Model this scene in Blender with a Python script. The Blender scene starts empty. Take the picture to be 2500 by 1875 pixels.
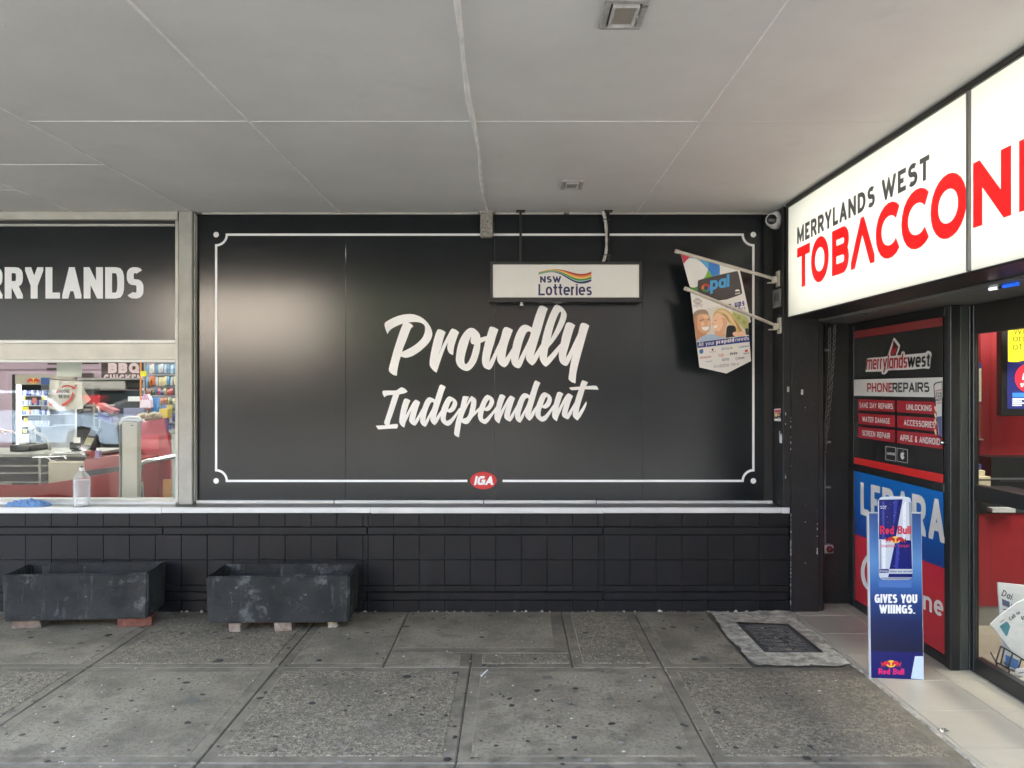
import bpy, bmesh, math, random
from mathutils import Vector, Matrix
from mathutils.geometry import delaunay_2d_cdt
S = bpy.context.scene
COL = S.collection
R = math.radians
rnd = random.Random(7)

# ------------------------------------------------------------------ camera, sky, sun, exposure
F, CX, CY, H = 1876.0, 1252.0, 943.0, 1.70
cd = bpy.data.cameras.new('camera'); cam = bpy.data.objects.new('camera', cd); COL.objects.link(cam)
cam.location = (0, 0, H); cam.rotation_euler = (R(90), 0, 0)
cd.sensor_width = 36; cd.lens = 36 * F / 2500; cd.shift_x = -2 / 2500; cd.shift_y = 5.5 / 2500
cd.clip_start = .05; cd.clip_end = 400
S.camera = cam
W = bpy.data.worlds.new('World'); S.world = W; W.use_nodes = True
wn = W.node_tree; bg = wn.nodes['Background']
sky = wn.nodes.new('ShaderNodeTexSky'); sky.sky_type = 'NISHITA'; sky.sun_disc = False
SUN_EL, SUN_AZ = 48, -28          # behind the shops, a little to the left
sky.sun_elevation = R(SUN_EL); sky.sun_rotation = R(SUN_AZ); sky.dust_density = 5; sky.air_density = .5; sky.ozone_density = .6
wn.links.new(sky.outputs[0], bg.inputs[0]); bg.inputs[1].default_value = .15
ld = bpy.data.lights.new('sun', 'SUN'); ld.energy = 5; ld.angle = R(.53); ld.color = (1, .95, .87)
lo = bpy.data.objects.new('sun', ld); COL.objects.link(lo)
sd = Vector((math.sin(R(SUN_AZ)) * math.cos(R(SUN_EL)), math.cos(R(SUN_AZ)) * math.cos(R(SUN_EL)), math.sin(R(SUN_EL))))
lo.rotation_euler = (-sd).to_track_quat('-Z', 'Y').to_euler(); lo.location = (0, -20, 20)
S.view_settings.view_transform = 'Standard'; S.view_settings.look = 'None'; S.view_settings.gamma = 1
S.view_settings.exposure = 4.5; S.view_settings.use_white_balance = True; S.view_settings.white_balance_temperature = 6450; S.view_settings.white_balance_tint = 4; S.view_settings.use_curve_mapping = False
S.cycles.use_denoising = True
S.cycles.max_bounces = 10; S.cycles.diffuse_bounces = 6; S.cycles.glossy_bounces = 4; S.cycles.transparent_max_bounces = 12
S.cycles.caustics_reflective = False; S.cycles.caustics_refractive = False; S.cycles.sample_clamp_indirect = 6

# ------------------------------------------------------------------ materials
def lin(c): return tuple(((v / 255 / 12.92) if v / 255 <= .04045 else ((v / 255 + .055) / 1.055) ** 2.4) for v in c)
MATS = {}
def mat(name, col, rough=.5, spec=.5, metal=0, vary=None, bump=None, emit=0, dirt=None, rand=0, alpha=None, coat=0, trans=0):
    """vary=(scale,amount) brightness mottling, bump=(scale,strength[,detail]), dirt=(scale,lo,hi,colour,rough) stains"""
    if name in MATS: return MATS[name]
    m = bpy.data.materials.new(name); m.use_nodes = True; MATS[name] = m
    nt = m.node_tree; N = nt.nodes; L = nt.links; p = N['Principled BSDF']
    col = tuple(col); p.inputs['Base Color'].default_value = (*col, 1)
    p.inputs['Roughness'].default_value = rough; p.inputs['Specular IOR Level'].default_value = spec; p.inputs['Metallic'].default_value = metal
    p.inputs['Coat Weight'].default_value = coat
    if trans: p.inputs['Transmission Weight'].default_value = trans
    geo = N.new('ShaderNodeNewGeometry'); src = None
    def noise(scale, detail=5, rough_=.6):
        n = N.new('ShaderNodeTexNoise'); n.inputs['Scale'].default_value = scale; n.inputs['Detail'].default_value = detail
        n.inputs['Roughness'].default_value = rough_; L.new(geo.outputs['Position'], n.inputs['Vector']); return n
    def mix(a, b, f, mode='MIX'):
        x = N.new('ShaderNodeMix'); x.data_type = 'RGBA'; x.blend_type = mode
        for s, v in ((6, a), (7, b)):
            if hasattr(v, 'links'): L.new(v, x.inputs[s])
            else: x.inputs[s].default_value = (*v, 1)
        if hasattr(f, 'links'): L.new(f, x.inputs[0])
        else: x.inputs[0].default_value = f
        return x.outputs[2]
    cur = None
    if vary:
        n = noise(vary[0]); mr = N.new('ShaderNodeMapRange'); mr.inputs[1].default_value = .3; mr.inputs[2].default_value = .7
        L.new(n.outputs[0], mr.inputs[0])
        a = vary[1]; cur = mix(tuple(c * (1 - a) for c in col), tuple(min(1, c * (1 + a)) for c in col), mr.outputs[0])
    if rand:
        oi = N.new('ShaderNodeObjectInfo'); mr = N.new('ShaderNodeMapRange'); mr.inputs[3].default_value = 1 - rand; mr.inputs[4].default_value = 1 + rand
        L.new(oi.outputs['Random'], mr.inputs[0]); cc = N.new('ShaderNodeCombineColor')
        for i in range(3): L.new(mr.outputs[0], cc.inputs[i])
        cur = mix(cur if cur is not None else col, cc.outputs[0], 1.0, 'MULTIPLY')
    for d in (dirt if isinstance(dirt, list) else [dirt] if dirt else []):
        n = noise(d[0], 8, .65); n.inputs['Distortion'].default_value = 1.6 if 55 < d[0] < 120 else 0
        if len(d) > 4:                                       # long drips
            mp = N.new('ShaderNodeMapping'); mp.inputs['Scale'].default_value = (1, 1, d[4]); L.new(geo.outputs['Position'], mp.inputs['Vector']); L.new(mp.outputs[0], n.inputs['Vector'])
        mr = N.new('ShaderNodeMapRange'); mr.inputs[1].default_value = d[1]; mr.inputs[2].default_value = d[2]
        L.new(n.outputs[0], mr.inputs[0]); cur = mix(cur if cur is not None else col, d[3], mr.outputs[0])
    if cur is not None: L.new(cur, p.inputs['Base Color'])
    if bump:
        n = noise(bump[0], bump[2] if len(bump) > 2 else 6, .65); b = N.new('ShaderNodeBump'); b.inputs['Strength'].default_value = bump[1]; b.inputs['Distance'].default_value = .01
        L.new(n.outputs[0], b.inputs['Height']); L.new(b.outputs[0], p.inputs['Normal'])
    if emit:
        p.inputs['Emission Strength'].default_value = emit
        p.inputs['Emission Color'].default_value = (*col, 1)
    return m
def sm(r, g, b, name, **k): return mat(name, lin((r, g, b)), **k)
def glass_mat(name, f0=.05, tint=(.96, .98, .97)):
    m = bpy.data.materials.new(name); m.use_nodes = True; MATS[name] = m
    nt = m.node_tree; N = nt.nodes; L = nt.links; N.remove(N['Principled BSDF'])
    t = N.new('ShaderNodeBsdfTransparent'); t.inputs[0].default_value = (*tint, 1)
    g = N.new('ShaderNodeBsdfGlossy'); g.inputs['Roughness'].default_value = .012; x = N.new('ShaderNodeMixShader')
    geo = N.new('ShaderNodeNewGeometry'); d = N.new('ShaderNodeVectorMath'); d.operation = 'DOT_PRODUCT'; L.new(geo.outputs['Incoming'], d.inputs[0]); L.new(geo.outputs['Normal'], d.inputs[1])
    def mth(op, a, b_):
        n = N.new('ShaderNodeMath'); n.operation = op
        for i, v in enumerate((a, b_)):
            if hasattr(v, 'links'): L.new(v, n.inputs[i])
            elif v is not None: n.inputs[i].default_value = v
        return n.outputs[0]
    s = mth('POWER', mth('SUBTRACT', 1.0, mth('ABSOLUTE', d.outputs['Value'], None)), 5.0)     # Schlick, the same from both sides of the pane
    L.new(mth('ADD', mth('MULTIPLY', s, 1 - f0), f0), x.inputs[0]); L.new(t.outputs[0], x.inputs[1]); L.new(g.outputs[0], x.inputs[2]); L.new(x.outputs[0], N['Material Output'].inputs[0])
    return m
def grad_mat(name, z0, z1, stops, rough=.35):
    """a printed colour gradient running up a board"""
    m = bpy.data.materials.new(name); m.use_nodes = True; MATS[name] = m
    N = m.node_tree.nodes; L = m.node_tree.links; p = N['Principled BSDF']; p.inputs['Roughness'].default_value = rough
    g = N.new('ShaderNodeNewGeometry'); s = N.new('ShaderNodeSeparateXYZ'); mr = N.new('ShaderNodeMapRange'); cr = N.new('ShaderNodeValToRGB')
    mr.inputs[1].default_value = z0; mr.inputs[2].default_value = z1
    L.new(g.outputs['Position'], s.inputs[0]); L.new(s.outputs[2], mr.inputs[0]); L.new(mr.outputs[0], cr.inputs[0]); L.new(cr.outputs[0], p.inputs['Base Color'])
    e = cr.color_ramp.elements
    while len(e) < len(stops): e.new(.5)
    for k, (t, c) in zip(e, stops): k.position = t; k.color = (*lin(c), 1)
    return m

black_film = mat('black satin wall film', (.0100, .0125, .0145), rough=.18, spec=.36, vary=(1.3, .12), bump=(55, .003, 2))
black_paint = mat('black painted tile', (.0070, .0073, .0086), rough=.5, spec=.28, vary=(6, .25), bump=(40, .12), rand=.18, dirt=[(9, .62, .85, (.028, .027, .027)), (30, .66, .74, (.035, .034, .033)), (8, .60, .74, (.02, .02, .021), .12)])
black_pier = mat('black painted render', (.009, .009, .009), rough=.5, vary=(5, .25), bump=(25, .25), dirt=(12, .68, .8, (.06, .055, .05)))
black_metal = mat('black metal', (.014, .014, .014), rough=.38, vary=(7, .2))
dark_frame = mat('dark anodised frame', (.016, .016, .015), rough=.36, vary=(6, .2))
soffit_m = mat('grey painted soffit', (.17, .17, .16), rough=.33, vary=(3, .15))
ceil_m = mat('grey painted sheet', (.72, .715, .69), rough=.7, spec=.3, vary=(1.2, .07), bump=(70, .09), dirt=[(3.1, .60, .9, (.62, .61, .58)), (9, .70, .80, (.64, .62, .575))])
bead_m = mat('joint bead paint', (.86, .855, .84), rough=.6, vary=(9, .12), bump=(30, .2))
white_vinyl = mat('white vinyl', (.86, .86, .85), rough=.45, vary=(4, .04))
silver_vinyl = mat('silver grey vinyl', (.70, .71, .73), rough=.4, vary=(4, .05))
off_white = mat('weathered off white paint', (.56, .55, .50), rough=.5, vary=(7, .12), bump=(30, .12), dirt=(11, .6, .82, (.30, .28, .23)))
cream_alu = mat('cream aluminium', (.50, .48, .425), rough=.42, vary=(6, .1), bump=(40, .05), dirt=[(4, .58, .85, (.36, .34, .29)), (26, .64, .8, (.24, .22, .19))])
concrete_post = mat('pale concrete paint', (.40, .39, .345), rough=.65, vary=(5, .16), bump=(60, .25), dirt=(20, .62, .8, (.22, .21, .18)))
aggregate = mat('speckled concrete', (.30, .285, .25), rough=.85, vary=(90, .6), bump=(110, .6))
white_nose = mat('white tile edge', (.66, .66, .635), rough=.38, vary=(6, .06), dirt=(7, .62, .9, (.42, .39, .33)))
glass = glass_mat('window glass', .033)
shop_glass = glass_mat('shop glass', .05)

# ------------------------------------------------------------------ objects
def put(name, me, parent=None, loc=None):
    o = bpy.data.objects.new(name, me); COL.objects.link(o)
    if parent is not None:
        o.parent = parent
        pl = parent.matrix_world_loc if hasattr(parent, 'matrix_world_loc') else None
        base = ROOT.get(parent.name)
        o.location = -base if (base is not None) else Vector((0, 0, 0))
        if loc is not None: o.location = o.location + Vector(loc)
    elif loc is not None: o.location = loc
    return o
ROOT = {}
def tag(o, label, cat=None, group=None, kind=None):
    if label: o['label'] = label
    if cat: o['category'] = cat
    if group: o['group'] = group
    if kind: o['kind'] = kind
    return o
def thing(name, label, cat, loc=(0, 0, 0), group=None, kind=None):
    o = bpy.data.objects.new(name, None); COL.objects.link(o); o.location = loc; o.empty_display_size = .1
    ROOT[o.name] = Vector(loc)
    return tag(o, label, cat, group, kind)
class MB:
    def __init__(s): s.v = []; s.f = []; s.mi = []; s.sm = []
    def add(s, vs, fs, mi=0, smooth=False):
        b = len(s.v); s.v += [tuple(x) for x in vs]; s.f += [tuple(b + i for i in f) for f in fs]; s.mi += [mi] * len(fs); s.sm += [smooth] * len(fs); return s
    def quad(s, a, b, c, d, mi=0): return s.add([a, b, c, d], [(0, 1, 2, 3)], mi)
    def box(s, x0, x1, y0, y1, z0, z1, c=0, mi=0, M=None):
        if c <= 0:
            vs = [(x, y, z) for x in (x0, x1) for y in (y0, y1) for z in (z0, z1)]
            fs = [(0, 1, 3, 2), (4, 6, 7, 5), (0, 4, 5, 1), (2, 3, 7, 6), (0, 2, 6, 4), (1, 5, 7, 3)]
        else:
            bm = bmesh.new(); bmesh.ops.create_cube(bm, size=1)
            for v in bm.verts: v.co = ((x0 + x1) / 2 + v.co.x * (x1 - x0), (y0 + y1) / 2 + v.co.y * (y1 - y0), (z0 + z1) / 2 + v.co.z * (z1 - z0))
            bmesh.ops.bevel(bm, geom=bm.edges[:], offset=min(c, .45 * min(x1 - x0, y1 - y0, z1 - z0)), segments=1, affect='EDGES')
            bm.verts.index_update(); vs = [tuple(v.co) for v in bm.verts]; fs = [tuple(v.index for v in f.verts) for f in bm.faces]; bm.free()
        if M is not None: vs = [tuple(M @ Vector(v)) for v in vs]
        return s.add(vs, fs, mi)
    def tube(s, pts, r, n=10, mi=0, closed=False, caps=True):
        pts = [Vector(p) for p in pts]; k = len(pts); rings = []
        rr = r if isinstance(r, (list, tuple)) else [r] * k
        for i, p in enumerate(pts):
            a = pts[(i - 1) % k] if (closed or i > 0) else p; b = pts[(i + 1) % k] if (closed or i < k - 1) else p
            d = (b - a).normalized(); u = d.cross(Vector((0, 0, 1)))
            if u.length < 1e-3: u = d.cross(Vector((0, 1, 0)))
            u.normalize(); w = d.cross(u)
            rings.append([p + (u * math.cos(2 * math.pi * j / n) + w * math.sin(2 * math.pi * j / n)) * rr[i] for j in range(n)])
        vs = [v for q in rings for v in q]; fs = []
        for i in range(k if closed else k - 1):
            for j in range(n): fs.append((i * n + j, i * n + (j + 1) % n, ((i + 1) % k) * n + (j + 1) % n, ((i + 1) % k) * n + j))
        s.add(vs, fs, mi, True)
        if caps and not closed: s.add(rings[0], [tuple(range(n))[::-1]], mi); s.add(rings[-1], [tuple(range(n))], mi)
        return s
    def lathe(s, prof, n=24, o=(0, 0, 0), mi=0, M=None):
        vs = []; fs = []; k = len(prof)
        for r, z in prof:
            for j in range(n):
                v = Vector((r * math.cos(2 * math.pi * j / n), r * math.sin(2 * math.pi * j / n), z))
                if M is not None: v = M @ v
                vs.append(v + Vector(o))
        for i in range(k - 1):
            for j in range(n): fs.append((i * n + j, i * n + (j + 1) % n, (i + 1) * n + (j + 1) % n, (i + 1) * n + j))
        return s.add(vs, fs, mi, True)
    def prism(s, poly, fn, d, mi=0):
        """poly of 2D points, fn maps (a,b)->Vector, d = extrusion vector"""
        d = Vector(d); n = len(poly); a = [Vector(fn(*p)) for p in poly]; b = [v + d for v in a]
        return s.add(a + b, [tuple(range(n)), tuple(range(2 * n - 1, n - 1, -1))] + [(i, (i + 1) % n, n + (i + 1) % n, n + i) for i in range(n)], mi)
    def build(s, name, mats, parent=None, loc=None):
        me = bpy.data.meshes.new(name); me.from_pydata(s.v, [], s.f)
        for m in (mats if isinstance(mats, (list, tuple)) else [mats]): me.materials.append(m)
        me.polygons.foreach_set('material_index', s.mi); me.polygons.foreach_set('use_smooth', s.sm)
        bm = bmesh.new(); bm.from_mesh(me); bmesh.ops.recalc_face_normals(bm, faces=bm.faces); bm.to_mesh(me); bm.free()
        me.update(); return put(name, me, parent, loc)
def boxo(name, b, m, parent=None, c=0): return MB().box(*b, c=c).build(name, m, parent)

# ------------------------------------------------------------------ planes of the place: picture measurements turned into real positions
def wall(Y): return lambda x, y: Vector(((x - CX) * Y / F, Y, H - (y - CY) * Y / F))
def side(X):
    def f(x, y):
        Y = X * F / (x - CX); return Vector((X, Y, H - (y - CY) * Y / F))
    return f
def ground(x, y, z=0):
    Y = (H - z) * F / (y - CY); return Vector(((x - CX) * Y / F, Y, z))
def wx(px, Y): return (px - CX) * Y / F
def wz(py, Y): return H - (py - CY) * Y / F

# ------------------------------------------------------------------ flat print: unions of polygons
def area(p): return .5 * sum(p[i][0] * p[(i + 1) % len(p)][1] - p[(i + 1) % len(p)][0] * p[i][1] for i in range(len(p)))
def union(polys, holes=()):
    vs = []; fs = []; nh = 0
    for k, p in enumerate(list(polys) + list(holes)):
        a = area(p)
        if abs(a) < 1e-9: continue
        p = p if a > 0 else p[::-1]
        fs.append(list(range(len(vs), len(vs) + len(p)))); vs += [Vector((q[0], q[1])) for q in p]
        fs[-1] = (fs[-1], k >= len(polys))
    hole = {i for i, f in enumerate(fs) if f[1]}
    r = delaunay_2d_cdt(vs, [], [f[0] for f in fs], 0, 1e-5)
    out = [f for f, o in zip(r[2], r[5]) if o and not (set(o) & hole)]
    return [(v.x, v.y) for v in r[0]], out
def flat(name, polys, fn, m, parent, holes=(), nudge=(0, 0, 0)):
    """print a filled shape; fn maps picture measurements onto its real plane; nudge lifts it off what it is stuck to"""
    v, f = union(polys, holes); n = Vector(nudge)
    return MB().add([Vector(fn(*p)) + n for p in v], f).build(name, m, parent)
def smooth(p, k=3, corner=50):
    n = len(p); P = [Vector((a[0], a[1])) for a in p]; T = []
    for i in range(n):
        a, b, c = P[i - 1], P[i], P[(i + 1) % n]; u, w = b - a, c - b
        T.append(Vector((0, 0)) if u.angle(w, 0) > R(corner) else (c - a).normalized())
    out = []
    for i in range(n):
        a, b = P[i], P[(i + 1) % n]; L = (b - a).length
        for j in range(k):
            t = j / k; h1 = 2 * t ** 3 - 3 * t * t + 1; h2 = t ** 3 - 2 * t * t + t; h3 = 1 - h1; h4 = t ** 3 - t * t
            ta = T[i] * L if T[i].length else (b - a) ; tb = T[(i + 1) % n] * L if T[(i + 1) % n].length else (b - a)
            q = a * h1 + ta * h2 + b * h3 + tb * h4; out.append((q.x, q.y))
    return out
def ell(cx, cy, rx, ry, n=28, a0=0, a1=360):
    full = abs(a1 - a0) >= 360
    return [(cx + rx * math.cos(R(a0 + (a1 - a0) * i / (n if full else n - 1))), cy + ry * math.sin(R(a0 + (a1 - a0) * i / (n if full else n - 1)))) for i in range(n)]
def rect(x0, y0, x1, y1): return [(x0, y0), (x1, y0), (x1, y1), (x0, y1)]
def band(pts, w):
    """a line of width w as convex pieces"""
    return stroke_polys([(float(a), float(b)) for a, b in pts], w, False)

# a drawn stroke alphabet
def stroke_polys(pl, w, closed=False, rnd_=False):
    h = w / 2; P = [Vector(p) for p in pl]; out = []; n = len(P)
    seg = [(i, (i + 1) % n) for i in range(n if closed else n - 1) if (P[(i + 1) % n] - P[i]).length > 1e-7]
    for a, b in seg:
        d = (P[b] - P[a]).normalized(); q = Vector((-d.y, d.x)) * h
        out.append([tuple(P[a] + q), tuple(P[a] - q), tuple(P[b] - q), tuple(P[b] + q)])
    for k in range(len(seg) if closed else len(seg) - 1):
        a, b = seg[k]; c, e = seg[(k + 1) % len(seg)]
        d1 = (P[b] - P[a]).normalized(); d2 = (P[e] - P[c]).normalized(); cr = d1.x * d2.y - d1.y * d2.x
        if abs(cr) < 1e-5 and d1.dot(d2) > 0: continue
        s_ = -1 if cr > 0 else 1; n1 = Vector((-d1.y, d1.x)) * h * s_; n2 = Vector((-d2.y, d2.x)) * h * s_
        mid = n1 + n2; pts = [P[b], P[b] + n1]
        if mid.length > 1e-6:
            cosh = mid.length / (2 * h)
            if cosh > .11: pts.append(P[b] + mid.normalized() * (h / cosh))
        pts.append(P[b] + n2); out.append([tuple(x) for x in pts])
    if rnd_:
        for p in (P if not closed else []): out.append([(p.x + h * math.cos(R(45 * i)), p.y + h * math.sin(R(45 * i))) for i in range(8)])
    return out
def clip(poly, x0, x1, y0, y1):
    for ax, lim, sg in ((0, x0, 1), (0, x1, -1), (1, y0, 1), (1, y1, -1)):
        out = []
        for i in range(len(poly)):
            a, b = poly[i - 1], poly[i]; da, db = (a[ax] - lim) * sg, (b[ax] - lim) * sg
            if (da >= 0) != (db >= 0):
                t = da / (da - db); out.append((a[0] + (b[0] - a[0]) * t, a[1] + (b[1] - a[1]) * t))
            if db >= 0: out.append(b)
        poly = out
        if len(poly) < 3: return None
    return poly
WID = dict(M=1.3, W=1.55, I=0, N=1.06, O=1.12, Q=1.14, C=1.02, G=1.08, E=.84, F=.8, L=.8, T=.9, J=.7, A=1.06, V=1.0, S=.94, P=.94, B=.98, R=1.0, K=1.0, Y=1.0, X=1.0, Z=.92, D=1.05, H=1.04, U=1.02)
WID.update({c: .82 for c in 'abcdeghnopqsuvxyzk'}); WID.update(dict(m=1.36, w=1.3, i=0, l=0, f=.52, t=.52, r=.5, j=.34, s=.7, e=.84, c=.76))
WID.update({c: .9 for c in '0123456789&'}); WID.update({'.': 0, '-': .5, '$': .9, '/': .6, "'": 0, '!': 0, '_': 1.05, '1': .45, '+': .7})
def glyph(ch, W, w, xh, e):
    l, r, m = w / 2, W - w / 2, W / 2; b, t, c, x, d = w / 2, 1 - w / 2, .5, xh - w / 2, -.27
    def arc(cx, cy, rx, ry, a0, a1, n=9):
        o = []
        for i in range(n):
            a = R(a0 + (a1 - a0) * i / (n - 1)); ca, sa = math.cos(a), math.sin(a)
            o.append((cx + rx * math.copysign(abs(ca) ** (2 / e), ca), cy + ry * math.copysign(abs(sa) ** (2 / e), sa)))
        return o
    top = 1; bot = 0; K = []
    hx = x / 2 + b / 2; hr = (x - b) / 2; rx = (r - l) / 2; hc = (t + b) / 2; hh = (t - b) / 2
    def bowl(y0, y1, fr=.55):
        rr = min((y1 - y0) / 2, (r - l) * fr) if e < 3 else min((y1 - y0) / 2, (r - l) * .45)
        return [(l, y1), (r - rr, y1)] + arc(r - rr, (y0 + y1) / 2, rr, (y1 - y0) / 2, 90, -90)[1:-1] + [(r - rr, y0), (l, y0)]
    if ch == 'A': K = [[(l, b), (m, t), (r, b)], [(l + (m - l) * .36, b + .34 * (t - b) - .04), (r - (m - l) * .36, b + .34 * (t - b) - .04)]]
    elif ch == '_': K = [[(l, b), (m, t), (r, b)]]       # an A without its bar
    elif ch == 'B': K = [[(l, b), (l, t)], bowl(.52, t, .5), bowl(b, .52, .55)]
    elif ch == 'C': q = (W - .25 * w - l) / (1 + .72); K = [arc(l + q, c, q, hh, 44, 316, 17)]
    elif ch == 'D': K = [[(l, b), (l, t)], bowl(b, t, .8)]
    elif ch == 'E': K = [[(r, t), (l, t), (l, b), (r, b)], [(l, c), (r - .06, c)]]
    elif ch == 'F': K = [[(r, t), (l, t), (l, b)], [(l, c), (r - .06, c)]]
    elif ch == 'G': K = [arc(m, c, rx, hh, 42, 320, 17) + [(r, .2), (r, .47), (m, .47)]]
    elif ch == 'H': K = [[(l, b), (l, t)], [(r, b), (r, t)], [(l, c), (r, c)]]
    elif ch in 'Il': K = [[(m, b), (m, t)]]
    elif ch == 'J': K = [[(r, t), (r, b + rx)] + arc(m, b + rx, rx, rx, 0, -160)[1:]]
    elif ch == 'K': K = [[(l, b), (l, t)], [(r, t), (l, .42)], [(l + (r - l) * .32, .58), (r, b)]]
    elif ch == 'L': K = [[(l, t), (l, b), (r, b)]]
    elif ch == 'M': K = [[(l, b), (l, t), (m, .22), (r, t), (r, b)]]
    elif ch == 'N': K = [[(l, b), (l, t), (r, b), (r, t)]]
    elif ch in 'OQ0':
        K = [arc(m, c, rx, hh, 0, 376, 26)]
        if ch == 'Q': K.append([(m + .02, .3), (r, b - .02)])
    elif ch == 'P': K = [[(l, b), (l, t)], bowl(.43, t)]
    elif ch == 'R': K = [[(l, b), (l, t)], bowl(.46, t), [(m, .46), (r, b)]]
    elif ch == 'S' or ch == '$' or ch == '5' and False:
        q = (t - .52) / 2; q2 = (.52 - b) / 2
        K = [arc(m, .52 + q, rx * .94, q, 35, 270, 12) + arc(m, b + q2, rx, q2, 90, -145, 12)[1:]]
        if ch == '$': K.append([(m, b - .1), (m, t + .1)]); bot = -.1; top = 1.1
    elif ch == 'T': K = [[(l, t), (r, t)], [(m, t), (m, b)]]
    elif ch == 'U': K = [[(l, t), (l, b + min(rx, .4))] + arc(m, b + min(rx, .4), rx, min(rx, .4), 180, 360)[1:] + [(r, t)]]
    elif ch == 'V': K = [[(l, t), (m, b), (r, t)]]
    elif ch == 'W': K = [[(l, t), (l + (r - l) * .26, b), (m, t * .86), (r - (r - l) * .26, b), (r, t)]]
    elif ch == 'X': K = [[(l, t), (r, b)], [(l, b), (r, t)]]
    elif ch == 'Y': K = [[(l, t), (m, .42), (r, t)], [(m, .42), (m, b)]]
    elif ch == 'Z': K = [[(l, t), (r, t), (l, b), (r, b)]]
    elif ch == '1': K = [[(l, t - .2), (r, t), (r, b)]]
    elif ch == '2': K = [arc(m, .7, rx, t - .7, 165, -30, 10) + [(l, b), (r, b)]]
    elif ch == '3': K = [arc(m, .74, rx * .9, t - .74, 140, -90) , arc(m, (.5 + b) / 2, rx, (.5 - b) / 2, 90, -140)]
    elif ch == '4': K = [[(r - .1, b), (r - .1, t), (l, .28), (r, .28)]]
    elif ch == '5': K = [[(r, t), (l, t), (l, .55)] + arc(m, (.6 + b) / 2, rx, (.6 - b) / 2, 110, -140)]
    elif ch == '6': K = [arc(m, (.6 + b) / 2, rx, (.6 - b) / 2, 0, 360, 20), [(l, .3), (l + .06, .6), (r - .1, t)]]
    elif ch == '7': K = [[(l, t), (r, t), (m - .1, b)]]
    elif ch == '8': K = [arc(m, .74, rx * .85, t - .74, 0, 360, 16), arc(m, (.5 + b) / 2, rx, (.5 - b) / 2, 0, 360, 18)]
    elif ch == '9': K = [arc(m, .68, rx, t - .68, 0, 360, 20), [(r, .68), (r - .06, .4), (l + .1, b)]]
    elif ch == '&': K = [[(r, b), (l + .12, .74)] + arc(m, .8, rx * .6, t - .8, 190, -20, 8) + [(l + .04, .36)] + arc(m - .03, .28, rx * .9, .28 - b, 170, 340, 8) + [(r, .45)]]
    elif ch == '-': K = [[(l, .38), (r, .38)]]
    elif ch == '+': K = [[(l, .45), (r, .45)], [(m, .2), (m, .7)]]
    elif ch == '.': K = [[(m, b), (m, b + .01)]]; top = w
    elif ch == "'": K = [[(m, t), (m, .75)]]
    elif ch == '!': K = [[(m, t), (m, .32)], [(m, b), (m, b + .02)]]
    elif ch == '/': K = [[(l, b), (r, t)]]
    else:
        top = xh
        if ch in 'ad': K = [arc(m, hx, rx, hr, 40, 320, 16), [(r, b), (r, x if ch == 'a' else t)]]
        elif ch == 'b': K = [arc(m, hx, rx, hr, 140, -140, 16), [(l, b), (l, t)]]
        elif ch in 'qg': K = [arc(m, hx, rx, hr, 40, 320, 16), [(r, x), (r, d + .12 if ch == 'g' else d)] + (arc(m, d + .12 + w / 2, rx, .12, 0, -150, 7) if ch == 'g' else [])]
        elif ch == 'p': K = [arc(m, hx, rx, hr, 140, -140, 16), [(l, d), (l, x)]]
        elif ch == 'c': K = [arc(m, hx, rx, hr, 50, 310, 14)]
        elif ch == 'e': K = [arc(m, hx, rx, hr, 0, 315, 16), [(l, hx), (r, hx)]]
        elif ch == 'o': K = [arc(m, hx, rx, hr, 0, 378, 23)]
        elif ch == 's':
            q = (x - hx) / 2; K = [arc(m, hx + q, rx * .95, q, 30, 270, 10) + arc(m, hx - q, rx, q, 90, -150, 10)[1:]]
        elif ch == 'f': K = [[(m, b), (m, t - .18)] + arc(m + .18, t - .18, .18, .18, 180, 90, 5)[1:], [(l - w / 2, x), (r, x)]]
        elif ch == 't': K = [[(m, min(t, x + .22)), (m, b + .15)] + arc(m + .16, b + .15, .16, .15, 180, 270, 5)[1:], [(l - w / 2, x), (r, x)]]
        elif ch in 'nh': K = [[(l, b), (l, x if ch == 'n' else t)], [(l, x - rx)] + arc(m, x - rx, rx, rx, 180, 0, 9) + [(r, b)]]
        elif ch == 'm':
            q = (r - l) / 4; K = [[(l, b), (l, x)]] + [[(l + 2 * q * k, x - q)] + arc(l + q + 2 * q * k, x - q, q, q, 180, 0, 8) + [(l + 2 * q + 2 * q * k, b)] for k in (0, 1)]
        elif ch == 'r': K = [[(l, b), (l, x)], [(l, x - .2)] + arc(r, x - .2, r - l, .2, 180, 90, 6)]
        elif ch == 'u': K = [[(l, x), (l, b + rx)] + arc(m, b + rx, rx, rx, 180, 360, 9) + [(r, x)], [(r, x), (r, b)]]
        elif ch == 'i': K = [[(m, b), (m, x)], [(m, t - .04), (m, t)]]
        elif ch == 'j': K = [[(r, x), (r, d + .1), (l, d + w / 2)], [(r, t - .04), (r, t)]]
        elif ch == 'k': K = [[(l, b), (l, t)], [(r, x), (l, .26)], [(l + .14, .36), (r, b)]]
        elif ch == 'v': K = [[(l, x), (m, b), (r, x)]]
        elif ch == 'y': K = [[(l, x), (m, b)], [(r, x), (l + .06, d)]]
        elif ch == 'w': K = [[(l, x), (l + (r - l) * .25, b), (m, x), (r - (r - l) * .25, b), (r, x)]]
        elif ch == 'x': K = [[(l, x), (r, b)], [(l, b), (r, x)]]
        elif ch == 'z': K = [[(l, x), (r, x), (l, b), (r, b)]]
        if ch in 'bdhkfti': top = 1
        if ch in 'gjpqy': bot = d
    return K, bot, top
GC = {}
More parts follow.
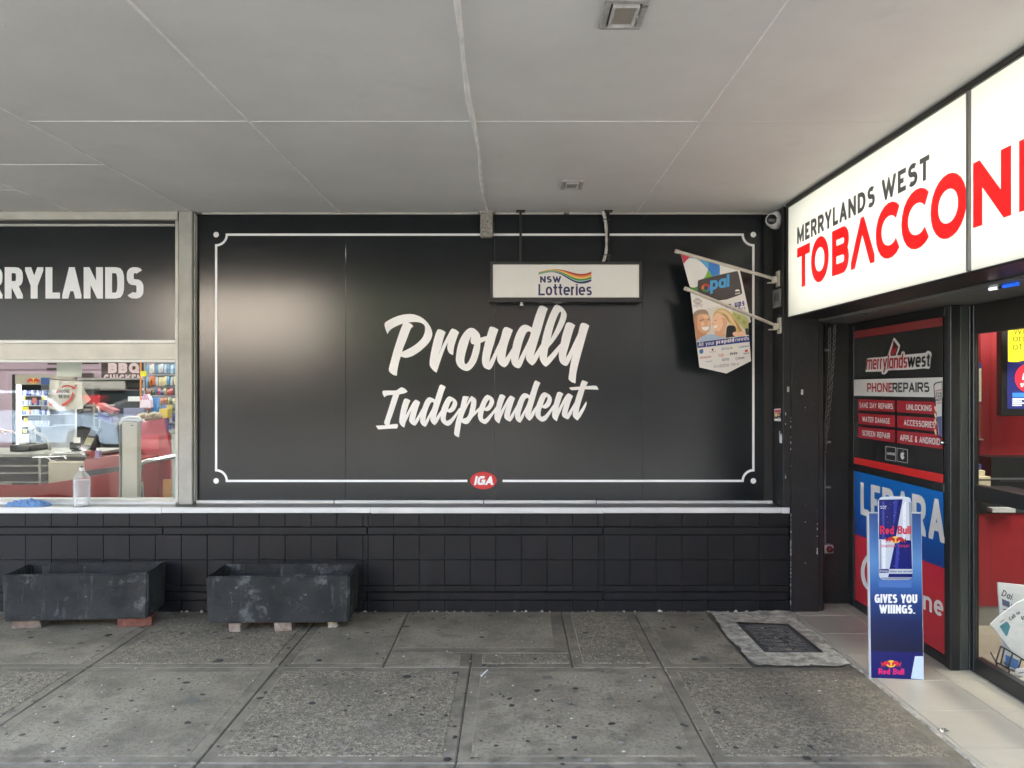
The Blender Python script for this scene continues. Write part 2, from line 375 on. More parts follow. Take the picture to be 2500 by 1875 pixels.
def text_uv(s, w=.16, cw=.6, e=2.2, xh=.72, track=.13, grow=0, slant=0):
    """verts/faces of a line of lettering, 1 unit tall, and its width"""
    V = []; Fc = []; X = 0
    for ch in s:
        if ch == ' ': X += cw * .55 + track; continue
        Wd = max(w, WID.get(ch, 1) * cw); key = (ch, round(Wd, 4), w, e, xh, grow)
        if key not in GC:
            K, bot, top = glyph(ch, Wd, w, xh, e); polys = []
            for pl in K:
                P = [Vector(p) for p in pl]
                edges = (w / 2, Wd - w / 2); ye = (w / 2, 1 - w / 2, xh - w / 2)
                for end, nx in ((0, 1), (-1, -2)):
                    p = P[end]; dv = (p - P[nx]).normalized()
                    if min(abs(p.y - q) for q in ye) < 1e-4 and abs(dv.y) > .3 or min(abs(p.x - q) for q in edges) < 1e-4 and abs(dv.x) > .8 and len(P) < 6: P[end] = p + dv * w * .8
                    elif abs(p.x - w / 2) > 1e-3 and len(P) == 2 and abs(dv.y) > .3 and abs(dv.x) > .3: pass
                for q in stroke_polys([tuple(p) for p in P], w + 2 * grow, False, grow > 0):
                    q = q if grow else clip(q, -1e-6 if ch not in 'ft' else -1, Wd + 1e-6, bot - 1e-6, top + 1e-6)
                    if q: polys.append(q)
            GC[key] = union(polys)
        v, f = GC[key]; b = len(V)
        V += [(p[0] + X + slant * p[1], p[1]) for p in v]; Fc += [tuple(b + i for i in q) for q in f]
        X += Wd + track
    return V, Fc, X - track
def text(name, s, quad, fn, m, parent, nudge=(0, 0, 0), **k):
    """quad = (x0,bottom0,top0, x1,bottom1,top1) measured in the picture, laid on the real plane fn"""
    V, Fc, T = text_uv(s, **k)
    x0, b0, t0, x1, b1, t1 = quad; A, B, C, D = Vector(fn(x0, b0)), Vector(fn(x0, t0)), Vector(fn(x1, b1)), Vector(fn(x1, t1)); n = Vector(nudge)
    vs = [(A.lerp(C, u / T)) .lerp(B.lerp(D, u / T), v) + n for u, v in V]
    return MB().add(vs, Fc).build(name, m, parent)
def letters(s, quad, fn, m, parent, nudge=(0, 0, 0), **k):
    """big lettering, each letter an object of its own"""
    T = text_uv(s, **k)[2]; x0, b0, t0, x1, b1, t1 = quad; A, B, C, D = Vector(fn(x0, b0)), Vector(fn(x0, t0)), Vector(fn(x1, b1)), Vector(fn(x1, t1)); n = Vector(nudge); cur = 0
    for ch in s:
        V, Fc, w_ = text_uv(ch, **k)
        MB().add([A.lerp(C, (cur + u) / T).lerp(B.lerp(D, (cur + u) / T), v) + n for u, v in V], Fc).build('letter', m, parent); cur += w_ + k.get('track', .13)
def tw(name, s, x0, yb, yt, x1, fn, m, parent, nudge=(0, 0, 0), **k): return text(name, s, (x0, yb, yt, x1, yb, yt), fn, m, parent, nudge, **k)
# ------------------------------------------------------------------ ground: road, kerb, paving, entrance tiles
YP, YD, ZC = 6.0, 5.81, 3.053          # wall panel face, tiled wall face, awning ceiling
asphalt = mat('asphalt', (.05, .05, .05), rough=.9, vary=(30, .3), bump=(120, .5))
grout = mat('dirty joint', (0.150, 0.129, 0.092), rough=.9, vary=(40, .5), dirt=(9, .5, .75, (0.240, 0.212, 0.164)))
CON = dict(rough=.62, spec=.4)
slab_smooth = mat('worn trowelled concrete', (.252, .216, .149), vary=(2.6, .30), bump=(75, .4), rand=.08,
                  dirt=[(5.5, .50, .70, (.125, .106, .074)), (1.1, .50, .66, (.15, .128, .09)), (46, .50, .66, (.135, .115, .080)), (3.2, .58, .74, (.27, .24, .175)), (150, .60, .70, (.32, .285, .21)), (60, .64, .70, (.06, .051, .036))], **CON)
slab_rough = mat('eroded concrete', (.300, .254, .173), vary=(30, .5), bump=(80, 1.0, 4), rand=.06,
                 dirt=[(62, .47, .58, (.085, .072, .050)), (1.3, .50, .68, (.15, .128, .09)), (4, .53, .72, (.12, .102, .072)), (110, .58, .67, (.42, .375, .27))], **CON)
slab_edge = mat('tooled concrete edge', (.210, .179, .124), vary=(7, .28), bump=(70, .25), rand=.1, dirt=[(9, .52, .70, (.105, .09, .062)), (1.4, .5, .66, (.12, .103, .072)), (24, .62, .72, (.29, .255, .185))], **CON)
collar_m = mat('rough pale concrete', (.44, .395, .30), rough=.85, vary=(14, .5), bump=(28, 1.0, 7), dirt=[(12, .50, .68, (.22, .19, .14)), (34, .56, .66, (.56, .52, .42)), (5, .54, .68, (.20, .175, .13))])
iron_m = mat('cast iron', (.07, .065, .056), rough=.5, spec=.6, vary=(14, .4), bump=(80, .3), dirt=(6, .6, .8, (.12, .11, .1)))
tile_m = mat('beige porcelain tile', (.445, .398, .305), rough=.33, spec=.5, vary=(2.2, .10), rand=.045, dirt=[(5, .62, .85, (.27, .235, .19)), (55, .68, .76, (.26, .23, .19))])
tile_grout = mat('tile grout', (.055, .048, .038), rough=.9, vary=(20, .3))

road = tag(boxo('road', (-40, 40, -40, 1.85, -.4, -.15), asphalt), 'grey asphalt road in front of the shops', kind='structure')
kerb = tag(boxo('kerb', (-40, 40, 1.85, 2.0, -.4, .0), slab_edge, c=.02), 'concrete kerb at the road edge', kind='structure')
pave = tag(boxo('pavement', (-14, 2.083, 2.0, 6.05, -.4, -.012), grout), 'grey concrete pavement below the awning', kind='structure')
def slab(x0, x1, y0, y1, rough, g=.0032, marg=.062, ml=True, mr=True, mb=True, mt=True):
    x0 += g; x1 -= g; y0 += g; y1 -= g; z = rnd.uniform(-.0015, .0015); t = .006; B = MB()
    ax, bx = x0 + (marg if ml else .012), x1 - (marg if mr else .012); ay, by = y0 + (marg if mb else .012), y1 - (marg if mt else .012)
    o = [(x0, y0), (x1, y0), (x1, y1), (x0, y1)]; o2 = [(x0 + t, y0 + t), (x1 - t, y0 + t), (x1 - t, y1 - t), (x0 + t, y1 - t)]; i_ = [(ax, ay), (bx, ay), (bx, by), (ax, by)]
    k = .006; i2 = [(ax + k, ay + k), (bx - k, ay + k), (bx - k, by - k), (ax + k, by - k)]
    lv = [(o, -.05), (o, -.006), (o2, z), (i_, z), (i2, z + (.004 if rough else .002))]
    vs = [(p[0], p[1], zz) for q, zz in lv for p in q]; fs = []; mi = []
    for L_ in range(4):
        for j in range(4): fs.append((L_ * 4 + j, L_ * 4 + (j + 1) % 4, L_ * 4 + 4 + (j + 1) % 4, L_ * 4 + 4 + j)); mi.append(0 if L_ < 3 else 1)
    fs.append((16, 17, 18, 19)); mi.append(1); b = len(B.v); B.v += vs; B.f += fs; B.mi += mi; B.sm += [False] * len(fs)
    return B.build('paving_slab', [slab_edge, slab_rough if rough else slab_smooth], pave)
XS = [-6.04, -4.88, -3.725, -2.57, -1.424, -.257, .911, 2.075]
for i in range(7):
    slab(XS[i], XS[i + 1], 3.463, 4.645, i in (2, 4, 6))
    slab(XS[i], XS[i + 1], 2.28, 3.463, i in (1, 3, 6))
    slab(XS[i], XS[i + 1], 2.0, 2.28, False)
    if i < 4: slab(XS[i], XS[i + 1], 4.645, 5.80, i in (3, 1))
slab(-1.424, -.785, 4.645, 5.80, False, mr=False); slab(-.785, .365, 4.90, 5.80, False, marg=.085, ml=False, mt=False)
slab(-.785, -.257, 4.645, 4.90, False, ml=False, mt=False, mb=False); slab(-.257, .365, 4.645, 4.90, True, mt=False, mr=False)
slab(.365, .911, 4.645, 5.80, True, mt=False); slab(.911, 1.455, 4.645, 5.80, False, mr=False)
# pale collar of rough concrete with the access cover
cov = thing('access_cover', 'black cast iron access cover set in rough pale concrete beside the entrance tiles', 'access cover', (1.785, 5.19, 0))
def ragged(x0, x1, y0, y1, n=14, a=.016):
    o = []
    for (p, q) in (((x0, y0), (x1, y0)), ((x1, y0), (x1, y1)), ((x1, y1), (x0, y1)), ((x0, y1), (x0, y0))):
        for k in range(n): o.append((p[0] + (q[0] - p[0]) * k / n + rnd.uniform(-a, a), p[1] + (q[1] - p[1]) * k / n + rnd.uniform(-a, a)))
    return o
cq = [(1.603, 4.895), (1.972, 4.872), (1.962, 5.475), (1.592, 5.50)]
ring_o = ragged(1.468, 2.060, 4.662, 5.775); v, f = union([ring_o], [cq]); B = MB()
B.add([(x, y, .007 + .010 * math.sin(9 * x + 7 * y) * .5 + rnd.uniform(0, .004)) for x, y in v], f)
tag(B.build('concrete_collar', collar_m, pave), None)
B = MB(); B.box(1.56, 2.0, 4.85, 5.52, -.08, -.022); B.build('pit_frame', iron_m, cov)
def inset(q, d):
    cx = sum(p[0] for p in q) / 4; cy = sum(p[1] for p in q) / 4
    return [(cx + (p[0] - cx) * (1 - d / .2), cy + (p[1] - cy) * (1 - d / .3)) for p in q]
B = MB(); q1 = inset(cq, .006); q2 = inset(cq, .026); zz = .004
B.add([(x, y, zz) for x, y in q1] + [(x, y, zz) for x, y in q2] + [(x, y, zz - .003) for x, y in q2] + [(x, y, -.02) for x, y in q1],
      [(i, (i + 1) % 4, 4 + (i + 1) % 4, 4 + i) for i in range(4)] + [(4 + i, 4 + (i + 1) % 4, 8 + (i + 1) % 4, 8 + i) for i in range(4)] + [(8, 9, 10, 11)] + [(i, (i + 1) % 4, 12 + (i + 1) % 4, 12 + i) for i in range(4)])
B.build('cover_plate', iron_m, cov)
B = MB()                                                    # raised criss-cross ribs
def in_cover(u, v_): a, b, c, d = [Vector(p) for p in q2]; return a.lerp(b, u).lerp(d.lerp(c, u), v_)
NU, NV = 10, 14
gp_ = [[(.05 + .90 * (i + (.5 if j % 2 else 0) + rnd.uniform(-.28, .28)) / NU, .045 + .91 * (j + rnd.uniform(-.25, .25)) / NV) for j in range(NV + 1)] for i in range(NU + 1)]
kk = 0
for i in range(NU + 1):
    for j in range(NV + 1):
        for di, dj in ((1, 0), (0, 1), (1, 1)):
            if i + di > NU or j + dj > NV or rnd.random() < .22: continue
            a, b = in_cover(*[max(.03, min(.97, t)) for t in gp_[i][j]]), in_cover(*[max(.03, min(.97, t)) for t in gp_[i + di][j + dj]]); dv = b - a
            if dv.length < .004: continue
            kk += 1; n = Vector((-dv.y, dv.x)).normalized() * .0019; h = .0012 + kk * .000003
            B.add([(*(a + n), h - .004), (*(a - n), h - .004), (*(b - n), h - .004), (*(b + n), h - .004), (*(a + n * .4), h + .001), (*(a - n * .4), h + .001), (*(b - n * .4), h + .001), (*(b + n * .4), h + .001)],
                  [(0, 1, 5, 4), (1, 2, 6, 5), (2, 3, 7, 6), (3, 0, 4, 7), (4, 5, 6, 7)])
tag(B.build('rib_pattern', mat('worn iron ridge', (.135, .124, .10), rough=.5, vary=(30, .4)), cov), None, kind='stuff')
for u, v_ in ((.5, .1), (.5, .5), (.42, .9)):
    p = in_cover(u, v_); MB().lathe([(.0, .006), (.016, .006), (.018, .001), (.018, -.004)], 12, (p.x, p.y, 0)).build('lifting_plug', slab_edge, cov)

ent = tag(boxo('entrance_floor', (2.075, 9, 2.0, 6.3, -.4, -.006), tile_grout), 'beige tiled floor leading into the shop', kind='structure')
tm = {}
def floor_tile(x0, x1, y0, y1):
    k = (round(x1 - x0, 3), round(y1 - y0, 3))
    if k not in tm:
        o = MB().box(-k[0] / 2 + .0026, k[0] / 2 - .0026, -k[1] / 2 + .0026, k[1] / 2 - .0026, -.02, .003, c=.002).build('tile', tile_m, ent); tm[k] = o.data
    else: o = put('tile', tm[k], ent)
    o.location = ((x0 + x1) / 2, (y0 + y1) / 2, rnd.uniform(-.0004, .0004))
TX = [2.083, 2.109, 2.526, 2.944, 3.362, 3.78, 4.198]; TY = [5.69 - .418 * k for k in range(9)][::-1] + [6.02]
for i in range(len(TX) - 1):
    for j in range(len(TY) - 1): floor_tile(TX[i], TX[i + 1], TY[j], TY[j + 1])
B = MB()                                                     # ragged mortar run along the tile edge
prev = None
for k in range(90):
    y = 2.3 + 3.45 * k / 89; w = rnd.uniform(.003, .014); x = 2.077 + rnd.uniform(-.004, .004); h = rnd.uniform(.003, .009)
    cur = [(x - w, y, -.004), (x, y, h), (x + w * .7, y, .002)]
    if prev:
        b = len(B.v); B.add(prev + cur, [(0, 1, 4, 3), (1, 2, 5, 4)])
    prev = cur
tag(B.build('mortar_bead', collar_m, ent), None)

# ------------------------------------------------------------------ awning ceiling
aw = tag(boxo('awning_ceiling', (-9.5, 9, 2.15, 15.5, ZC + .012, ZC + .32), ceil_m), 'grey painted sheet ceiling below the awning', kind='structure')
boxo('fascia', (-9.5, 9, 2.05, 2.15, 2.96, 3.55), off_white, aw)
CXS = [-5.60, -4.45, -3.41, -2.486, -1.347, -.2015, .963, 2.60]
for i in range(len(CXS) - 1):
    ys = [2.15, 3.925, 6.0] if i > 2 else ([2.15, 2.9, 4.69, 6.0] if i == 2 else [2.15, 3.3, 5.3, 6.0])
    for j in range(len(ys) - 1):
        boxo('ceiling_sheet', (CXS[i] + .003, CXS[i + 1] - .003, ys[j] + .003, ys[j + 1] - .003, ZC + rnd.uniform(0, .001), ZC + .011), ceil_m, aw, c=.001)
        if j and i < 6: MB().tube([(CXS[i] + .01, ys[j], ZC + .002), (CXS[i + 1] - .01, ys[j], ZC + .002)], .0050, 6).build('joint_bead', bead_m, aw)
    if i:
        if i == 5:
            pts = [(CXS[i] + .006 * math.sin(k * .55) + rnd.uniform(-.002, .002), 2.2 + 3.78 * k / 24, ZC - .002) for k in range(25)]
            MB().tube(pts, [.0115 + .0035 * math.sin(k * .8) for k in range(25)], 8).build('joint_bead', bead_m, aw)
        else: MB().tube([(CXS[i], 2.16, ZC + .002), (CXS[i], 5.99, ZC + .002)], .0078 if i < 6 else .0066, 6).build('joint_bead', bead_m, aw)
B = MB()
for i in range(len(CXS) - 1):                                # filled nail heads along the sheet edges
    for x in (CXS[i] + .035, (CXS[i] + CXS[i + 1]) / 2, CXS[i + 1] - .035):
        for k in range(13): B.lathe([(0, -.0012), (.006, -.001), (.0085, .0004)], 7, (x + rnd.uniform(-.01, .01), 2.3 + k * .3 + rnd.uniform(-.02, .02), ZC))
tag(B.build('nail_heads', ceil_m, aw), None, kind='stuff')
B = MB()
for a, b in ((-2.42, -.27), (-.13, .4), (.44, 2.02)): B.box(a, b, 5.975, 5.998, ZC - .014, ZC - .001, c=.004)
B.build('edge_bead', off_white, aw)

def downlight(x0, x1, y0, y1, label):
    t = thing('recessed_light', label, 'ceiling light', ((x0 + x1) / 2, (y0 + y1) / 2, ZC), 'unlit lights set in the awning ceiling'); z = ZC
    fr = mat('chipped light frame', (.42, .41, .39), rough=.6, vary=(25, .2), dirt=(18, .55, .68, (.14, .135, .13)))
    def ring(a, w, z0, z1):
        B = MB(); X0, X1, Y0, Y1 = x0 + a, x1 - a, y0 + a, y1 - a
        B.box(X0, X1, Y0, Y0 + w, z0, z1, c=.003); B.box(X0, X1, Y1 - w, Y1, z0, z1, c=.003); B.box(X0, X0 + w, Y0 + w, Y1 - w, z0, z1, c=.003); B.box(X1 - w, X1, Y0 + w, Y1 - w, z0, z1, c=.003); return B
    ring(0, .024, z - .016, z - .001).build('outer_frame', fr, t)
    boxo('gap', (x0 + .02, x1 - .02, y0 + .02, y1 - .02, z - .005, z - .001), black_metal, t)
    ring(.030, .011, z - .024, z - .004).build('inner_frame', mat('grey white light bezel', (.50, .49, .47), rough=.5, vary=(30, .2)), t)
    boxo('diffuser', (x0 + .041, x1 - .041, y0 + .041, y1 - .041, z - .014, z - .006), mat('yellowed diffuser', (.36, .33, .28), rough=.4, vary=(9, .08)), t)
    MB().box(x1 - .036, x1 - .026, (y0 + y1) / 2 - .012, (y0 + y1) / 2 + .012, z - .03, z - .014, c=.002).build('latch', fr, t)
downlight(.322, .478, 2.665, 2.885, 'square unlit recessed light in the ceiling cut by the top of the view')
downlight(.320, .468, 5.02, 5.235, 'small square unlit recessed light in the ceiling above the lottery sign')

# ------------------------------------------------------------------ upper building, added out of view to keep the sun out
upper = thing('unseen_shop_shell', 'unseen upper storey of the shop row, added to block the sun', 'building', (0, 10, 3.4))
boxo('upper_wall', (-14, 9, 6.2, 6.4, ZC + .33, 5.6), off_white, upper)
boxo('roof', (-14, 9, 6.2, 16, 5.6, 5.8), dark_frame, upper)
boxo('end_wall', (-14.2, -14, 6.02, 16, -.2, 5.6), off_white, upper); boxo('end_wall', (9, 9.2, 2.0, 16, -.2, 5.6), off_white, upper)
boxo('rear_wall', (-14, 9, 15.8, 16, -.2, 5.6), off_white, upper)
boxo('shop_front_end', (2.62, 9, 2.0, 2.14, -.2, 3.05), dark_frame, upper)
boxo('street_wall', (-14, -5.62, 5.9, 6.1, .79, ZC), off_white, upper)
boxo('street_wall', (-14, -5.62, 5.9, 6.1, -.1, .78), black_pier, upper)

# ------------------------------------------------------------------ low tiled wall with its sill
dado = thing('tiled_wall', 'low black painted tiled wall with white edged sill below the lettered panel', 'wall', (0, 5.9, 0))
boxo('wall_body', (-5.62, 2.083, YD + .008, 6.2, -.1, .742), mat('black recess', (.030, .030, .031), rough=.8, vary=(20, .4)), dado)
cols = []
xs = [1475 + 63.2 * k for k in range(8)]; xs[-1] = 1926.0
cols += list(zip(xs[:-1], xs[1:])); cols.append((1460, 1475))
xs = [899 + 62.33 * k for k in range(10)]; cols += list(zip(xs[:-1], xs[1:])); cols.append((886.5, 899))
xs = [886.5 - 63.3 * k for k in range(22)]; cols += list(zip(xs[1:], xs[:-1]))
rows = [(.642, .742), (.391, .576), (.198, .388), (.150, .195), (.0, .083)]
dm = {}
for a, b in cols:
    xa, xb = wx(a, YD), wx(b, YD)
    for r0, r1 in rows:
        k = (round(xb - xa, 3), round(r1 - r0, 3))
        if k not in dm:
            o = MB().box(-k[0] / 2 + .0016, k[0] / 2 - .0016, -.006, .012, -k[1] / 2 + .0012, k[1] / 2 - .0012, c=.0018).build('tile', black_paint, dado); dm[k] = o.data
        else: o = put('tile', dm[k], dado)
        o.location = Vector(((xa + xb) / 2, YD + rnd.uniform(-.0006, .0006), (r0 + r1) / 2)) - ROOT[dado.name]
        o.rotation_euler = (rnd.uniform(-.004, .004), 0, rnd.uniform(-.004, .004))
RX = [-5.62, wx(400, YD), wx(898, YD), wx(1472, YD), 2.083]
for a, b in zip(RX[:-1], RX[1:]):
    boxo('rail', (a + .0015, b - .0015, YD - .018, YD + .012, .580, .639), black_paint, dado, c=.006)
    boxo('rail', (a + .0015, b - .0015, YD - .018, YD + .012, .086, .147), black_paint, dado, c=.006)
boxo('sill_bed', (-5.62, 2.03, 5.80, 6.2, .743, .782), black_pier, dado)
sill_tile = mat('dark sill tile', (.055, .053, .049), rough=.35, vary=(7, .4), dirt=(5, .5, .7, (.12, .11, .095)), rand=.15)
for k in range(40):
    a = -5.62 + .196 * k
    if a < 2.0: boxo('sill_tile', (a + .0015, min(a + .196, 2.028) - .0015, 5.801, 5.972, .783, .787), sill_tile, dado, c=.001)
NX = [-5.62, wx(395, 5.78), wx(905, 5.78), wx(1475, 5.78), wx(1908, 5.78), 2.083]
for i, (a, b) in enumerate(zip(NX[:-1], NX[1:])):
    boxo('sill_edge', (a + .001, b - .001, 5.774, 5.800, .744 + .002 * (i % 2), .788), white_nose, dado, c=.004)
B = MB()                                                       # crumbs of mortar along the foot of the wall
for k in range(70):
    x = rnd.uniform(-2.5, 2.05); s = rnd.uniform(.004, .016) * (1.8 if rnd.random() < .1 else 1)
    p = [(x + s * math.cos(q) * rnd.uniform(.6, 1.4), 5.79 + s * .7 * math.sin(q) * rnd.uniform(.6, 1.2), -.002) for q in (0, 1, 2.1, 3.1, 4.2, 5.2)]
    B.add(p + [(x, 5.793, s * .9)], [(i, (i + 1) % 6, 6) for i in range(6)])
tag(B.build('mortar_crumbs', collar_m, dado), None, kind='stuff')

# ------------------------------------------------------------------ the lettered wall panel
pan = thing('lettered_wall_panel', 'black wall panel with white script Proudly Independent lettering inside a white line border', 'wall sign', (0, YP, 1.9))
px_ = [479.5, 844, 1207.5, 1568, 1865, 1887]
for i in range(5):
    boxo('panel', (wx(px_[i], YP) + .0008, wx(px_[i + 1], YP) - .0008, YP + (.002 if i == 4 else rnd.uniform(0, .0012)), YP + .02, .805, ZC - .012), black_film if i < 4 else black_pier, pan, c=.0012)
wl = wall(YP); up = (0, -.0025, 0)
def catm(p): return smooth(p, 3, 42)
z1 = lambda p: [(930 + x / 8.508, 760 + y / 8.508) for x, y in p]
z2 = lambda p: [(1180 + x / 8.296, 740 + y / 8.296) for x, y in p]
z3 = lambda p: [(910 + x / 7.9, 930 + y / 7.9) for x, y in p]
z4 = lambda p: [(1180 + x / 7.9, 920 + y / 7.9) for x, y in p]
GL = [
 (z1, [(140,475),(100,380),(78,290),(85,240),(130,205),(250,140),(370,92),(480,68),(600,58),(700,70),(800,105),(890,160),(970,240),(1030,330),(1062,420),(1066,490),(1040,580),(990,660),(920,735),(830,815),(740,880),(640,935),(550,962),(490,962),(412,938),(390,1010),(360,1130),(340,1250),(330,1338),(270,1325),(215,1290),(180,1255),(165,1220),(175,1150),(205,1040),(260,830),(320,640),(390,430),(460,255),(400,275),(310,315),(230,360),(180,405),(150,445)],
  [(565,232),(640,270),(672,315),(635,345),(600,410),(560,520),(510,650),(465,760),(440,843),(520,805),(620,755),(720,690),(800,620),(860,550),(900,470),(918,380),(912,310),(880,268),(830,240),(760,225),(680,222)]),
 (z1, [(1175,385),(1200,372),(1260,385),(1310,410),(1345,435),(1310,530),(1280,640),(1250,760),(1215,850),(1195,915),(1240,800),(1320,630),(1400,480),(1450,385),(1485,357),(1540,375),(1590,405),(1625,440),(1590,520),(1555,620),(1525,720),(1508,820),(1502,905),(1470,900),(1420,865),(1390,810),(1378,745),(1385,690),(1396,650),(1370,690),(1320,800),(1260,960),(1210,1110),(1175,1220),(1155,1275),(1110,1245),(1060,1195),(1020,1135),(1012,1080),(1025,940),(1060,760),(1100,590),(1140,460)], None),
 (z1, [(1880,345),(1940,360),(2000,410),(2050,475),(2068,550),(2205,515),(2280,540),(2260,590),(2180,610),(2068,660),(2055,800),(2020,940),(1970,1070),(1900,1170),(1850,1215),(1790,1240),(1720,1225),(1650,1185),(1590,1120),(1560,1040),(1558,960),(1575,820),(1610,670),(1660,550),(1730,440),(1800,370),(1850,348)],
  [(1875,515),(1840,590),(1800,720),(1760,860),(1735,980),(1735,1060),(1755,1100),(1790,1085),(1840,1010),(1880,910),(1910,800),(1940,690),(1895,680),(1870,650),(1865,580)]),
 (z2, [(150,475),(220,490),(305,535),(265,650),(225,790),(175,960),(140,1090),(122,1195),(180,1090),(260,920),(330,770),(370,640),(400,530),(430,490),(470,485),(540,510),(600,545),(560,650),(510,790),(470,940),(445,1120),(510,1030),(590,900),(640,950),(560,1120),(520,1200),(480,1265),(430,1302),(370,1275),(310,1215),(280,1140),(285,1045),(250,1130),(210,1230),(170,1310),(125,1352),(60,1330),(12,1297),(-22,1219),(-26,1121),(-12,1004),(18,868),(42,761),(70,670),(100,570),(130,490)], None),
 (z2, [(840,438),(910,455),(985,500),(1010,400),(1050,270),(1095,150),(1130,70),(1160,48),(1230,62),(1308,110),(1270,210),(1220,380),(1170,560),(1120,720),(1070,890),(1020,1065),(1090,960),(1170,830),(1230,900),(1140,1050),(1110,1110),(1060,1200),(995,1265),(940,1230),(880,1160),(860,1090),(870,1025),(830,1130),(790,1230),(750,1300),(710,1322),(640,1295),(585,1235),(562,1150),(565,1060),(590,890),(620,760),(660,640),(710,540),(770,465)],
  [(920,570),(965,592),(940,680),(890,800),(830,920),(770,1040),(708,1162),(725,1060),(760,920),(800,770),(850,640),(885,585)]),
 (z2, [(1485,25),(1550,55),(1620,110),(1670,180),(1688,230),(1680,300),(1640,420),(1570,560),(1480,700),(1400,810),(1320,905),(1300,1010),(1285,1115),(1360,1040),(1460,930),(1560,820),(1620,880),(1530,980),(1480,1060),(1400,1160),(1330,1240),(1268,1290),(1210,1250),(1150,1150),(1138,1080),(1150,950),(1175,820),(1210,650),(1260,470),(1320,300),(1380,160),(1440,55)],
  [(1560,168),(1575,200),(1560,280),(1510,420),(1440,580),(1365,720),(1390,600),(1430,450),(1480,310),(1525,215)]),
 (z2, [(1720,388),(1790,405),(1860,450),(1820,550),(1770,720),(1720,900),(1685,1020),(1672,1110),(1720,1030),(1790,890),(1860,740),(1920,610),(1945,500),(1970,420),(2010,398),(2080,415),(2145,458),(2110,560),(2060,740),(2010,920),(1960,1100),(1910,1300),(1880,1450),(1865,1625),(1800,1605),(1750,1570),(1725,1535),(1735,1440),(1755,1300),(1785,1140),(1820,1020),(1780,1120),(1740,1200),(1700,1265),(1660,1270),(1590,1235),(1545,1170),(1530,1080),(1530,980),(1570,790),(1600,650),(1640,520),(1680,410)], None),
]
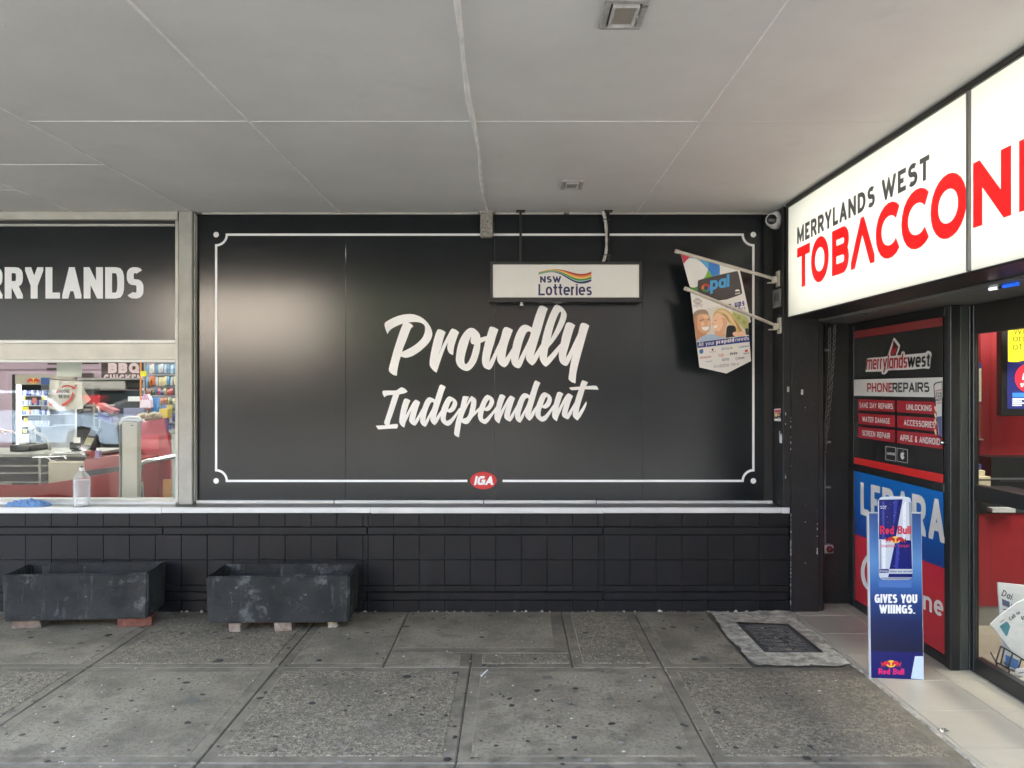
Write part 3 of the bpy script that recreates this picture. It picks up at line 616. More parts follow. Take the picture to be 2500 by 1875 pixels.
GI = [
 (z3, [(565,125),(630,155),(672,208),(620,235),(515,258),(480,360),(430,510),(380,660),(340,770),(325,845),(400,832),(475,830),(488,855),(478,900),(465,918),(380,918),(250,925),(110,935),(85,905),(65,862),(150,858),(255,853),(230,830),(222,800),(240,740),(290,590),(340,430),(392,268),(330,272),(270,285),(228,312),(200,270),(185,215),(200,188),(300,185),(450,183),(500,155),(535,130)], None),
 (z3, [(630,340),(680,350),(728,380),(700,440),(675,520),(650,600),(635,660),(680,580),(730,490),(780,405),(825,362),(875,380),(915,415),(880,510),(850,610),(830,690),(812,770),(860,690),(900,620),(950,530),(990,600),(920,690),(890,760),(850,830),(815,865),(760,840),(720,800),(702,760),(710,700),(730,620),(750,570),(720,620),(680,710),(640,790),(610,900),(560,870),(520,815),(512,770),(525,660),(550,530),(580,420),(610,350)], None),
 (z3, [(1095,315),(1150,330),(1200,360),(1225,280),(1265,160),(1295,85),(1320,70),(1370,90),(1408,118),(1370,210),(1330,340),(1280,490),(1240,620),(1212,720),(1260,650),(1320,560),(1380,600),(1310,680),(1280,740),(1240,810),(1195,852),(1150,820),(1115,760),(1112,690),(1090,750),(1050,840),(1015,885),(965,860),(920,800),(915,720),(935,590),(965,500),(1000,410),(1045,340)],
  [(1160,405),(1178,430),(1150,520),(1110,600),(1060,690),(1015,778),(1025,690),(1050,590),(1090,480),(1125,420)]),
 (z3, [(1490,298),(1550,325),(1600,365),(1628,420),(1620,480),(1580,560),(1530,600),(1480,612),(1432,592),(1415,660),(1410,740),(1430,772),(1490,740),(1560,670),(1620,590),(1670,520),(1720,560),(1650,630),(1600,710),(1540,800),(1480,858),(1430,862),(1370,830),(1320,770),(1308,700),(1320,560),(1370,430),(1420,340),(1455,305)],
  [(1540,378),(1545,410),(1520,480),(1485,530),(1450,552),(1470,490),(1505,410)]),
 (z3, [(1755,292),(1800,295),(1858,302),(1830,370),(1800,460),(1840,390),(1870,330),(1905,290),(1950,315),(1990,350),(2000,400),(1990,500),(1970,590),(2020,540),(2065,500),(2110,560),(2040,590),(1980,650),(1930,700),(1890,760),(1840,820),(1790,832),(1740,815),(1708,795),(1695,880),(1680,980),(1663,1085),(1620,1070),(1585,1045),(1570,1015),(1580,920),(1610,760),(1650,630),(1690,500),(1720,370),(1735,305)],
  [(1900,385),(1890,470),(1870,560),(1850,640),(1815,700),(1770,722),(1735,725),(1745,690),(1770,620),(1800,550),(1840,470),(1875,410)]),
 (z4, [(75,345),(130,365),(185,410),(208,470),(200,520),(160,600),(110,650),(60,662),(15,645),(-2,720),(-8,790),(12,821),(40,808),(100,750),(180,660),(250,570),(290,640),(215,700),(170,760),(110,850),(60,900),(30,912),(-20,890),(-73,849),(-103,769),(-103,699),(-73,579),(-23,459),(27,380)],
  [(125,430),(118,490),(90,550),(55,590),(33,602),(50,540),(85,470)]),
 (z4, [(345,338),(390,350),(430,380),(400,450),(375,520),(350,600),(332,668),(370,600),(420,510),(470,420),(520,360),(570,380),(612,415),(580,500),(545,610),(520,700),(508,768),(560,690),(600,620),(650,530),(690,600),(615,690),(590,760),(550,830),(515,865),(460,840),(415,800),(402,760),(410,700),(430,620),(460,550),(420,620),(380,710),(340,800),(308,900),(260,870),(220,815),(212,770),(220,690),(250,560),(280,440),(315,350)], None),
 (z4, [(795,315),(850,330),(892,358),(920,280),(960,160),(990,85),(1010,70),(1065,95),(1100,118),(1060,210),(1020,340),(980,480),(940,610),(910,720),(960,640),(1010,570),(1060,480),(1100,580),(1010,670),(980,740),(935,810),(892,848),(850,815),(810,760),(808,690),(780,770),(745,840),(712,885),(660,860),(620,800),(612,720),(625,620),(660,500),(700,410),(745,340)],
  [(858,405),(875,430),(850,510),(810,600),(760,690),(710,778),(720,690),(750,590),(785,480),(820,420)]),
 (z4, [(1185,298),(1240,320),(1295,365),(1320,420),(1315,480),(1280,560),(1230,600),(1180,612),(1128,592),(1110,660),(1105,740),(1125,772),(1180,745),(1250,670),(1310,590),(1370,510),(1420,560),(1340,640),(1290,720),(1230,810),(1180,855),(1130,862),(1070,830),(1015,770),(1003,700),(1020,570),(1065,440),(1110,345),(1150,308)],
  [(1235,378),(1238,420),(1210,490),(1175,535),(1145,555),(1165,490),(1200,410)]),
 (z4, [(1455,290),(1500,300),(1542,330),(1510,400),(1485,480),(1460,560),(1448,615),(1490,540),(1540,440),(1590,360),(1635,315),(1690,340),(1728,372),(1690,460),(1655,570),(1630,660),(1620,720),(1670,640),(1720,560),(1765,480),(1810,560),(1735,640),(1700,720),(1660,790),(1632,822),(1580,800),(1530,765),(1515,720),(1525,650),(1545,570),(1565,505),(1530,580),(1490,670),(1450,760),(1418,855),(1370,825),(1335,780),(1325,730),(1335,640),(1365,500),(1395,390),(1425,305)], None),
 (z4, [(1920,68),(1975,85),(2018,108),(1980,180),(2080,172),(2170,172),(2195,190),(2222,247),(2100,243),(1955,240),(1930,330),(1890,460),(1855,590),(1832,700),(1890,620),(1940,540),(1985,470),(1992,520),(1960,610),(1910,710),(1860,790),(1815,842),(1770,810),(1735,770),(1722,720),(1735,640),(1765,480),(1800,360),(1840,250),(1760,255),(1700,255),(1670,230),(1655,205),(1720,198),(1860,190),(1885,110),(1900,75)], None),
]
def script(G, label):
    # every letter keeps its own counter; neighbours that run together are joined
    V = []; Fc = []
    polys = [catm(f(p)) for f, p, h in G]
    tri = [catm(f(h)) for f, p, h in G if h]
    o = flat('script_lettering', polys, wl, white_vinyl, pan, holes=tri, nudge=up); o['label'] = label
script(GL, 'large white script word Proudly'); script(GI, 'smaller white script word Independent')
# border
X0, X1, Y0, Y1 = 528, 1839, 573, 1174; r = 26; lw = 5.6
c1 = ell(X0, Y0, r, r, 9, 0, 90); c2 = ell(X1, Y0, r, r, 9, 90, 180); c3 = ell(X1, Y1, r, r, 9, 180, 270); c4 = ell(X0, Y1, r, r, 9, 270, 360)
P = []
for ln in ([(1141, Y1)] + c4[::-1][0:0] + [(X0 + r, Y1)] + ell(X0, Y1, r, r, 9, 0, -90) + ell(X0, Y0, r, r, 9, 90, 0) + [(X1 - r, Y0)] + ell(X1, Y0, r, r, 9, 180, 90) + ell(X1, Y1, r, r, 9, 270, 180) + [(1227, Y1)],):
    P += stroke_polys(ln, lw)
flat('border_line', P, wl, white_vinyl, pan, nudge=up)
for x in (X0, X1):
    for y in (Y0, Y1): flat('corner_dot', [ell(x, y, 6.8, 6.8, 20)], wl, white_vinyl, pan, nudge=up)
red_vinyl = sm(196, 34, 36, 'red vinyl', rough=.4, vary=(9, .05))
em = flat('oval_emblem', [ell(1180.3, 1173, 32.7, 21.2, 40)], wl, red_vinyl, pan, nudge=up)
tw('emblem_lettering', 'IGA', 1157, 1184, 1162, 1203, wl, white_vinyl, em, nudge=(0, -.004, 0), w=.27, cw=.86, e=3.2, slant=.22, track=.06)
flat('registered_dot', [ell(1204.5, 1182, 1.3, 1.3, 8)], wl, white_vinyl, em, nudge=(0, -.004, 0))
for a, b in ((479, 815), (817, 1180), (1182, 1455), (1457, 1886)): boxo('bottom_trim', (wx(a, 5.98), wx(b, 5.98), 5.972, 5.999, .7875, .812 if a != 1457 else .809), white_nose, pan, c=.003)

# small concrete block at the ceiling
blk = thing('concrete_block', 'small speckled concrete block at the ceiling above the lettered panel', 'concrete block', (wx(1188, 5.95), 5.95, ZC))
boxo('block', (wx(1172.5, 5.93), wx(1203.5, 5.93), 5.93, 5.998, wz(578.5, 5.93), ZC - .012), aggregate, blk, c=.006)
boxo('cap_strip', (wx(1171, 5.925), wx(1205, 5.925), 5.925, 5.999, ZC - .011, ZC - .002), off_white, blk, c=.002)
# ------------------------------------------------------------------ hanging lottery sign
lot = thing('hanging_sign', 'white lottery box sign in a black frame hanging from the ceiling on two rods', 'hanging sign', (.404, 5.91, ZC))
yb = 5.84; bx0, bx1 = wx(1203.3, yb), wx(1560.3, yb); bz1, bz0 = wz(645.4, yb), wz(726, yb)
sign_face = mat('warm white sign face', (.72, .72, .68), rough=.3, vary=(2, .03))
boxo('box', (bx0 - .02, bx1 + .02, yb + .012, 5.975, bz0 - .018, bz1 + .018), black_metal, lot, c=.003)
boxo('face', (bx0, bx1, yb, yb + .011, bz0, bz1), sign_face, lot, c=.002)
B = MB(); B.box(bx0 - .022, bx1 + .022, yb - .008, yb + .011, bz1 + .001, bz1 + .02, c=.002); B.box(bx0 - .030, bx1 + .026, yb - .010, 5.97, bz0 - .034, bz0 - .019, c=.002)
B.box(bx0 - .020, bx0 - .001, yb - .006, yb + .011, bz0 - .018, bz1, c=.002); B.box(bx1 + .001, bx1 + .022, yb - .006, yb + .011, bz0 - .018, bz1, c=.002); B.build('frame', black_metal, lot)
for px in (1271, 1484):
    x = wx(px, 5.92)
    MB().tube([(x, 5.92, bz1 + .015), (x, 5.92, ZC - .004)], .0095 if px < 1300 else .013, 10).build('rod', black_metal, lot)
    boxo('ceiling_plate', (x - .035, x + .035, 5.89, 5.955, ZC - .010, ZC - .001), black_metal, lot, c=.002)
wl2 = wall(yb); n1 = (0, -.0015, 0); n2 = (0, -.0025, 0); n3 = (0, -.0035, 0)
c5 = lambda p: [(1150 + x / 4.9156, 480 + y / 4.9156) for x, y in p]
def wave(top, bot): return smooth(c5(top + bot[::-1]), 3, 40)
L_ = [((810, 903, 935), None)]
ks = [810, 900, 985, 1080, 1180, 1260, 1330, 1390, 1444]
w_red0 = [905, 884, 871, 876, 900, 921, 928, 920, 899]
w_or0 = [905, 886, 873, 884, 918, 944, 951, 944, 926]
w_ye0 = [907, 890, 878, 895, 936, 966, 975, 968, 951]
w_gr0 = [912, 894, 884, 903, 948, 980, 988, 978, 958]
w_lb0 = [925, 905, 894, 917, 970, 1006, 1011, 1001, 987]
w_nv0 = [931, 910, 899, 922, 976, 1014, 1019, 1008, 994]
w_nv1 = [937, 914, 906, 936, 996, 1035, 1045, 1037, 1015]
ramp = [w_red0, w_or0, w_ye0, w_gr0, w_lb0, w_nv0, w_nv1]
wc = [(172, 50, 36), (226, 142, 62), (238, 206, 120), (72, 140, 62), (170, 205, 195), (30, 28, 86)]
for (a, b), c, nm in zip(zip(ramp[:-1], ramp[1:]), wc, ('red', 'orange', 'yellow', 'green', 'pale', 'navy')):
    flat('rainbow_wave', [smooth(c5(list(zip(ks, a)) + list(zip(ks, b))[::-1]), 2, 60)], wl2, sm(*c, nm + ' print', rough=.35), lot, nudge=n1)
navy = sm(26, 22, 78, 'navy lettering', rough=.35)
tw('lettering', 'NSW', 1150 + 828 / 4.9156, 480 + 1033 / 4.9156, 480 + 955 / 4.9156, 1150 + 1080 / 4.9156, wl2, navy, lot, nudge=n1, w=.235, cw=.74)
tw('lettering', 'Lotteries', 1150 + 808 / 4.9156, 480 + 1186 / 4.9156, 480 + 1050 / 4.9156, 1150 + 1450 / 4.9156, wl2, navy, lot, nudge=n2, w=.165, cw=.70, xh=.78, track=.075)
wht = mat('white plastic', (.66, .65, .61), rough=.4, vary=(12, .08))
grey_pvc = mat('grey white pvc', (.54, .53, .49), rough=.4, vary=(14, .15), dirt=(30, .6, .75, (.33, .32, .29)))
hk = thing('sensor_button', 'tiny white cone shaped button below the hanging lottery sign', 'sensor', (wx(1273.5, 5.87), 5.87, bz0 - .035))
MB().lathe([(0, -.028), (.0165, -.026), (.0165, -.020), (.008, -.008), (.0125, -.001), (0, .0)], 16, (wx(1273.5, 5.87), 5.87, bz0 - .035)).build('button', wht, hk)
cb = thing('power_cable', 'white cable conduit running from the ceiling to the lottery sign, tied to its rod', 'cable', (wx(1476, 5.89), 5.89, ZC))
pp = [(1580, 178), (1592, 215), (1608, 262), (1618, 330), (1624, 400), (1625, 520), (1624, 620), (1618, 685), (1606, 730), (1592, 770), (1588, 800)]
MB().tube([wall(5.89)(1150 + x / 4.9156, 480 + y / 4.9156) for x, y in pp], .0125, 10).build('conduit', grey_pvc, cb)
for y in (275, 702):
    p = wall(5.885)(1150 + 1630 / 4.9156, 480 + y / 4.9156); MB().box(p.x - .025, p.x + .03, 5.868, 5.935, p.z - .0025, p.z + .0025).build('cable_tie', black_metal, cb)

# ------------------------------------------------------------------ pier, reveal and back of the recess
PX0, PX1 = 2.032, 2.306
pier = thing('black_pier', 'black painted pier between the lettered panel and the lit shop sign', 'pier', (2.17, 5.9, 0))
boxo('corner_bead', (PX0, 2.090, 5.776, 6.1, .788, ZC - .001), black_pier, pier, c=.003)
boxo('pier_body', (2.092, PX1, 5.782, 6.1, -.02, ZC - .001), black_pier, pier, c=.004)
chip = mat('bare white plaster chips', (.5, .5, .47), rough=.8, vary=(60, .2))
B = MB()
def chips(x, y, z0, z1, n, s, fy=True):
    for k in range(n):
        z = rnd.uniform(z0, z1); a = s * rnd.uniform(.4, 1.5); h = a * rnd.uniform(.8, 4)
        q = [(rnd.uniform(.6, 1) * a * math.cos(t), rnd.uniform(.6, 1) * h * math.sin(t)) for t in (0, 1, 2, 3, 4, 5.2)]
        B.add([(x + u, y, z + w_) for u, w_ in q], [tuple(range(6))])
chips(2.0885, 5.774, .05, .74, 46, .0035); chips(2.0885, 5.774, .8, 1.7, 9, .003); chips(2.29, 5.780, .35, 1.0, 7, .0045); chips(2.2, 5.780, .2, 2.0, 5, .004); chips(2.05, 5.774, .8, 1.5, 5, .004)
for p in ((1924, 950, 9, 14), (1958, 957, 4, 4)): 
    a = wall(5.774)(p[0], p[1]); B.add([(a.x - .008, 5.774, a.z - .02), (a.x + .008, 5.774, a.z - .022), (a.x + .01, 5.774, a.z + .016), (a.x - .007, 5.774, a.z + .02)], [(0, 1, 2, 3)])
tag(B.build('plaster_chips', chip, pier), None, kind='stuff')
rec = thing('recess_wall', 'black wall at the back of the recess beside the shop window', 'wall', (2.46, 6.05, 0))
boxo('back_wall', (2.307, 2.62, 6.0, 6.12, -.02, 2.2), black_pier, rec)
boxo('side_strip', (2.307, 2.345, 5.80, 5.999, -.02, 2.199), black_metal, rec, c=.004)
MB().tube([(2.356, 5.86, 0), (2.356, 5.86, 2.19)], .018, 10).build('drain_pipe', black_metal, rec)
# grey conduit and switch
con = thing('conduit_pipe', 'thin grey conduit running down the recess to a small switch box', 'pipe', (2.40, 5.96, .5))
cxp = wx(2013, 5.95)
gp = mat('grey conduit', (.20, .20, .19), rough=.45, vary=(15, .3))
MB().tube([(cxp, 5.95, .49), (cxp - .004, 5.95, 1.2), (cxp - .002, 5.95, 2.19)], .0115, 10).build('pipe', gp, con)
for z in (.62 + .3, 1.27, 1.98): boxo('saddle', (cxp - .016, cxp + .045, 5.936, 5.999, z - .009, z + .009), mat('grey saddle', (.22, .22, .21), rough=.5), con, c=.003)
sw = thing('switch_box', 'small white switch box with a red button at the end of the conduit', 'switch', (wx(2024, 5.93), 5.95, wz(1341, 5.93)))
sx, sz = wx(2024, 5.93), wz(1341, 5.93)
boxo('box', (sx - .036, sx + .036, 5.93, 5.999, sz - .032, sz + .032), mat('dirty pink white plastic', (.40, .34, .33), rough=.5, vary=(30, .3)), sw, c=.004)
MB().lathe([(0, -.022), (.02, -.02), (.024, -.004), (.026, 0)], 16, (sx + .004, 5.93, sz), M=Matrix.Rotation(R(-90), 3, 'X')).build('button', sm(90, 22, 24, 'dark red button', rough=.35), sw)
MB().tube([(sx - .02, 5.955, sz - .03), (sx - .035, 5.95, sz - .15), (sx - .05, 5.95, sz - .28), (sx - .05, 5.96, sz - .45)], .004, 6).build('lead', black_metal, sw)
# chain in two falls
chn = thing('hanging_chain', 'long dull chain looped down the dark recess beside the conduit', 'chain', (2.44, 5.9, 2.1))
def chain(P0, P1, n, B):
    for k in range(n):
        p = P0.lerp(P1, (k + .5) / n); p = p + Vector((.01 * math.sin(k / n * 3.1), 0, 0)); L = (P1 - P0).length / n * .72
        a = R(90 * (k % 2) + 30); pts = []
        for j in range(10):
            t = 2 * math.pi * j / 10; u = .0105 * math.cos(t); v_ = (L * .72) * math.sin(t)
            pts.append(p + Vector((u * math.cos(a), u * math.sin(a), v_)))
        B.tube(pts, .0032, 5, closed=True)
B = MB()
chain(wall(5.9)(2026, 800), wall(5.92)(2011, 1120), 30, B); chain(wall(5.9)(2039, 790), wall(5.92)(2013, 1108), 30, B); B.build('chain_links', mat('dull steel chain', (.24, .235, .22), rough=.45, metal=.6, vary=(40, .4)), chn)

# reveal stickers, camera, flags
rv = side(PX0); nl = (-.002, 0, 0)
note = thing('notice_plate', 'small grey notice plate with dark figures on the reveal between the two flag brackets', 'notice', (2.03, 5.9, 2.2))
g = lambda x, y: (1870 + x / 10.367, 680 + y / 10.367)
flat('plate', [[g(180, 310), g(395, 245), g(388, 705), g(170, 765)]], rv, mat('grey notice', (.26, .26, .25), rough=.45, vary=(40, .12)), note, nudge=nl)
flat('dark_line', [[g(188, 660), g(358, 622), g(358, 630), g(188, 668)]], rv, black_metal, note, nudge=(-.003, 0, 0))
text('figures', '6530', (*g(215, 600), g(215, 400)[1], *g(330, 570), g(330, 352)[1]), lambda x, y: rv(x, y), black_metal, note, nudge=(-.003, 0, 0), w=.22, cw=.6, track=.1)
stk = thing('warning_sticker', 'small red and white sticker with a yellow spot low on the reveal', 'sticker', (2.03, 5.85, 1.5))
g = lambda x, y: (1870 + x / 11.85, 960 + y / 11.85)
flat('backing', [[g(250, 455), g(440, 440), g(440, 805), g(250, 800)]], rv, white_vinyl, stk, nudge=nl)
flat('red_band', [[g(265, 475), g(440, 470), g(440, 565), g(265, 560)]], rv, sm(190, 70, 90, 'faded red print'), stk, nudge=(-.003, 0, 0))
flat('dark_band', [[g(258, 572), g(440, 572), g(440, 735), g(258, 730)]], rv, sm(40, 30, 34, 'dark print'), stk, nudge=(-.003, 0, 0))
flat('yellow_spot', [[g(270, 580), g(345, 580), g(350, 650), g(305, 690), g(268, 650)]], rv, sm(200, 190, 60, 'yellow print'), stk, nudge=(-.004, 0, 0))
for y in (595, 632, 705): flat('text_bar', [[g(362, y), g(418, y), g(418, y + 18), g(362, y + 18)]], rv, white_vinyl, stk, nudge=(-.004, 0, 0))
scr = thing('torn_sticker', 'torn white strip of paper stuck on the reveal just above the sill', 'sticker', (2.03, 5.85, 1.3))
flat('strip', [[g(395, 1090), g(410, 1090), g(425, 1230), g(440, 1170), g(462, 1175), g(475, 1300), g(468, 1445), g(410, 1440), g(393, 1380)]], rv, white_vinyl, scr, nudge=nl)

cc = Vector(wall(5.86)(1886, 536)); cct = thing('security_camera', 'white dome security camera with a dark lens high in the corner by the lit sign', 'security camera', tuple(cc))
camw = mat('white camera shell', (.62, .62, .60), rough=.3)
Mx = Matrix.Rotation(R(90), 3, 'Y') @ Matrix.Identity(3)
base = MB().lathe([(0, 0), (.068, 0), (.070, -.02), (.062, -.05), (.05, -.055), (0, -.055)], 28, (2.031, cc.y + .02, cc.z), M=Matrix.Rotation(R(90), 3, 'Y')).build('mount', camw, cct)
B = MB(); dirv = Vector((-.45, -.88, -.10)).normalized(); q = dirv.to_track_quat('Z', 'Y').to_matrix(); o_ = cc + Vector((.01, .02, 0))
B.lathe([(.056 * math.sin(R(a)), .056 * math.cos(R(a))) for a in range(36, 181, 12)], 26, o_, M=q); B.build('ball', camw, cct)
MB().lathe([(.040, .040), (.045, .052), (.043, .060), (.038, .058)], 26, o_, M=q).build('lens_ring', camw, cct)
MB().lathe([(0, .066), (.015, .065), (.030, .061), (.040, .053)], 26, o_, M=q).build('lens', mat('dark lens', (.012, .012, .013), rough=.3), cct)
MB().tube([Vector(wall(5.9)(1900, 520)), Vector(wall(5.88)(1905, 512)), Vector(wall(5.85)(1912, 513))], .006, 8).build('lead', camw, cct)

# flags
c6 = lambda x, y: (1620 + .2894 * x, 480 + .2894 * y)
c9 = lambda x, y: (1660 + .1989 * x, 590 + .1989 * y)
pole_m = mat('cream plastic pole', (.56, .53, .45), rough=.4, vary=(10, .1), dirt=(25, .62, .8, (.36, .33, .27)))
def bracket(t, cx_, cy_, Y):
    p = wall(Y)(cx_, cy_)
    b = boxo('bracket_plate', (PX0 - .012, PX0 - .001, Y - .036, Y + .036, p.z - .06, p.z + .06), pole_m, t, c=.003)
    B = MB(); B.box(PX0 - .05, PX0 - .012, Y - .018, Y + .018, p.z - .026, p.z + .018, c=.005); B.box(PX0 - .085, PX0 - .03, Y - .02, Y + .02, p.z - .034, p.z - .026, c=.002); B.build('bracket_socket', pole_m, t)
    return Vector((PX0 - .03, Y, p.z))
fa = thing('flag_banner', 'rear pennant showing a dark travel card, hung from the upper cream pole', 'flag', (1.6, 5.82, 2.4), 'pennants on slanted poles')
bA = bracket(fa, 1892, 681, 5.87); tA = Vector(wall(5.72)(*c6(112, 462)))
MB().tube([bA, tA], .0125, 10).build('pole', pole_m, fa); MB().tube([tA + (bA - tA).normalized() * .02, tA - (bA - tA).normalized() * .012], .0155, 10).build('pole_tip', pole_m, fa)
def fplane(Yl, Yr, pl, pr):
    def f(x, y):
        u = (x - pl) / (pr - pl); Y = Yl + (Yr - Yl) * u; return Vector(((x - CX) * Y / F, Y, H - (y - CY) * Y / F))
    return f
pa = fplane(5.735, 5.85, 1652, 1880); pb_ = fplane(5.60, 5.80, 1672, 1886)
paper = mat('printed white flag', (.78, .78, .75), rough=.5, vary=(3, .03))
def sheet(name, poly, fn, th, m, parent):
    return MB().prism(poly, lambda x, y: fn(x, y), (0, th, 0)).build(name, m, parent)
sheet('pennant', [c9(12, 150), c9(735, 352), c9(872, 985), c9(640, 1100), c9(300, 1100), c9(100, 480)], pa, .003, paper, fa)
nA = lambda k: (0, -.0015 * k, 0)
cp = lambda *p: [c9(*q) for q in p]
flat('print_shape', [smooth(cp((14, 152), (132, 185), (85, 225), (45, 272)), 3, 40)], pa, sm(196, 52, 78, 'magenta print'), fa, nudge=nA(1))
flat('print_shape', [smooth(cp((132, 185), (350, 245), (352, 290), (338, 335), (270, 260), (200, 210), (120, 203)), 3, 40)], pa, sm(96, 170, 214, 'sky blue print'), fa, nudge=nA(1))
flat('print_shape', [smooth(cp((350, 245), (485, 280), (490, 340), (487, 405), (400, 425), (340, 340), (352, 290)), 3, 40)], pa, sm(52, 122, 196, 'mid blue print'), fa, nudge=nA(1))
flat('print_shape', [smooth(cp((340, 345), (400, 425), (340, 445), (290, 455), (325, 400)), 3, 40)], pa, sm(116, 180, 62, 'leaf green print'), fa, nudge=nA(1))
flat('print_shape', [smooth(cp((120, 552), (170, 565), (222, 545), (245, 590), (240, 640), (128, 600)), 3, 40)], pa, sm(84, 148, 84, 'green print'), fa, nudge=nA(1))
card = flat('card_picture', [smooth(cp((218, 490), (235, 470), (690, 362), (712, 372), (762, 625), (748, 648), (480, 722), (240, 640)), 3, 75)], pa, sm(62, 60, 60, 'charcoal card print', rough=.4), fa, nudge=nA(2))
blue_p = sm(74, 164, 220, 'bright blue print')
a_, b_, c_, d_ = c9(368, 600), c9(372, 480), c9(606, 552), c9(592, 408)
text('card_lettering', 'pal', (*a_, b_[1] - 8, *c_, d_[1] - 2), pa, blue_p, fa, nudge=nA(3), w=.2, cw=.72, xh=.74, track=.03)
oc = c9(318, 568)
for a0, a1, col in ((20, 140, (196, 60, 50)), (140, 205, (226, 120, 60)), (205, 300, (60, 140, 70)), (300, 380, (70, 110, 190))):
    P = ell(*oc, 11, 10.5, 10, -a1, -a0) + ell(*oc, 5.2, 5, 10, -a0, -a1)
    flat('card_ring', [P], pa, sm(*col, 'ring print %d' % a0), fa, nudge=nA(3))
flat('card_mark', [ell(*c9(705, 612), 6.2, 5.2, 10, 180, 350)], pa, white_vinyl, fa, nudge=nA(3))
text('card_mark_lettering', 'NSW', (*c9(678, 650), c9(0, 632)[1], *c9(738, 640), c9(0, 622)[1]), pa, white_vinyl, fa, nudge=nA(3), w=.26, cw=.8)
nv = sm(42, 62, 132, 'royal navy print')
text('flag_lettering', 'Top ups', (*c9(500, 845), c9(0, 765)[1], *c9(792, 785), c9(0, 700)[1]), pa, nv, fa, nudge=nA(1), w=.2, cw=.62)
text('flag_lettering', 'transport', (*c9(560, 870), c9(0, 830)[1], *c9(800, 832), c9(0, 794)[1]), pa, sm(120, 124, 150, 'grey blue print'), fa, nudge=nA(1), w=.12, cw=.6)

fb = thing('flag_banner', 'front pennant with a laughing couple and the words All your prepaid needs', 'flag', (1.55, 5.7, 2.2), 'pennants on slanted poles')
bB = bracket(fb, 1893, 795, 5.84); tB = Vector(wall(5.585)(*c6(190, 778)))
MB().tube([bB, tB], .0115, 10).build('pole', pole_m, fb); MB().tube([tB + (bB - tB).normalized() * .02, tB - (bB - tB).normalized() * .012], .0145, 10).build('pole_tip', pole_m, fb)
sheet('pennant', [c9(128, 612), c9(830, 925), c9(848, 1160), c9(872, 1465), c9(572, 1618), c9(240, 1542), c9(160, 880)], pb_, .003, paper, fb)
# photograph on the pennant
def pic(*p, k=3): return smooth(cp(*p), 3, 60)
skin1 = sm(214, 168, 132, 'tan skin print'); skin2 = sm(236, 196, 162, 'fair skin print'); hair1 = sm(150, 132, 112, 'short hair print'); hair2 = sm(206, 178, 120, 'blond hair print')
flat('photo_background', [cp((158, 880), (300, 830), (470, 790), (600, 815), (832, 935), (848, 1160), (205, 1230))], pb_, sm(216, 214, 206, 'pale photo print'), fb, nudge=nA(1))
flat('photo_foliage', [pic((640, 850), (740, 890), (828, 940), (840, 1060), (790, 1080), (720, 1000), (650, 930))], pb_, sm(176, 178, 116, 'leafy photo print'), fb, nudge=nA(2))
flat('photo_foliage', [pic((700, 900), (740, 920), (735, 960), (700, 950)), pic((770, 960), (815, 980), (800, 1020), (760, 1000)), pic((650, 880), (680, 885), (690, 920))], pb_, sm(146, 156, 84, 'leaf photo print'), fb, nudge=nA(3))
flat('photo_shirt', [pic((215, 1228), (240, 1185), (300, 1150), (400, 1140), (500, 1160), (560, 1185))], pb_, sm(172, 196, 218, 'pale blue shirt print'), fb, nudge=nA(4))
flat('photo_man', [pic((165, 900), (215, 862), (300, 850), (350, 890), (372, 960), (375, 1040), (350, 1110), (300, 1150), (235, 1190), (205, 1225), (180, 1060))], pb_, skin1, fb, nudge=nA(3))
flat('photo_man_shade', [pic((168, 960), (190, 900), (215, 905), (208, 1000), (225, 1080), (270, 1120), (330, 1125), (300, 1150), (235, 1190), (205, 1225), (180, 1060))], pb_, sm(188, 140, 106, 'tan shade print'), fb, nudge=nA(4))
flat('photo_man_light', [pic((270, 905), (330, 900), (352, 940), (300, 940)), pic((250, 990), (290, 985), (300, 1030), (260, 1040)), pic((340, 985), (365, 980), (362, 1030), (345, 1030))], pb_, sm(232, 192, 158, 'tan light print'), fb, nudge=nA(4))
flat('photo_man_hair', [pic((160, 890), (200, 850), (270, 832), (330, 850), (352, 895), (270, 885), (215, 905), (185, 960), (172, 990))], pb_, hair1, fb, nudge=nA(4))
flat('photo_man_smile', [pic((262, 1050), (310, 1045), (355, 1040), (345, 1080), (305, 1092), (275, 1080))], pb_, white_vinyl, fb, nudge=nA(5))
flat('photo_man_features', [pic((235, 965), (290, 950), (292, 962), (240, 978)), pic((335, 950), (362, 948), (362, 960), (338, 962))], pb_, sm(150, 108, 80, 'brown features print'), fb, nudge=nA(5))
flat('photo_woman_hair', [pic((400, 940), (420, 870), (480, 820), (560, 830), (620, 870), (680, 950), (740, 1040), (800, 1150), (700, 1160), (620, 1080), (590, 980), (520, 890), (450, 900))], pb_, hair2, fb, nudge=nA(3))
flat('photo_woman', [pic((402, 940), (440, 885), (510, 880), (560, 930), (585, 985), (560, 1060), (548, 1120), (560, 1180), (470, 1165), (420, 1140), (425, 1090), (398, 1030), (392, 990))], pb_, skin2, fb, nudge=nA(4))
flat('photo_woman_shade', [pic((500, 930), (555, 940), (580, 985), (556, 1060), (545, 1110), (500, 1130), (470, 1110), (520, 1040), (520, 980)), pic((425, 1090), (470, 1100), (540, 1120), (558, 1170), (470, 1160), (425, 1140))], pb_, sm(218, 172, 136, 'fair shade print'), fb, nudge=nA(5))
flat('photo_hair_strand', [pic((450, 850), (520, 840), (600, 890), (650, 970), (700, 1050), (690, 1060), (620, 970), (560, 890), (500, 865)), pic((590, 985), (640, 1020), (700, 1100), (680, 1100), (620, 1040))], pb_, sm(226, 204, 156, 'pale strand print'), fb, nudge=nA(5))
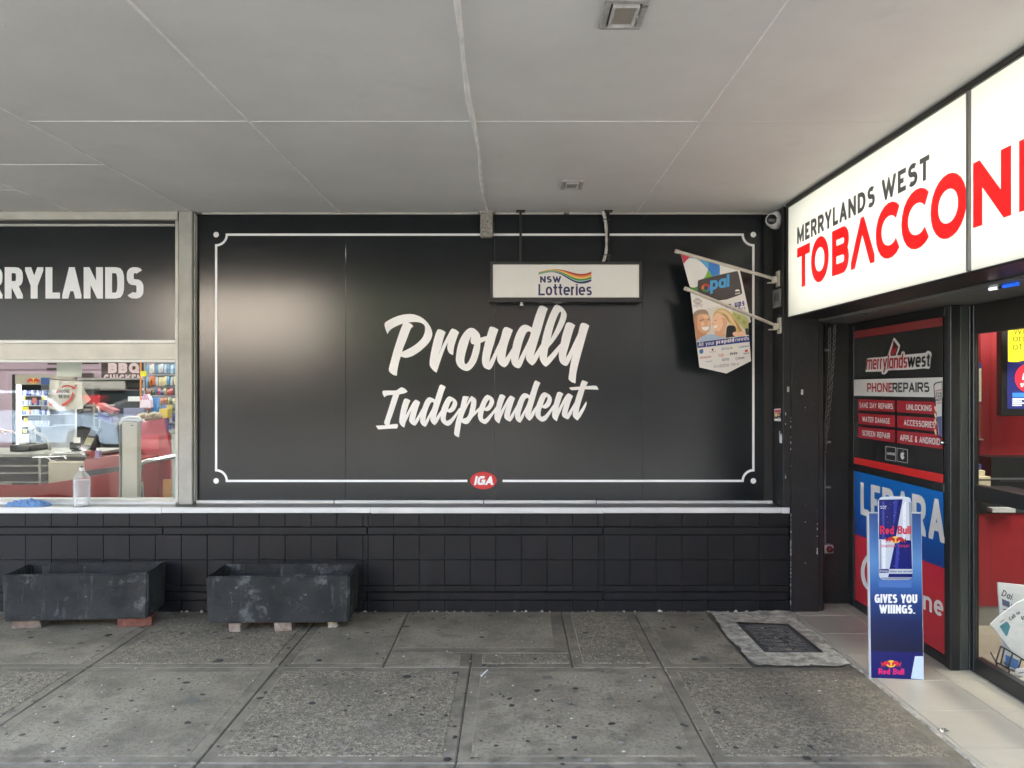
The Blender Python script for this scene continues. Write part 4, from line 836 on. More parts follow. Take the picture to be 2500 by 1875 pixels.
flat('photo_hair_strand', [pic((480, 880), (560, 905), (610, 985), (600, 990), (545, 920)), pic((650, 930), (720, 1030), (770, 1130), (755, 1135), (700, 1050))], pb_, sm(172, 140, 88, 'dark strand print'), fb, nudge=nA(5))
flat('photo_woman_smile', [pic((405, 1035), (440, 1030), (458, 1020), (450, 1055), (420, 1062))], pb_, white_vinyl, fb, nudge=nA(6))
flat('photo_woman_features', [pic((415, 970), (445, 958), (448, 966), (418, 980)), pic((392, 1000), (410, 1012), (400, 1022))], pb_, sm(184, 134, 100, 'warm features print'), fb, nudge=nA(6))
flat('photo_phone', [pic((570, 1060), (590, 1032), (650, 1030), (680, 1055), (684, 1110), (676, 1165), (560, 1182), (565, 1110))], pb_, sm(36, 36, 38, 'black phone print'), fb, nudge=nA(5))
flat('photo_hand', [pic((640, 1130), (660, 1108), (720, 1112), (780, 1090), (800, 1150), (690, 1164), (655, 1155))], pb_, skin2, fb, nudge=nA(6))
flat('photo_sleeve', [cp((795, 1070), (836, 1062), (846, 1150), (806, 1140))], pb_, sm(50, 48, 48, 'dark sleeve print'), fb, nudge=nA(5))
flat('blue_band', [cp((204, 1236), (846, 1156), (856, 1228), (212, 1306))], pb_, sm(44, 66, 140, 'blue band print'), fb, nudge=nA(6))
text('flag_lettering', 'All your', (*c9(224, 1288), c9(0, 1240)[1], *c9(420, 1262), c9(0, 1214)[1]), pb_, white_vinyl, fb, nudge=nA(7), w=.13, cw=.62)
text('flag_lettering', 'prepaid', (*c9(440, 1258), c9(0, 1205)[1], *c9(660, 1230), c9(0, 1176)[1]), pb_, white_vinyl, fb, nudge=nA(7), w=.22, cw=.68)
text('flag_lettering', 'needs', (*c9(676, 1226), c9(0, 1178)[1], *c9(840, 1206), c9(0, 1158)[1]), pb_, white_vinyl, fb, nudge=nA(7), w=.13, cw=.66)
epc = [(215, 732)]
for dx, col in ((-12, (120, 40, 50)), (14, (60, 40, 44))):
    x, y = 215 + dx, 733; P = stroke_polys([c9(x - 38, y), c9(x, y - 36), c9(x + 38, y), c9(x, y + 36)], 1.1, True); flat('diamond_logo', P, pb_, sm(*col, 'logo print %d' % dx), fb, nudge=nA(1 if dx < 0 else 2))
text('flag_lettering', 'epay', (*c9(168, 805), c9(0, 770)[1], *c9(280, 795), c9(0, 758)[1]), pb_, sm(150, 140, 140, 'grey print'), fb, nudge=nA(1), w=.1, cw=.8, xh=.85)
red_p = sm(186, 60, 66, 'soft red print'); grey_p = sm(130, 128, 128, 'mid grey print'); teal_p = sm(60, 130, 170, 'teal blue print'); dk_p = sm(56, 52, 54, 'charcoal print')
def lg(s, x0, y0, x1, h, m, w=.16, cw=.66, tilt=-.11):
    y1 = y0 + (x1 - x0) * tilt; text('flag_lettering', s, (*c9(x0, y0), c9(0, y0 - h)[1], *c9(x1, y1), c9(0, y1 - h)[1]), pb_, m, fb, nudge=nA(1), w=w, cw=cw, xh=.8)
flat('roundel_logo', [ell(*c9(262, 1350), 5.2, 5.4, 14)], pb_, teal_p, fb, nudge=nA(1)); lg('T', 245, 1366, 285, 42, nv, .25)
flat('drop_logo', [ell(*c9(400, 1326), 2.4, 2.6, 10)], pb_, dk_p, fb, nudge=nA(1)); lg('vodafone', 362, 1362, 440, 12, red_p)
lg('OPTUS', 508, 1334, 606, 28, teal_p); flat('bubble_logo', [ell(*c9(630, 1304), 3.6, 2.6, 10)], pb_, sm(190, 180, 90, 'olive print'), fb, nudge=nA(1))
lg('Lebara', 724, 1305, 845, 26, teal_p); lg('amaysim', 246, 1436, 382, 24, red_p); lg('Virgin', 470, 1415, 540, 40, red_p, .1)
lg('dodo', 612, 1392, 704, 34, dk_p, .2); flat('square_logo', [cp((796, 1330), (834, 1322), (832, 1350), (800, 1356))], pb_, red_p, fb, nudge=nA(1)); lg('boost', 782, 1382, 848, 20, dk_p)
lg('aussie', 320, 1480, 395, 14, teal_p); lg('opay', 515, 1464, 604, 34, nv, .12); flat('ring_logo', stroke_polys(ell(*c9(700, 1434), 3.2, 3.4, 14), .9, True), pb_, dk_p, fb, nudge=nA(1)); lg('kash', 724, 1442, 790, 26, dk_p, .18)
lg('Available here', 416, 1552, 722, 42, grey_p, .09, .6)

TUBE = .36
# ------------------------------------------------------------------ lit box sign over the shop front
SX = 2.035; sgn = thing('lit_shop_sign', 'long white lit box sign with red and grey tobacconist lettering over the shop front', 'shop sign', (2.3, 4, 2.2))
SY1, SYD, SZ0, SZ1 = 5.685, 3.43, 2.207, 3.018
def acrylic():
    m = bpy.data.materials.new('backlit acrylic'); m.use_nodes = True; N = m.node_tree.nodes; L = m.node_tree.links; p = N['Principled BSDF']; p.inputs['Base Color'].default_value = (.6, .6, .58, 1); p.inputs['Roughness'].default_value = .3
    t = N.new('ShaderNodeBsdfTranslucent'); t.inputs[0].default_value = (.93, .93, .88, 1); x = N.new('ShaderNodeMixShader'); x.inputs[0].default_value = .22; L.new(t.outputs[0], x.inputs[1]); L.new(p.outputs[0], x.inputs[2]); L.new(x.outputs[0], N['Material Output'].inputs[0]); return m
lit_w = acrylic(); liner = mat('white box liner', (.62, .62, .60), rough=.8)
B = MB()
for bb in ((2.60, 2.62, 2.16, 5.70, SZ0 - .004, ZC - .002), (SX + .012, 2.599, 2.16, 5.70, ZC - .012, ZC - .002), (SX + .012, 2.599, 2.16, 5.70, SZ0 - .004, SZ0 + .003), (SX + .012, 2.599, 5.692, 5.70, SZ0 + .004, ZC - .013), (SX + .012, 2.599, 2.16, 2.17, SZ0 + .004, ZC - .013)): B.box(*bb)
B.build('sign_box', dark_frame, sgn)
B = MB()
for bb in ((2.585, 2.598, 2.175, 5.688, SZ0 + .006, ZC - .016), (SX + .02, 2.584, 2.175, 5.688, ZC - .022, ZC - .015), (SX + .02, 2.584, 2.175, 5.688, SZ0 + .005, SZ0 + .010), (SX + .02, 2.584, 5.684, 5.690, SZ0 + .011, ZC - .023)): B.box(*bb)
B.build('box_liner', liner, sgn)
tube_m = mat('sign tube', (1, .985, .93), emit=TUBE)
for z in (2.41, 2.61, 2.80):
    for y0_, y1_ in ((2.3, 3.40), (3.46, 4.52), (4.58, 5.60)): MB().tube([(2.33, y0_, z), (2.33, y1_, z)], .015, 10).build('light_tube', tube_m, sgn)
for a, b in ((SYD + .012, SY1), (2.17, SYD - .012)): MB().quad((SX + .004, a, SZ0 + .006), (SX + .004, b, SZ0 + .006), (SX + .004, b, SZ1), (SX + .004, a, SZ1)).build('light_panel', lit_w, sgn)
B = MB(); B.box(SX - .010, SX + .011, 2.16, 5.70, SZ1 + .001, ZC - .003, c=.003); B.box(SX - .006, SX + .011, 2.16, 5.70, SZ0 - .006, SZ0 + .005, c=.003); B.box(SX - .006, SX + .011, SY1 + .001, 5.70, SZ0 + .006, SZ1, c=.002); B.build('sign_frame', dark_frame, sgn)
boxo('divider', (SX - .008, SX + .011, SYD - .011, SYD + .011, SZ0 + .006, SZ1), mat('grey sign divider', (.16, .16, .15), rough=.4), sgn, c=.003)
ss = side(SX); c7 = lambda x, y: (1900 + .3919 * x, 150 + .3919 * y); ns = (-.0025, 0, 0)
lit_red = mat('backlit red film', lin((208, 22, 24)), rough=.35, emit=.055); lit_grey = mat('backlit grey film', lin((74, 74, 74)), rough=.35, emit=.03)
def sg(ch, x0, x1, m=lit_red, w=.27, **k):
    Y0 = SX * F / (c7(x0, 0)[0] - CX); Y1 = SX * F / (c7(x1, 0)[0] - CX)
    return Y0, Y1
def sl(s, Y0, Y1, za, zb, m, **k):
    V, Fc, T = text_uv(s, **k); x = SX - .0025
    return MB().add([(x, Y0 + (Y1 - Y0) * u / T, za + (zb - za) * v) for u, v in V], Fc).build('lettering', m, sgn)
for ch, x0, x1 in (('T', 120, 200), ('O', 207, 317), ('B', 337, 443), ('_', 455, 603), ('C', 610, 757), ('C', 770, 940), ('O', 952, 1178), ('N', 1217, 1455)):
    Y0, Y1 = sg(ch, x0, x1); ov = .008 if ch in 'OC' else 0
    hgt = .285; cw = abs(Y0 - Y1) / hgt / WID.get(ch, 1)
    sl(ch, Y0, Y1, 2.398 - ov, 2.684 + ov, lit_red, w=.235, cw=cw, e=2.05)
sl('I', 3.085, 3.017, 2.398, 2.684, lit_red, w=.235, cw=.9); sl('S', 2.95, 2.73, 2.392, 2.69, lit_red, w=.235, cw=.8); sl('T', 2.68, 2.44, 2.398, 2.684, lit_red, w=.235, cw=.9)
def sgY(x): return SX * F / (c7(x, 0)[0] - CX)
sl('MERRYLANDS', sgY(120), sgY(605), 2.715, 2.833, lit_grey, w=.225, cw=.72, e=2.2, track=.16); sl('WEST', sgY(648), sgY(945), 2.715, 2.833, lit_grey, w=.225, cw=.76, e=2.2, track=.15)

# ------------------------------------------------------------------ shop front of the tobacconist
FX = 2.62
sf = thing('tobacconist_shopfront', 'dark framed shop front of the tobacconist with vinyl covered panes', 'shop front', (FX, 5.3, 0))
boxo('soffit', (2.30, 2.90, 2.16, 6.05, 2.186, 2.201), soffit_m, sf)
boxo('stile', (FX, FX + .09, 5.905, 6.03, 0, 2.185), dark_frame, sf, c=.004)
boxo('bottom_rail', (FX + .001, FX + .089, 4.66, 5.904, 0, .068), dark_frame, sf, c=.004)
boxo('middle_rail', (FX - .006, FX + .088, 4.662, 5.904, 1.054, 1.108), dark_frame, sf, c=.004)
boxo('top_rail', (FX - .002, FX + .089, 4.662, 5.904, 2.126, 2.185), dark_frame, sf, c=.004)
boxo('stile', (FX - .004, FX + .09, 4.612, 4.661, 0, 2.185), dark_frame, sf, c=.004)
MB().box(FX - .008, FX + .05, 4.585, 4.610, 0, 2.185, c=.004).build('mullion', dark_frame, sf)
boxo('mullion', (FX + .052, FX + .105, 4.590, 4.613, 0, 2.185), mat('olive grey frame', (.045, .05, .042), rough=.35), sf, c=.004)
boxo('mullion', (FX + .107, FX + .165, 4.588, 4.613, 0, 2.185), dark_frame, sf, c=.004)
MB().lathe([(0, -.03), (.012, -.03), (.016, -.02), (.012, -.008), (.012, 0)], 14, (FX - .008, 4.64, 1.36), M=Matrix.Rotation(R(90), 3, 'Y')).build('lock_knob', mat('bright steel', (.5, .5, .5), rough=.25, metal=1), sf)
boxo('pane_backing', (FX + .02, FX + .03, 4.662, 5.904, .069, 1.053), black_metal, sf); boxo('pane_backing', (FX + .02, FX + .03, 4.662, 5.904, 1.109, 2.125), black_metal, sf)
for z0_, z1_ in ((.069, 1.053), (1.109, 2.125)): boxo('vinyl_pane', (FX + .004, FX + .012, 4.664, 5.902, z0_, z1_), mat('gloss black vinyl', (.016, .016, .016), rough=.2), sf)
# upper vinyl poster
po = thing('phone_repair_poster', 'black and red phone repairs window poster with a tilted phone logo', 'poster', (FX, 5.3, 1.6))
pf = side(FX); c8 = lambda x, y: (2040 + .3314 * x, 700 + .3316 * y)
def nk(k): return (-.0016 * k + .003, 0, 0)
q8 = lambda *p: [c8(*q) for q in p]
pblack = sm(40, 40, 39, 'black poster print', rough=.28); pred = sm(168, 44, 54, 'red poster print', rough=.28); pwhite = sm(214, 212, 206, 'white poster print', rough=.3); pfade = sm(140, 58, 58, 'dull red poster print', rough=.28); pbright = sm(206, 44, 44, 'bright red poster print', rough=.28)
def lay(name, p, m, k=1, fn=None, parent=None): return flat(name, [p], fn or pf, m, parent or po, nudge=nk(k))
lay('poster_ground', q8((135, 328), (790, 220), (790, 1446), (135, 1302)), pblack, 1)
lay('red_bar', q8((135, 330), (790, 222), (790, 288), (135, 382)), pfade, 2); lay('red_bar', q8((135, 1254), (794, 1382), (794, 1446), (135, 1302)), pbright, 2)
dots = []
for i in range(26):
    for j in range(44):
        x = 142 + i * 17 + (8.5 if j % 2 else 0); ytop = 395 - (x - 135) * .155; y = ytop + j * 13.5
        fade = (x - 135) / 420 + max(0, (y - 560)) / 420
        if 660 < y < 815 or fade + rnd.uniform(-.08, .08) > .95 and not (y < 400): continue
        if y > 815 and x > 165: continue
        s_ = .85 * max(.35, 1 - fade * .6); cx_, cy_ = c8(x, y); dots.append([(cx_ + s_ * math.cos(t), cy_ + s_ * math.sin(t)) for t in (0, 1.57, 3.14, 4.71)])
for j in range(34):
    for i in range(3):
        x = 146 + i * 15 + (7 if j % 2 else 0); y = 830 + j * 12.5
        if x - 140 < 40 - i * 3 and y < 1245: cx_, cy_ = c8(x, y); dots.append([(cx_ + .72 * math.cos(t), cy_ + .72 * math.sin(t)) for t in (0, 1.57, 3.14, 4.71)])
B = MB()
for d in dots: B.add([Vector(pf(*p)) + Vector(nk(2)) for p in d], [(0, 1, 2, 3)])
tag(B.build('halftone_dots', sm(196, 196, 190, 'grey dot print'), po), None, kind='stuff')
c10 = lambda x, y: (2080 + x / 9.217, 780 + y / 9.217)
q10 = lambda *p: [c10(*q) for q in p]
wp = smooth(q10((310, 1180), (345, 890), (360, 872), (520, 858), (790, 830), (820, 770), (850, 755), (880, 770), (890, 822), (1110, 800), (1120, 735), (1155, 716), (1190, 730), (1200, 795), (1560, 760), (1670, 745), (1690, 715), (1740, 708), (1790, 750), (1798, 810), (1780, 880), (1762, 1080), (1730, 1110), (1640, 1098), (1440, 1118), (1340, 1125), (1050, 1140), (830, 1148), (790, 1200), (740, 1235), (690, 1232), (668, 1205), (672, 1170)), 2, 60)
lay('logo_outline', wp, pwhite, 3)
lay('logo_phone', smooth(q10((835, 752), (945, 425), (965, 408), (1085, 560), (1095, 600), (1025, 815)), 2, 70), pwhite, 4)
lay('logo_phone_screen', q10((880, 760), (955, 470), (1062, 612), (1000, 805), (890, 812)), pblack, 5)
lay('logo_flame', smooth(q10((900, 790), (905, 680), (945, 550), (965, 560), (950, 640), (980, 670), (1020, 600), (1030, 640), (1005, 740), (960, 800)), 2, 70), pred, 6)
def ptext(s, p0, t0, p1, t1, m, k, conv, **kw): a, b = conv(*p0), conv(*p1); return text('poster_lettering', s, (a[0], a[1], conv(0, t0)[1], b[0], b[1], conv(0, t1)[1]), pf, m, po, nudge=nk(k), **kw)
ptext('merrylands', (335, 1132), 820, (1255, 1085), 760, pred, 5, c10, w=.15, cw=.62, e=4, xh=.74, track=.07, slant=.06)
ptext('west', (1258, 1082), 762, (1765, 1060), 735, pblack, 5, c10, w=.17, cw=.66, e=4, xh=.74, track=.07, slant=.06)
lay('white_bar', q8((135, 684), (790, 667), (790, 815), (135, 802)), pwhite, 2)
ptext('PHONE', (346, 1632), 1430, (915, 1638), 1424, pred, 3, c10, w=.2, cw=.8, e=4, track=.12); ptext('REPAIRS', (918, 1638), 1422, (1748, 1632), 1412, pblack, 3, c10, w=.2, cw=.86, e=4, track=.12)
for (x0, y0a, y0b, x1, y1a, y1b), s, tx in (((168, 828, 908, 438, 838, 923), 'SAME DAY REPAIRS', (178, 424)), ((168, 930, 1010, 438, 947, 1035), 'WATER DAMAGE', (198, 402)), ((168, 1030, 1110, 438, 1056, 1148), 'SCREEN REPAIR', (198, 402)),
        ((453, 838, 923, 760, 848, 942), 'UNLOCKING', (523, 710)), ((453, 950, 1036, 760, 968, 1068), 'ACCESSORIES', (505, 735)), ((453, 1060, 1150, 790, 1090, 1195), 'APPLE & ANDROID', (477, 770))):
    lay('red_strip', q8((x0, y0a), (x1, y1a), (x1, y1b), (x0, y0b)), pred, 2)
    f_ = lambda x, a, b: a + (b - a) * (x - x0) / (x1 - x0)
    A, Bx = tx; e_ = .24
    def yy(x, t): a, b = f_(x, y0a, y1a), f_(x, y0b, y1b); return a + (b - a) * t
    ptext(s, (A, yy(A, .76)), yy(A, .28), (Bx, yy(Bx, .76)), yy(Bx, .28), pwhite, 3, c8, w=.2, cw=.74, e=3.4, track=.13)
for x0, x1, a0, a1, b0, b1 in ((370, 442, 1175, 1186, 1272, 1284), (453, 530, 1188, 1200, 1284, 1298)):
    flat('badge_frame', stroke_polys(q8((x0, a0), (x1, a1), (x1, b1), (x0, b0)), .9, True), pf, pwhite, po, nudge=nk(2))
ptext('SAMSUNG', (378, 1236), 1216, (436, 1244), 1222, pwhite, 2, c8, w=.24, cw=.9)
lay('apple_mark', smooth(q8((478, 1235), (484, 1220), (494, 1222), (504, 1222), (506, 1232), (500, 1242), (507, 1256), (498, 1272), (488, 1270), (480, 1258)), 2, 60), pwhite, 2); lay('apple_leaf', q8((491, 1217), (500, 1206), (499, 1214)), pwhite, 2)
lay('phone_picture', smooth(q8((725, 725), (740, 706), (790, 696), (790, 1118), (770, 1112), (758, 1095)), 2, 70), pblack, 4)
lay('phone_picture_screen', q8((733, 730), (745, 714), (789, 704), (789, 1106), (772, 1100), (764, 1085)), pwhite, 5)
lay('phone_picture_foot', q8((755, 958), (789, 952), (789, 1106), (772, 1100)), sm(92, 98, 140, 'dusk blue print'), 6)
for s, y in (('QUA', 796), ('PAR', 820), ('REP', 845)): ptext(s, (745, y), y - 20, (788, y - 4), y - 25, pblack, 6, c8, w=.2, cw=.8)
lay('red_line', q8((742, 765), (789, 754), (789, 760), (743, 771)), pred, 6); lay('red_line', q8((752, 858), (789, 850), (789, 855), (752, 864)), pred, 6)
for y in (890, 940, 985, 1060): lay('fingertip', smooth(q8((734, y), (740, y - 14), (748, y - 4), (752, y + 26), (746, y + 34)), 2, 80), skin2, 6)

# lower vinyl poster
pl = thing('phone_brand_poster', 'blue over red window poster with big white lettering behind the drink board', 'poster', (FX, 5.3, .5))
bl_m = grad_mat('blue poster print', .55, 1.05, [(0, (34, 58, 128)), (.5, (24, 88, 164)), (1, (22, 104, 178))]); rd_m = grad_mat('red poster print lower', .07, .6, [(0, (160, 38, 48)), (.7, (186, 46, 56)), (1, (190, 44, 62))])
lay('poster_blue', [(2084.5, 1149.5), (2302, 1197.5), (2305, 1388), (2087, 1303)], bl_m, 1, parent=pl); lay('poster_red', [(2087, 1303), (2305, 1388), (2306, 1599), (2087, 1463)], rd_m, 1, parent=pl)
big_w = sm(216, 212, 204, 'white big lettering print', rough=.3)
def ltext(s, q, **kw): return text('poster_lettering', s, q, pf, big_w, pl, nudge=nk(2), **kw)
letters('LEBARA', (2101, 1255, 1177, 2306, 1327, 1222), pf, big_w, pl, nudge=nk(2), w=.2, cw=.62, e=2.4, track=.12)
letters('ne', (2254, 1487, 1441, 2303, 1508, 1455), pf, big_w, pl, nudge=nk(2), track=.13, w=.17, cw=.72, xh=.74)
flat('poster_lettering', stroke_polys(ell(2133, 1397, 27, 44, 28), 9.5, True), pf, big_w, pl, nudge=nk(2)); flat('poster_lettering', stroke_polys(ell(2240, 1468, 9, 17, 18), 7, True), pf, big_w, pl, nudge=nk(2))
# ------------------------------------------------------------------ drink display board
std = thing('display_board', 'tall blue drink board with a die cut can on top, standing on entrance tiles', 'display stand', (2.22, 4.46, 0))
def stp(x, y):
    u = (x - 2120) / 130; Y = 4.475 - .032 * u; return Vector(((x - CX) * Y / F, Y, H - (y - CY) * Y / F))
card_edge = mat('white card edge', (.62, .62, .61), rough=.7)
bq = [(2120, 1252), (2249, 1253), (2255.5, 1660), (2125, 1655)]
MB().prism(bq, stp, (.006, .036, 0)).build('board', card_edge, std)
gz = grad_mat('blue drink board print', wz(1655, 4.46), wz(1252, 4.46), [(0, (16, 22, 100)), (.155, (18, 25, 98)), (.165, (13, 19, 52)), (.34, (18, 34, 82)), (.47, (30, 60, 120)), (.56, (50, 94, 156)), (.70, (90, 136, 186)), (.84, (62, 104, 160)), (1, (42, 72, 126))], rough=.3)
def sn(k): return (-.0003 * k, -.0012 * k, 0)
flat('board_print', [[(2121.5, 1253), (2248, 1254), (2254.5, 1659.5), (2127, 1654.5)]], stp, gz, std, nudge=sn(1))
kc = lambda x, y: (2120 + x / 7.9, 1210 + y / 7.9)
qc = lambda *p: [kc(*q) for q in p]
silver = mat('silver print', lin((196, 204, 212)), rough=.25); canblue = sm(26, 32, 104, 'deep can blue print', rough=.22); can_hi = sm(52, 62, 150, 'lighter can blue print', rough=.22); steel_p = sm(140, 148, 158, 'steel print', rough=.25); pale_p = sm(222, 226, 230, 'pale silver print', rough=.25)
co = smooth(qc((185, 95), (215, 45), (260, 25), (500, 14), (760, 28), (805, 52), (806, 95), (826, 140), (836, 800), (842, 1545), (800, 1600), (740, 1616), (270, 1614), (215, 1575), (200, 1535), (190, 800), (176, 150)), 2, 60)
can = MB().prism(co, stp, (.001, .004, 0)).build('can_cutout', silver, std)
can.location = can.location + Vector((-.0008, -.0062, 0))
def cf(n, p, m, k): return flat(n, [p], stp, m, std, nudge=(-.0008, -.0064 - .0008 * k, 0))
cf('can_rim', smooth(qc((190, 70), (260, 40), (500, 30), (750, 42), (802, 70), (790, 58), (740, 34), (500, 20), (260, 30), (205, 55)), 2, 60), pale_p, 1)
cf('can_panel', qc((196, 76), (655, 66), (512, 842), (196, 838)), canblue, 1); cf('can_panel', qc((514, 852), (820, 856), (834, 1410), (396, 1410)), canblue, 1)
cf('can_panel_shine', qc((255, 110), (300, 108), (300, 836), (255, 836)), can_hi, 2); cf('can_panel_shine', qc((480, 90), (560, 85), (500, 500), (470, 560)), can_hi, 2); cf('can_panel_shine', qc((540, 860), (600, 860), (560, 1408), (500, 1408)), can_hi, 2)
cf('can_shade', qc((770, 110), (826, 140), (832, 850), (790, 850)), steel_p, 1); cf('can_shade', qc((210, 850), (235, 850), (245, 1405), (215, 1405)), steel_p, 1); cf('can_highlight', qc((250, 860), (330, 860), (320, 1405), (262, 1405)), pale_p, 1)
cf('can_highlight', qc((650, 200), (700, 110), (720, 110), (705, 840), (660, 840)), pale_p, 1)
cf('can_foot_band', qc((203, 1410), (386, 1410), (376, 1482), (204, 1482)), canblue, 2); cf('can_foot_band', qc((384, 1500), (839, 1500), (838, 1568), (370, 1568)), canblue, 2)
cf('can_foot', smooth(qc((225, 1572), (250, 1600), (500, 1612), (780, 1602), (825, 1572)), 2, 60), steel_p, 2)
drk = sm(196, 36, 66, 'raspberry red print', rough=.28)
def stt(s, x0, y0, x1, h, m, k=3, y1=None, **kw):
    a, b = kc(x0, y0), kc(x1, y0 if y1 is None else y1); return text('can_lettering', s, (a[0], a[1], a[1] - h / 7.9, b[0], b[1], b[1] - h / 7.9), stp, m, std, nudge=(-.0008, -.0064 - .0008 * k, 0), **kw)
stt('Red Bull', 212, 738, 806, 160, drk, w=.2, cw=.66, xh=.7, track=.06); stt('ENERGY DRINK', 240, 992, 782, 50, drk, w=.13, cw=.72)
stt('Less Sugar', 208, 215, 340, 30, pale_p, w=.12); stt('same wings', 220, 248, 326, 26, pale_p, w=.12); stt('Vitalises body and mind', 396, 1474, 825, 40, canblue, w=.14, cw=.55); stt('Energy', 215, 1462, 365, 36, pale_p, w=.14)
sun_y = sm(236, 190, 84, 'sun yellow print', rough=.3); bull_r = sm(176, 34, 40, 'bull red print', rough=.3)
BUL = [(-1, .42), (-.98, .78), (-.9, .88), (-.93, .62), (-.84, .52), (-.7, .78), (-.5, .95), (-.28, .9), (-.12, .72), (-.04, .48), (-.1, .36), (-.06, .2), (-.16, .1), (-.24, .3), (-.34, .42), (-.46, .38), (-.55, .16), (-.7, .02), (-.66, .16), (-.56, .36), (-.72, .34), (-.86, .1), (-1, 0), (-.92, .18), (-.86, .36)]
def bulls(conv, cx, cy, wd, ht, fn, parent, k, nu, suncol, bullcol):
    flat('sun_disc', [[conv(*q) for q in ell(cx, cy - ht * .5, wd * .24, ht * .56, 24)]], fn, suncol, parent, nudge=nu(k))
    for s_ in (1, -1): flat('bull_figure', [smooth([conv(cx + s_ * x * wd * .5, cy - y * ht) for x, y in BUL], 2, 60)], fn, bullcol, parent, nudge=nu(k + 1))
bulls(kc, 512, 905, 400, 120, stp, std, 0, lambda k: (-.0008, -.0064 - .0008 * (k + 3), 0), sun_y, bull_r)
for k in range(46):                                                      # printed drops
    pass
drops = []
for k in range(60):
    x, y = rnd.uniform(215, 815), rnd.uniform(130, 1390); s_ = rnd.uniform(2.5, 6.5); drops.append([kc(x + s_ * math.cos(t), y + 1.3 * s_ * math.sin(t)) for t in (0, 1, 2, 3, 4, 5)])
B = MB()
for d in drops: B.add([Vector(stp(*p)) + Vector((-.0008, -.0096, 0)) for p in d], [tuple(range(6))])
tag(B.build('printed_drops', sm(150, 158, 192, 'drop print', rough=.2), std), None, kind='stuff')
kr = lambda x, y: (2080 + x / 3.192, 1140 + y / 3.192)
flat('can_reflection_print', [[kr(205, 882), kr(465, 882), kr(462, 940), kr(208, 936)]], stp, sm(74, 112, 176, 'pale reflection print', rough=.3), std, nudge=sn(2))
def st2(s, x0, y0, x1, h, m, **kw):
    a, b = kr(x0, y0), kr(x1, y0 + 3); return text('board_lettering', s, (a[0], a[1], a[1] - h / 3.192, b[0], b[1], b[1] - h / 3.192), stp, m, std, nudge=sn(2), **kw)
st2('GIVES YOU', 176, 1058, 508, 68, white_vinyl, w=.24, cw=.60, e=2.6, track=.06); st2('WIIINGS.', 212, 1140, 492, 68, white_vinyl, w=.24, cw=.60, e=2.6, track=.06)
bulls(kr, 304, 1558, 158, 50, stp, std, 2, sn, sm(246, 200, 60, 'bright sun print', rough=.3), sm(206, 40, 58, 'bright bull print', rough=.3))
st2('Red Bull', 206, 1614, 406, 46, sm(214, 36, 110, 'magenta red print', rough=.3), w=.22, cw=.66, xh=.7, track=.05)
flat('pale_wedge', [[kr(490, 1474), kr(557, 1474), kr(558, 1656), kr(458, 1648)]], stp, sm(196, 214, 224, 'ice blue print', rough=.3), std, nudge=sn(2))
MB().prism([(0, .0), (.16, 0), (0, .5)], lambda a, b: Vector((2.22, 4.50 + a, .004 + b)), (.006, 0, 0)).build('easel_back', card_edge, std)

# ------------------------------------------------------------------ glazed front and inside of the tobacconist
GX = 2.735; gsf = thing('glazed_shop_window', 'black framed glass shop window at the far right with newspapers behind it', 'shop window', (GX, 4, 0))
boxo('stile', (GX, GX + .022, 4.562, 4.586, 0, 2.185), dark_frame, gsf, c=.004)
for z0_, z1_, nm in ((0.003, .093, 'bottom_rail'), (1.032, 1.117, 'middle_rail'), (2.012, 2.185, 'top_rail')): boxo(nm, (GX, GX + .05, 2.15, 4.561, z0_, z1_), dark_frame, gsf, c=.004)
for z0_, z1_ in ((.094, 1.031), (1.118, 2.011)): MB().quad((GX + .026, 2.15, z0_), (GX + .026, 4.561, z0_), (GX + .026, 4.561, z1_), (GX + .026, 2.15, z1_)).build('pane', shop_glass, gsf)
tob_red = mat('red shop wall', lin((150, 38, 42)), rough=.4, vary=(2, .06)); tob_red2 = mat('red counter panel', lin((140, 34, 42)), rough=.45, vary=(3, .06))
tw_ = thing('shop_back_wall', 'red painted wall inside the tobacconist', 'wall', (4.5, 5.6, 0)); boxo('wall_face', (2.72, 9, 5.62, 5.9, 0, 3.0), tob_red, tw_); boxo('wall_strip', (3.415, 3.43, 5.612, 5.62, 1.2, 3), tob_red2, tw_)
tag(boxo('shop_ceiling', (2.72, 9, 2.14, 5.62, 2.98, 3.02), mat('white shop ceiling', (.7, .7, .68), rough=.8)), 'white ceiling inside the tobacconist', kind='structure')
cn = thing('shop_counter', 'low red fronted counter with a black top inside the tobacconist', 'counter', (4.5, 5.5, 0))
boxo('front_panel', (2.73, 7, 5.44, 5.60, .143, .80), tob_red2, cn); boxo('skirting', (2.73, 7, 5.45, 5.60, 0, .142), mat('grey skirting', (.22, .21, .19), rough=.5), cn)
boxo('black_top', (wx(2420, 5.4), 7, 5.40, 5.60, .93, 1.20), black_metal, cn); boxo('steel_strip', (wx(2421, 5.39), 7, 5.392, 5.399, wz(1171, 5.39), wz(1167, 5.39)), mat('brushed strip', (.3, .3, .31), rough=.3, metal=.7), cn); boxo('under_shelf', (2.73, 7, 5.43, 5.60, .801, .92), black_metal, cn)
boxo('shelf_edge', (wx(2419, 5.38), wx(2475, 5.38), 5.36, 5.425, wz(1250, 5.38), wz(1240, 5.38)), mat('pale grey shelf', (.5, .5, .5), rough=.4), cn)
YB = 5.60; bw = wall(YB); z8 = lambda x, y: (2360 + x / 3.686, 790 + y / 3.686)
pp_ = thing('wall_notice', 'cream printed sheet pinned on the red wall behind the glass', 'notice', (3.3, YB, 1.7))
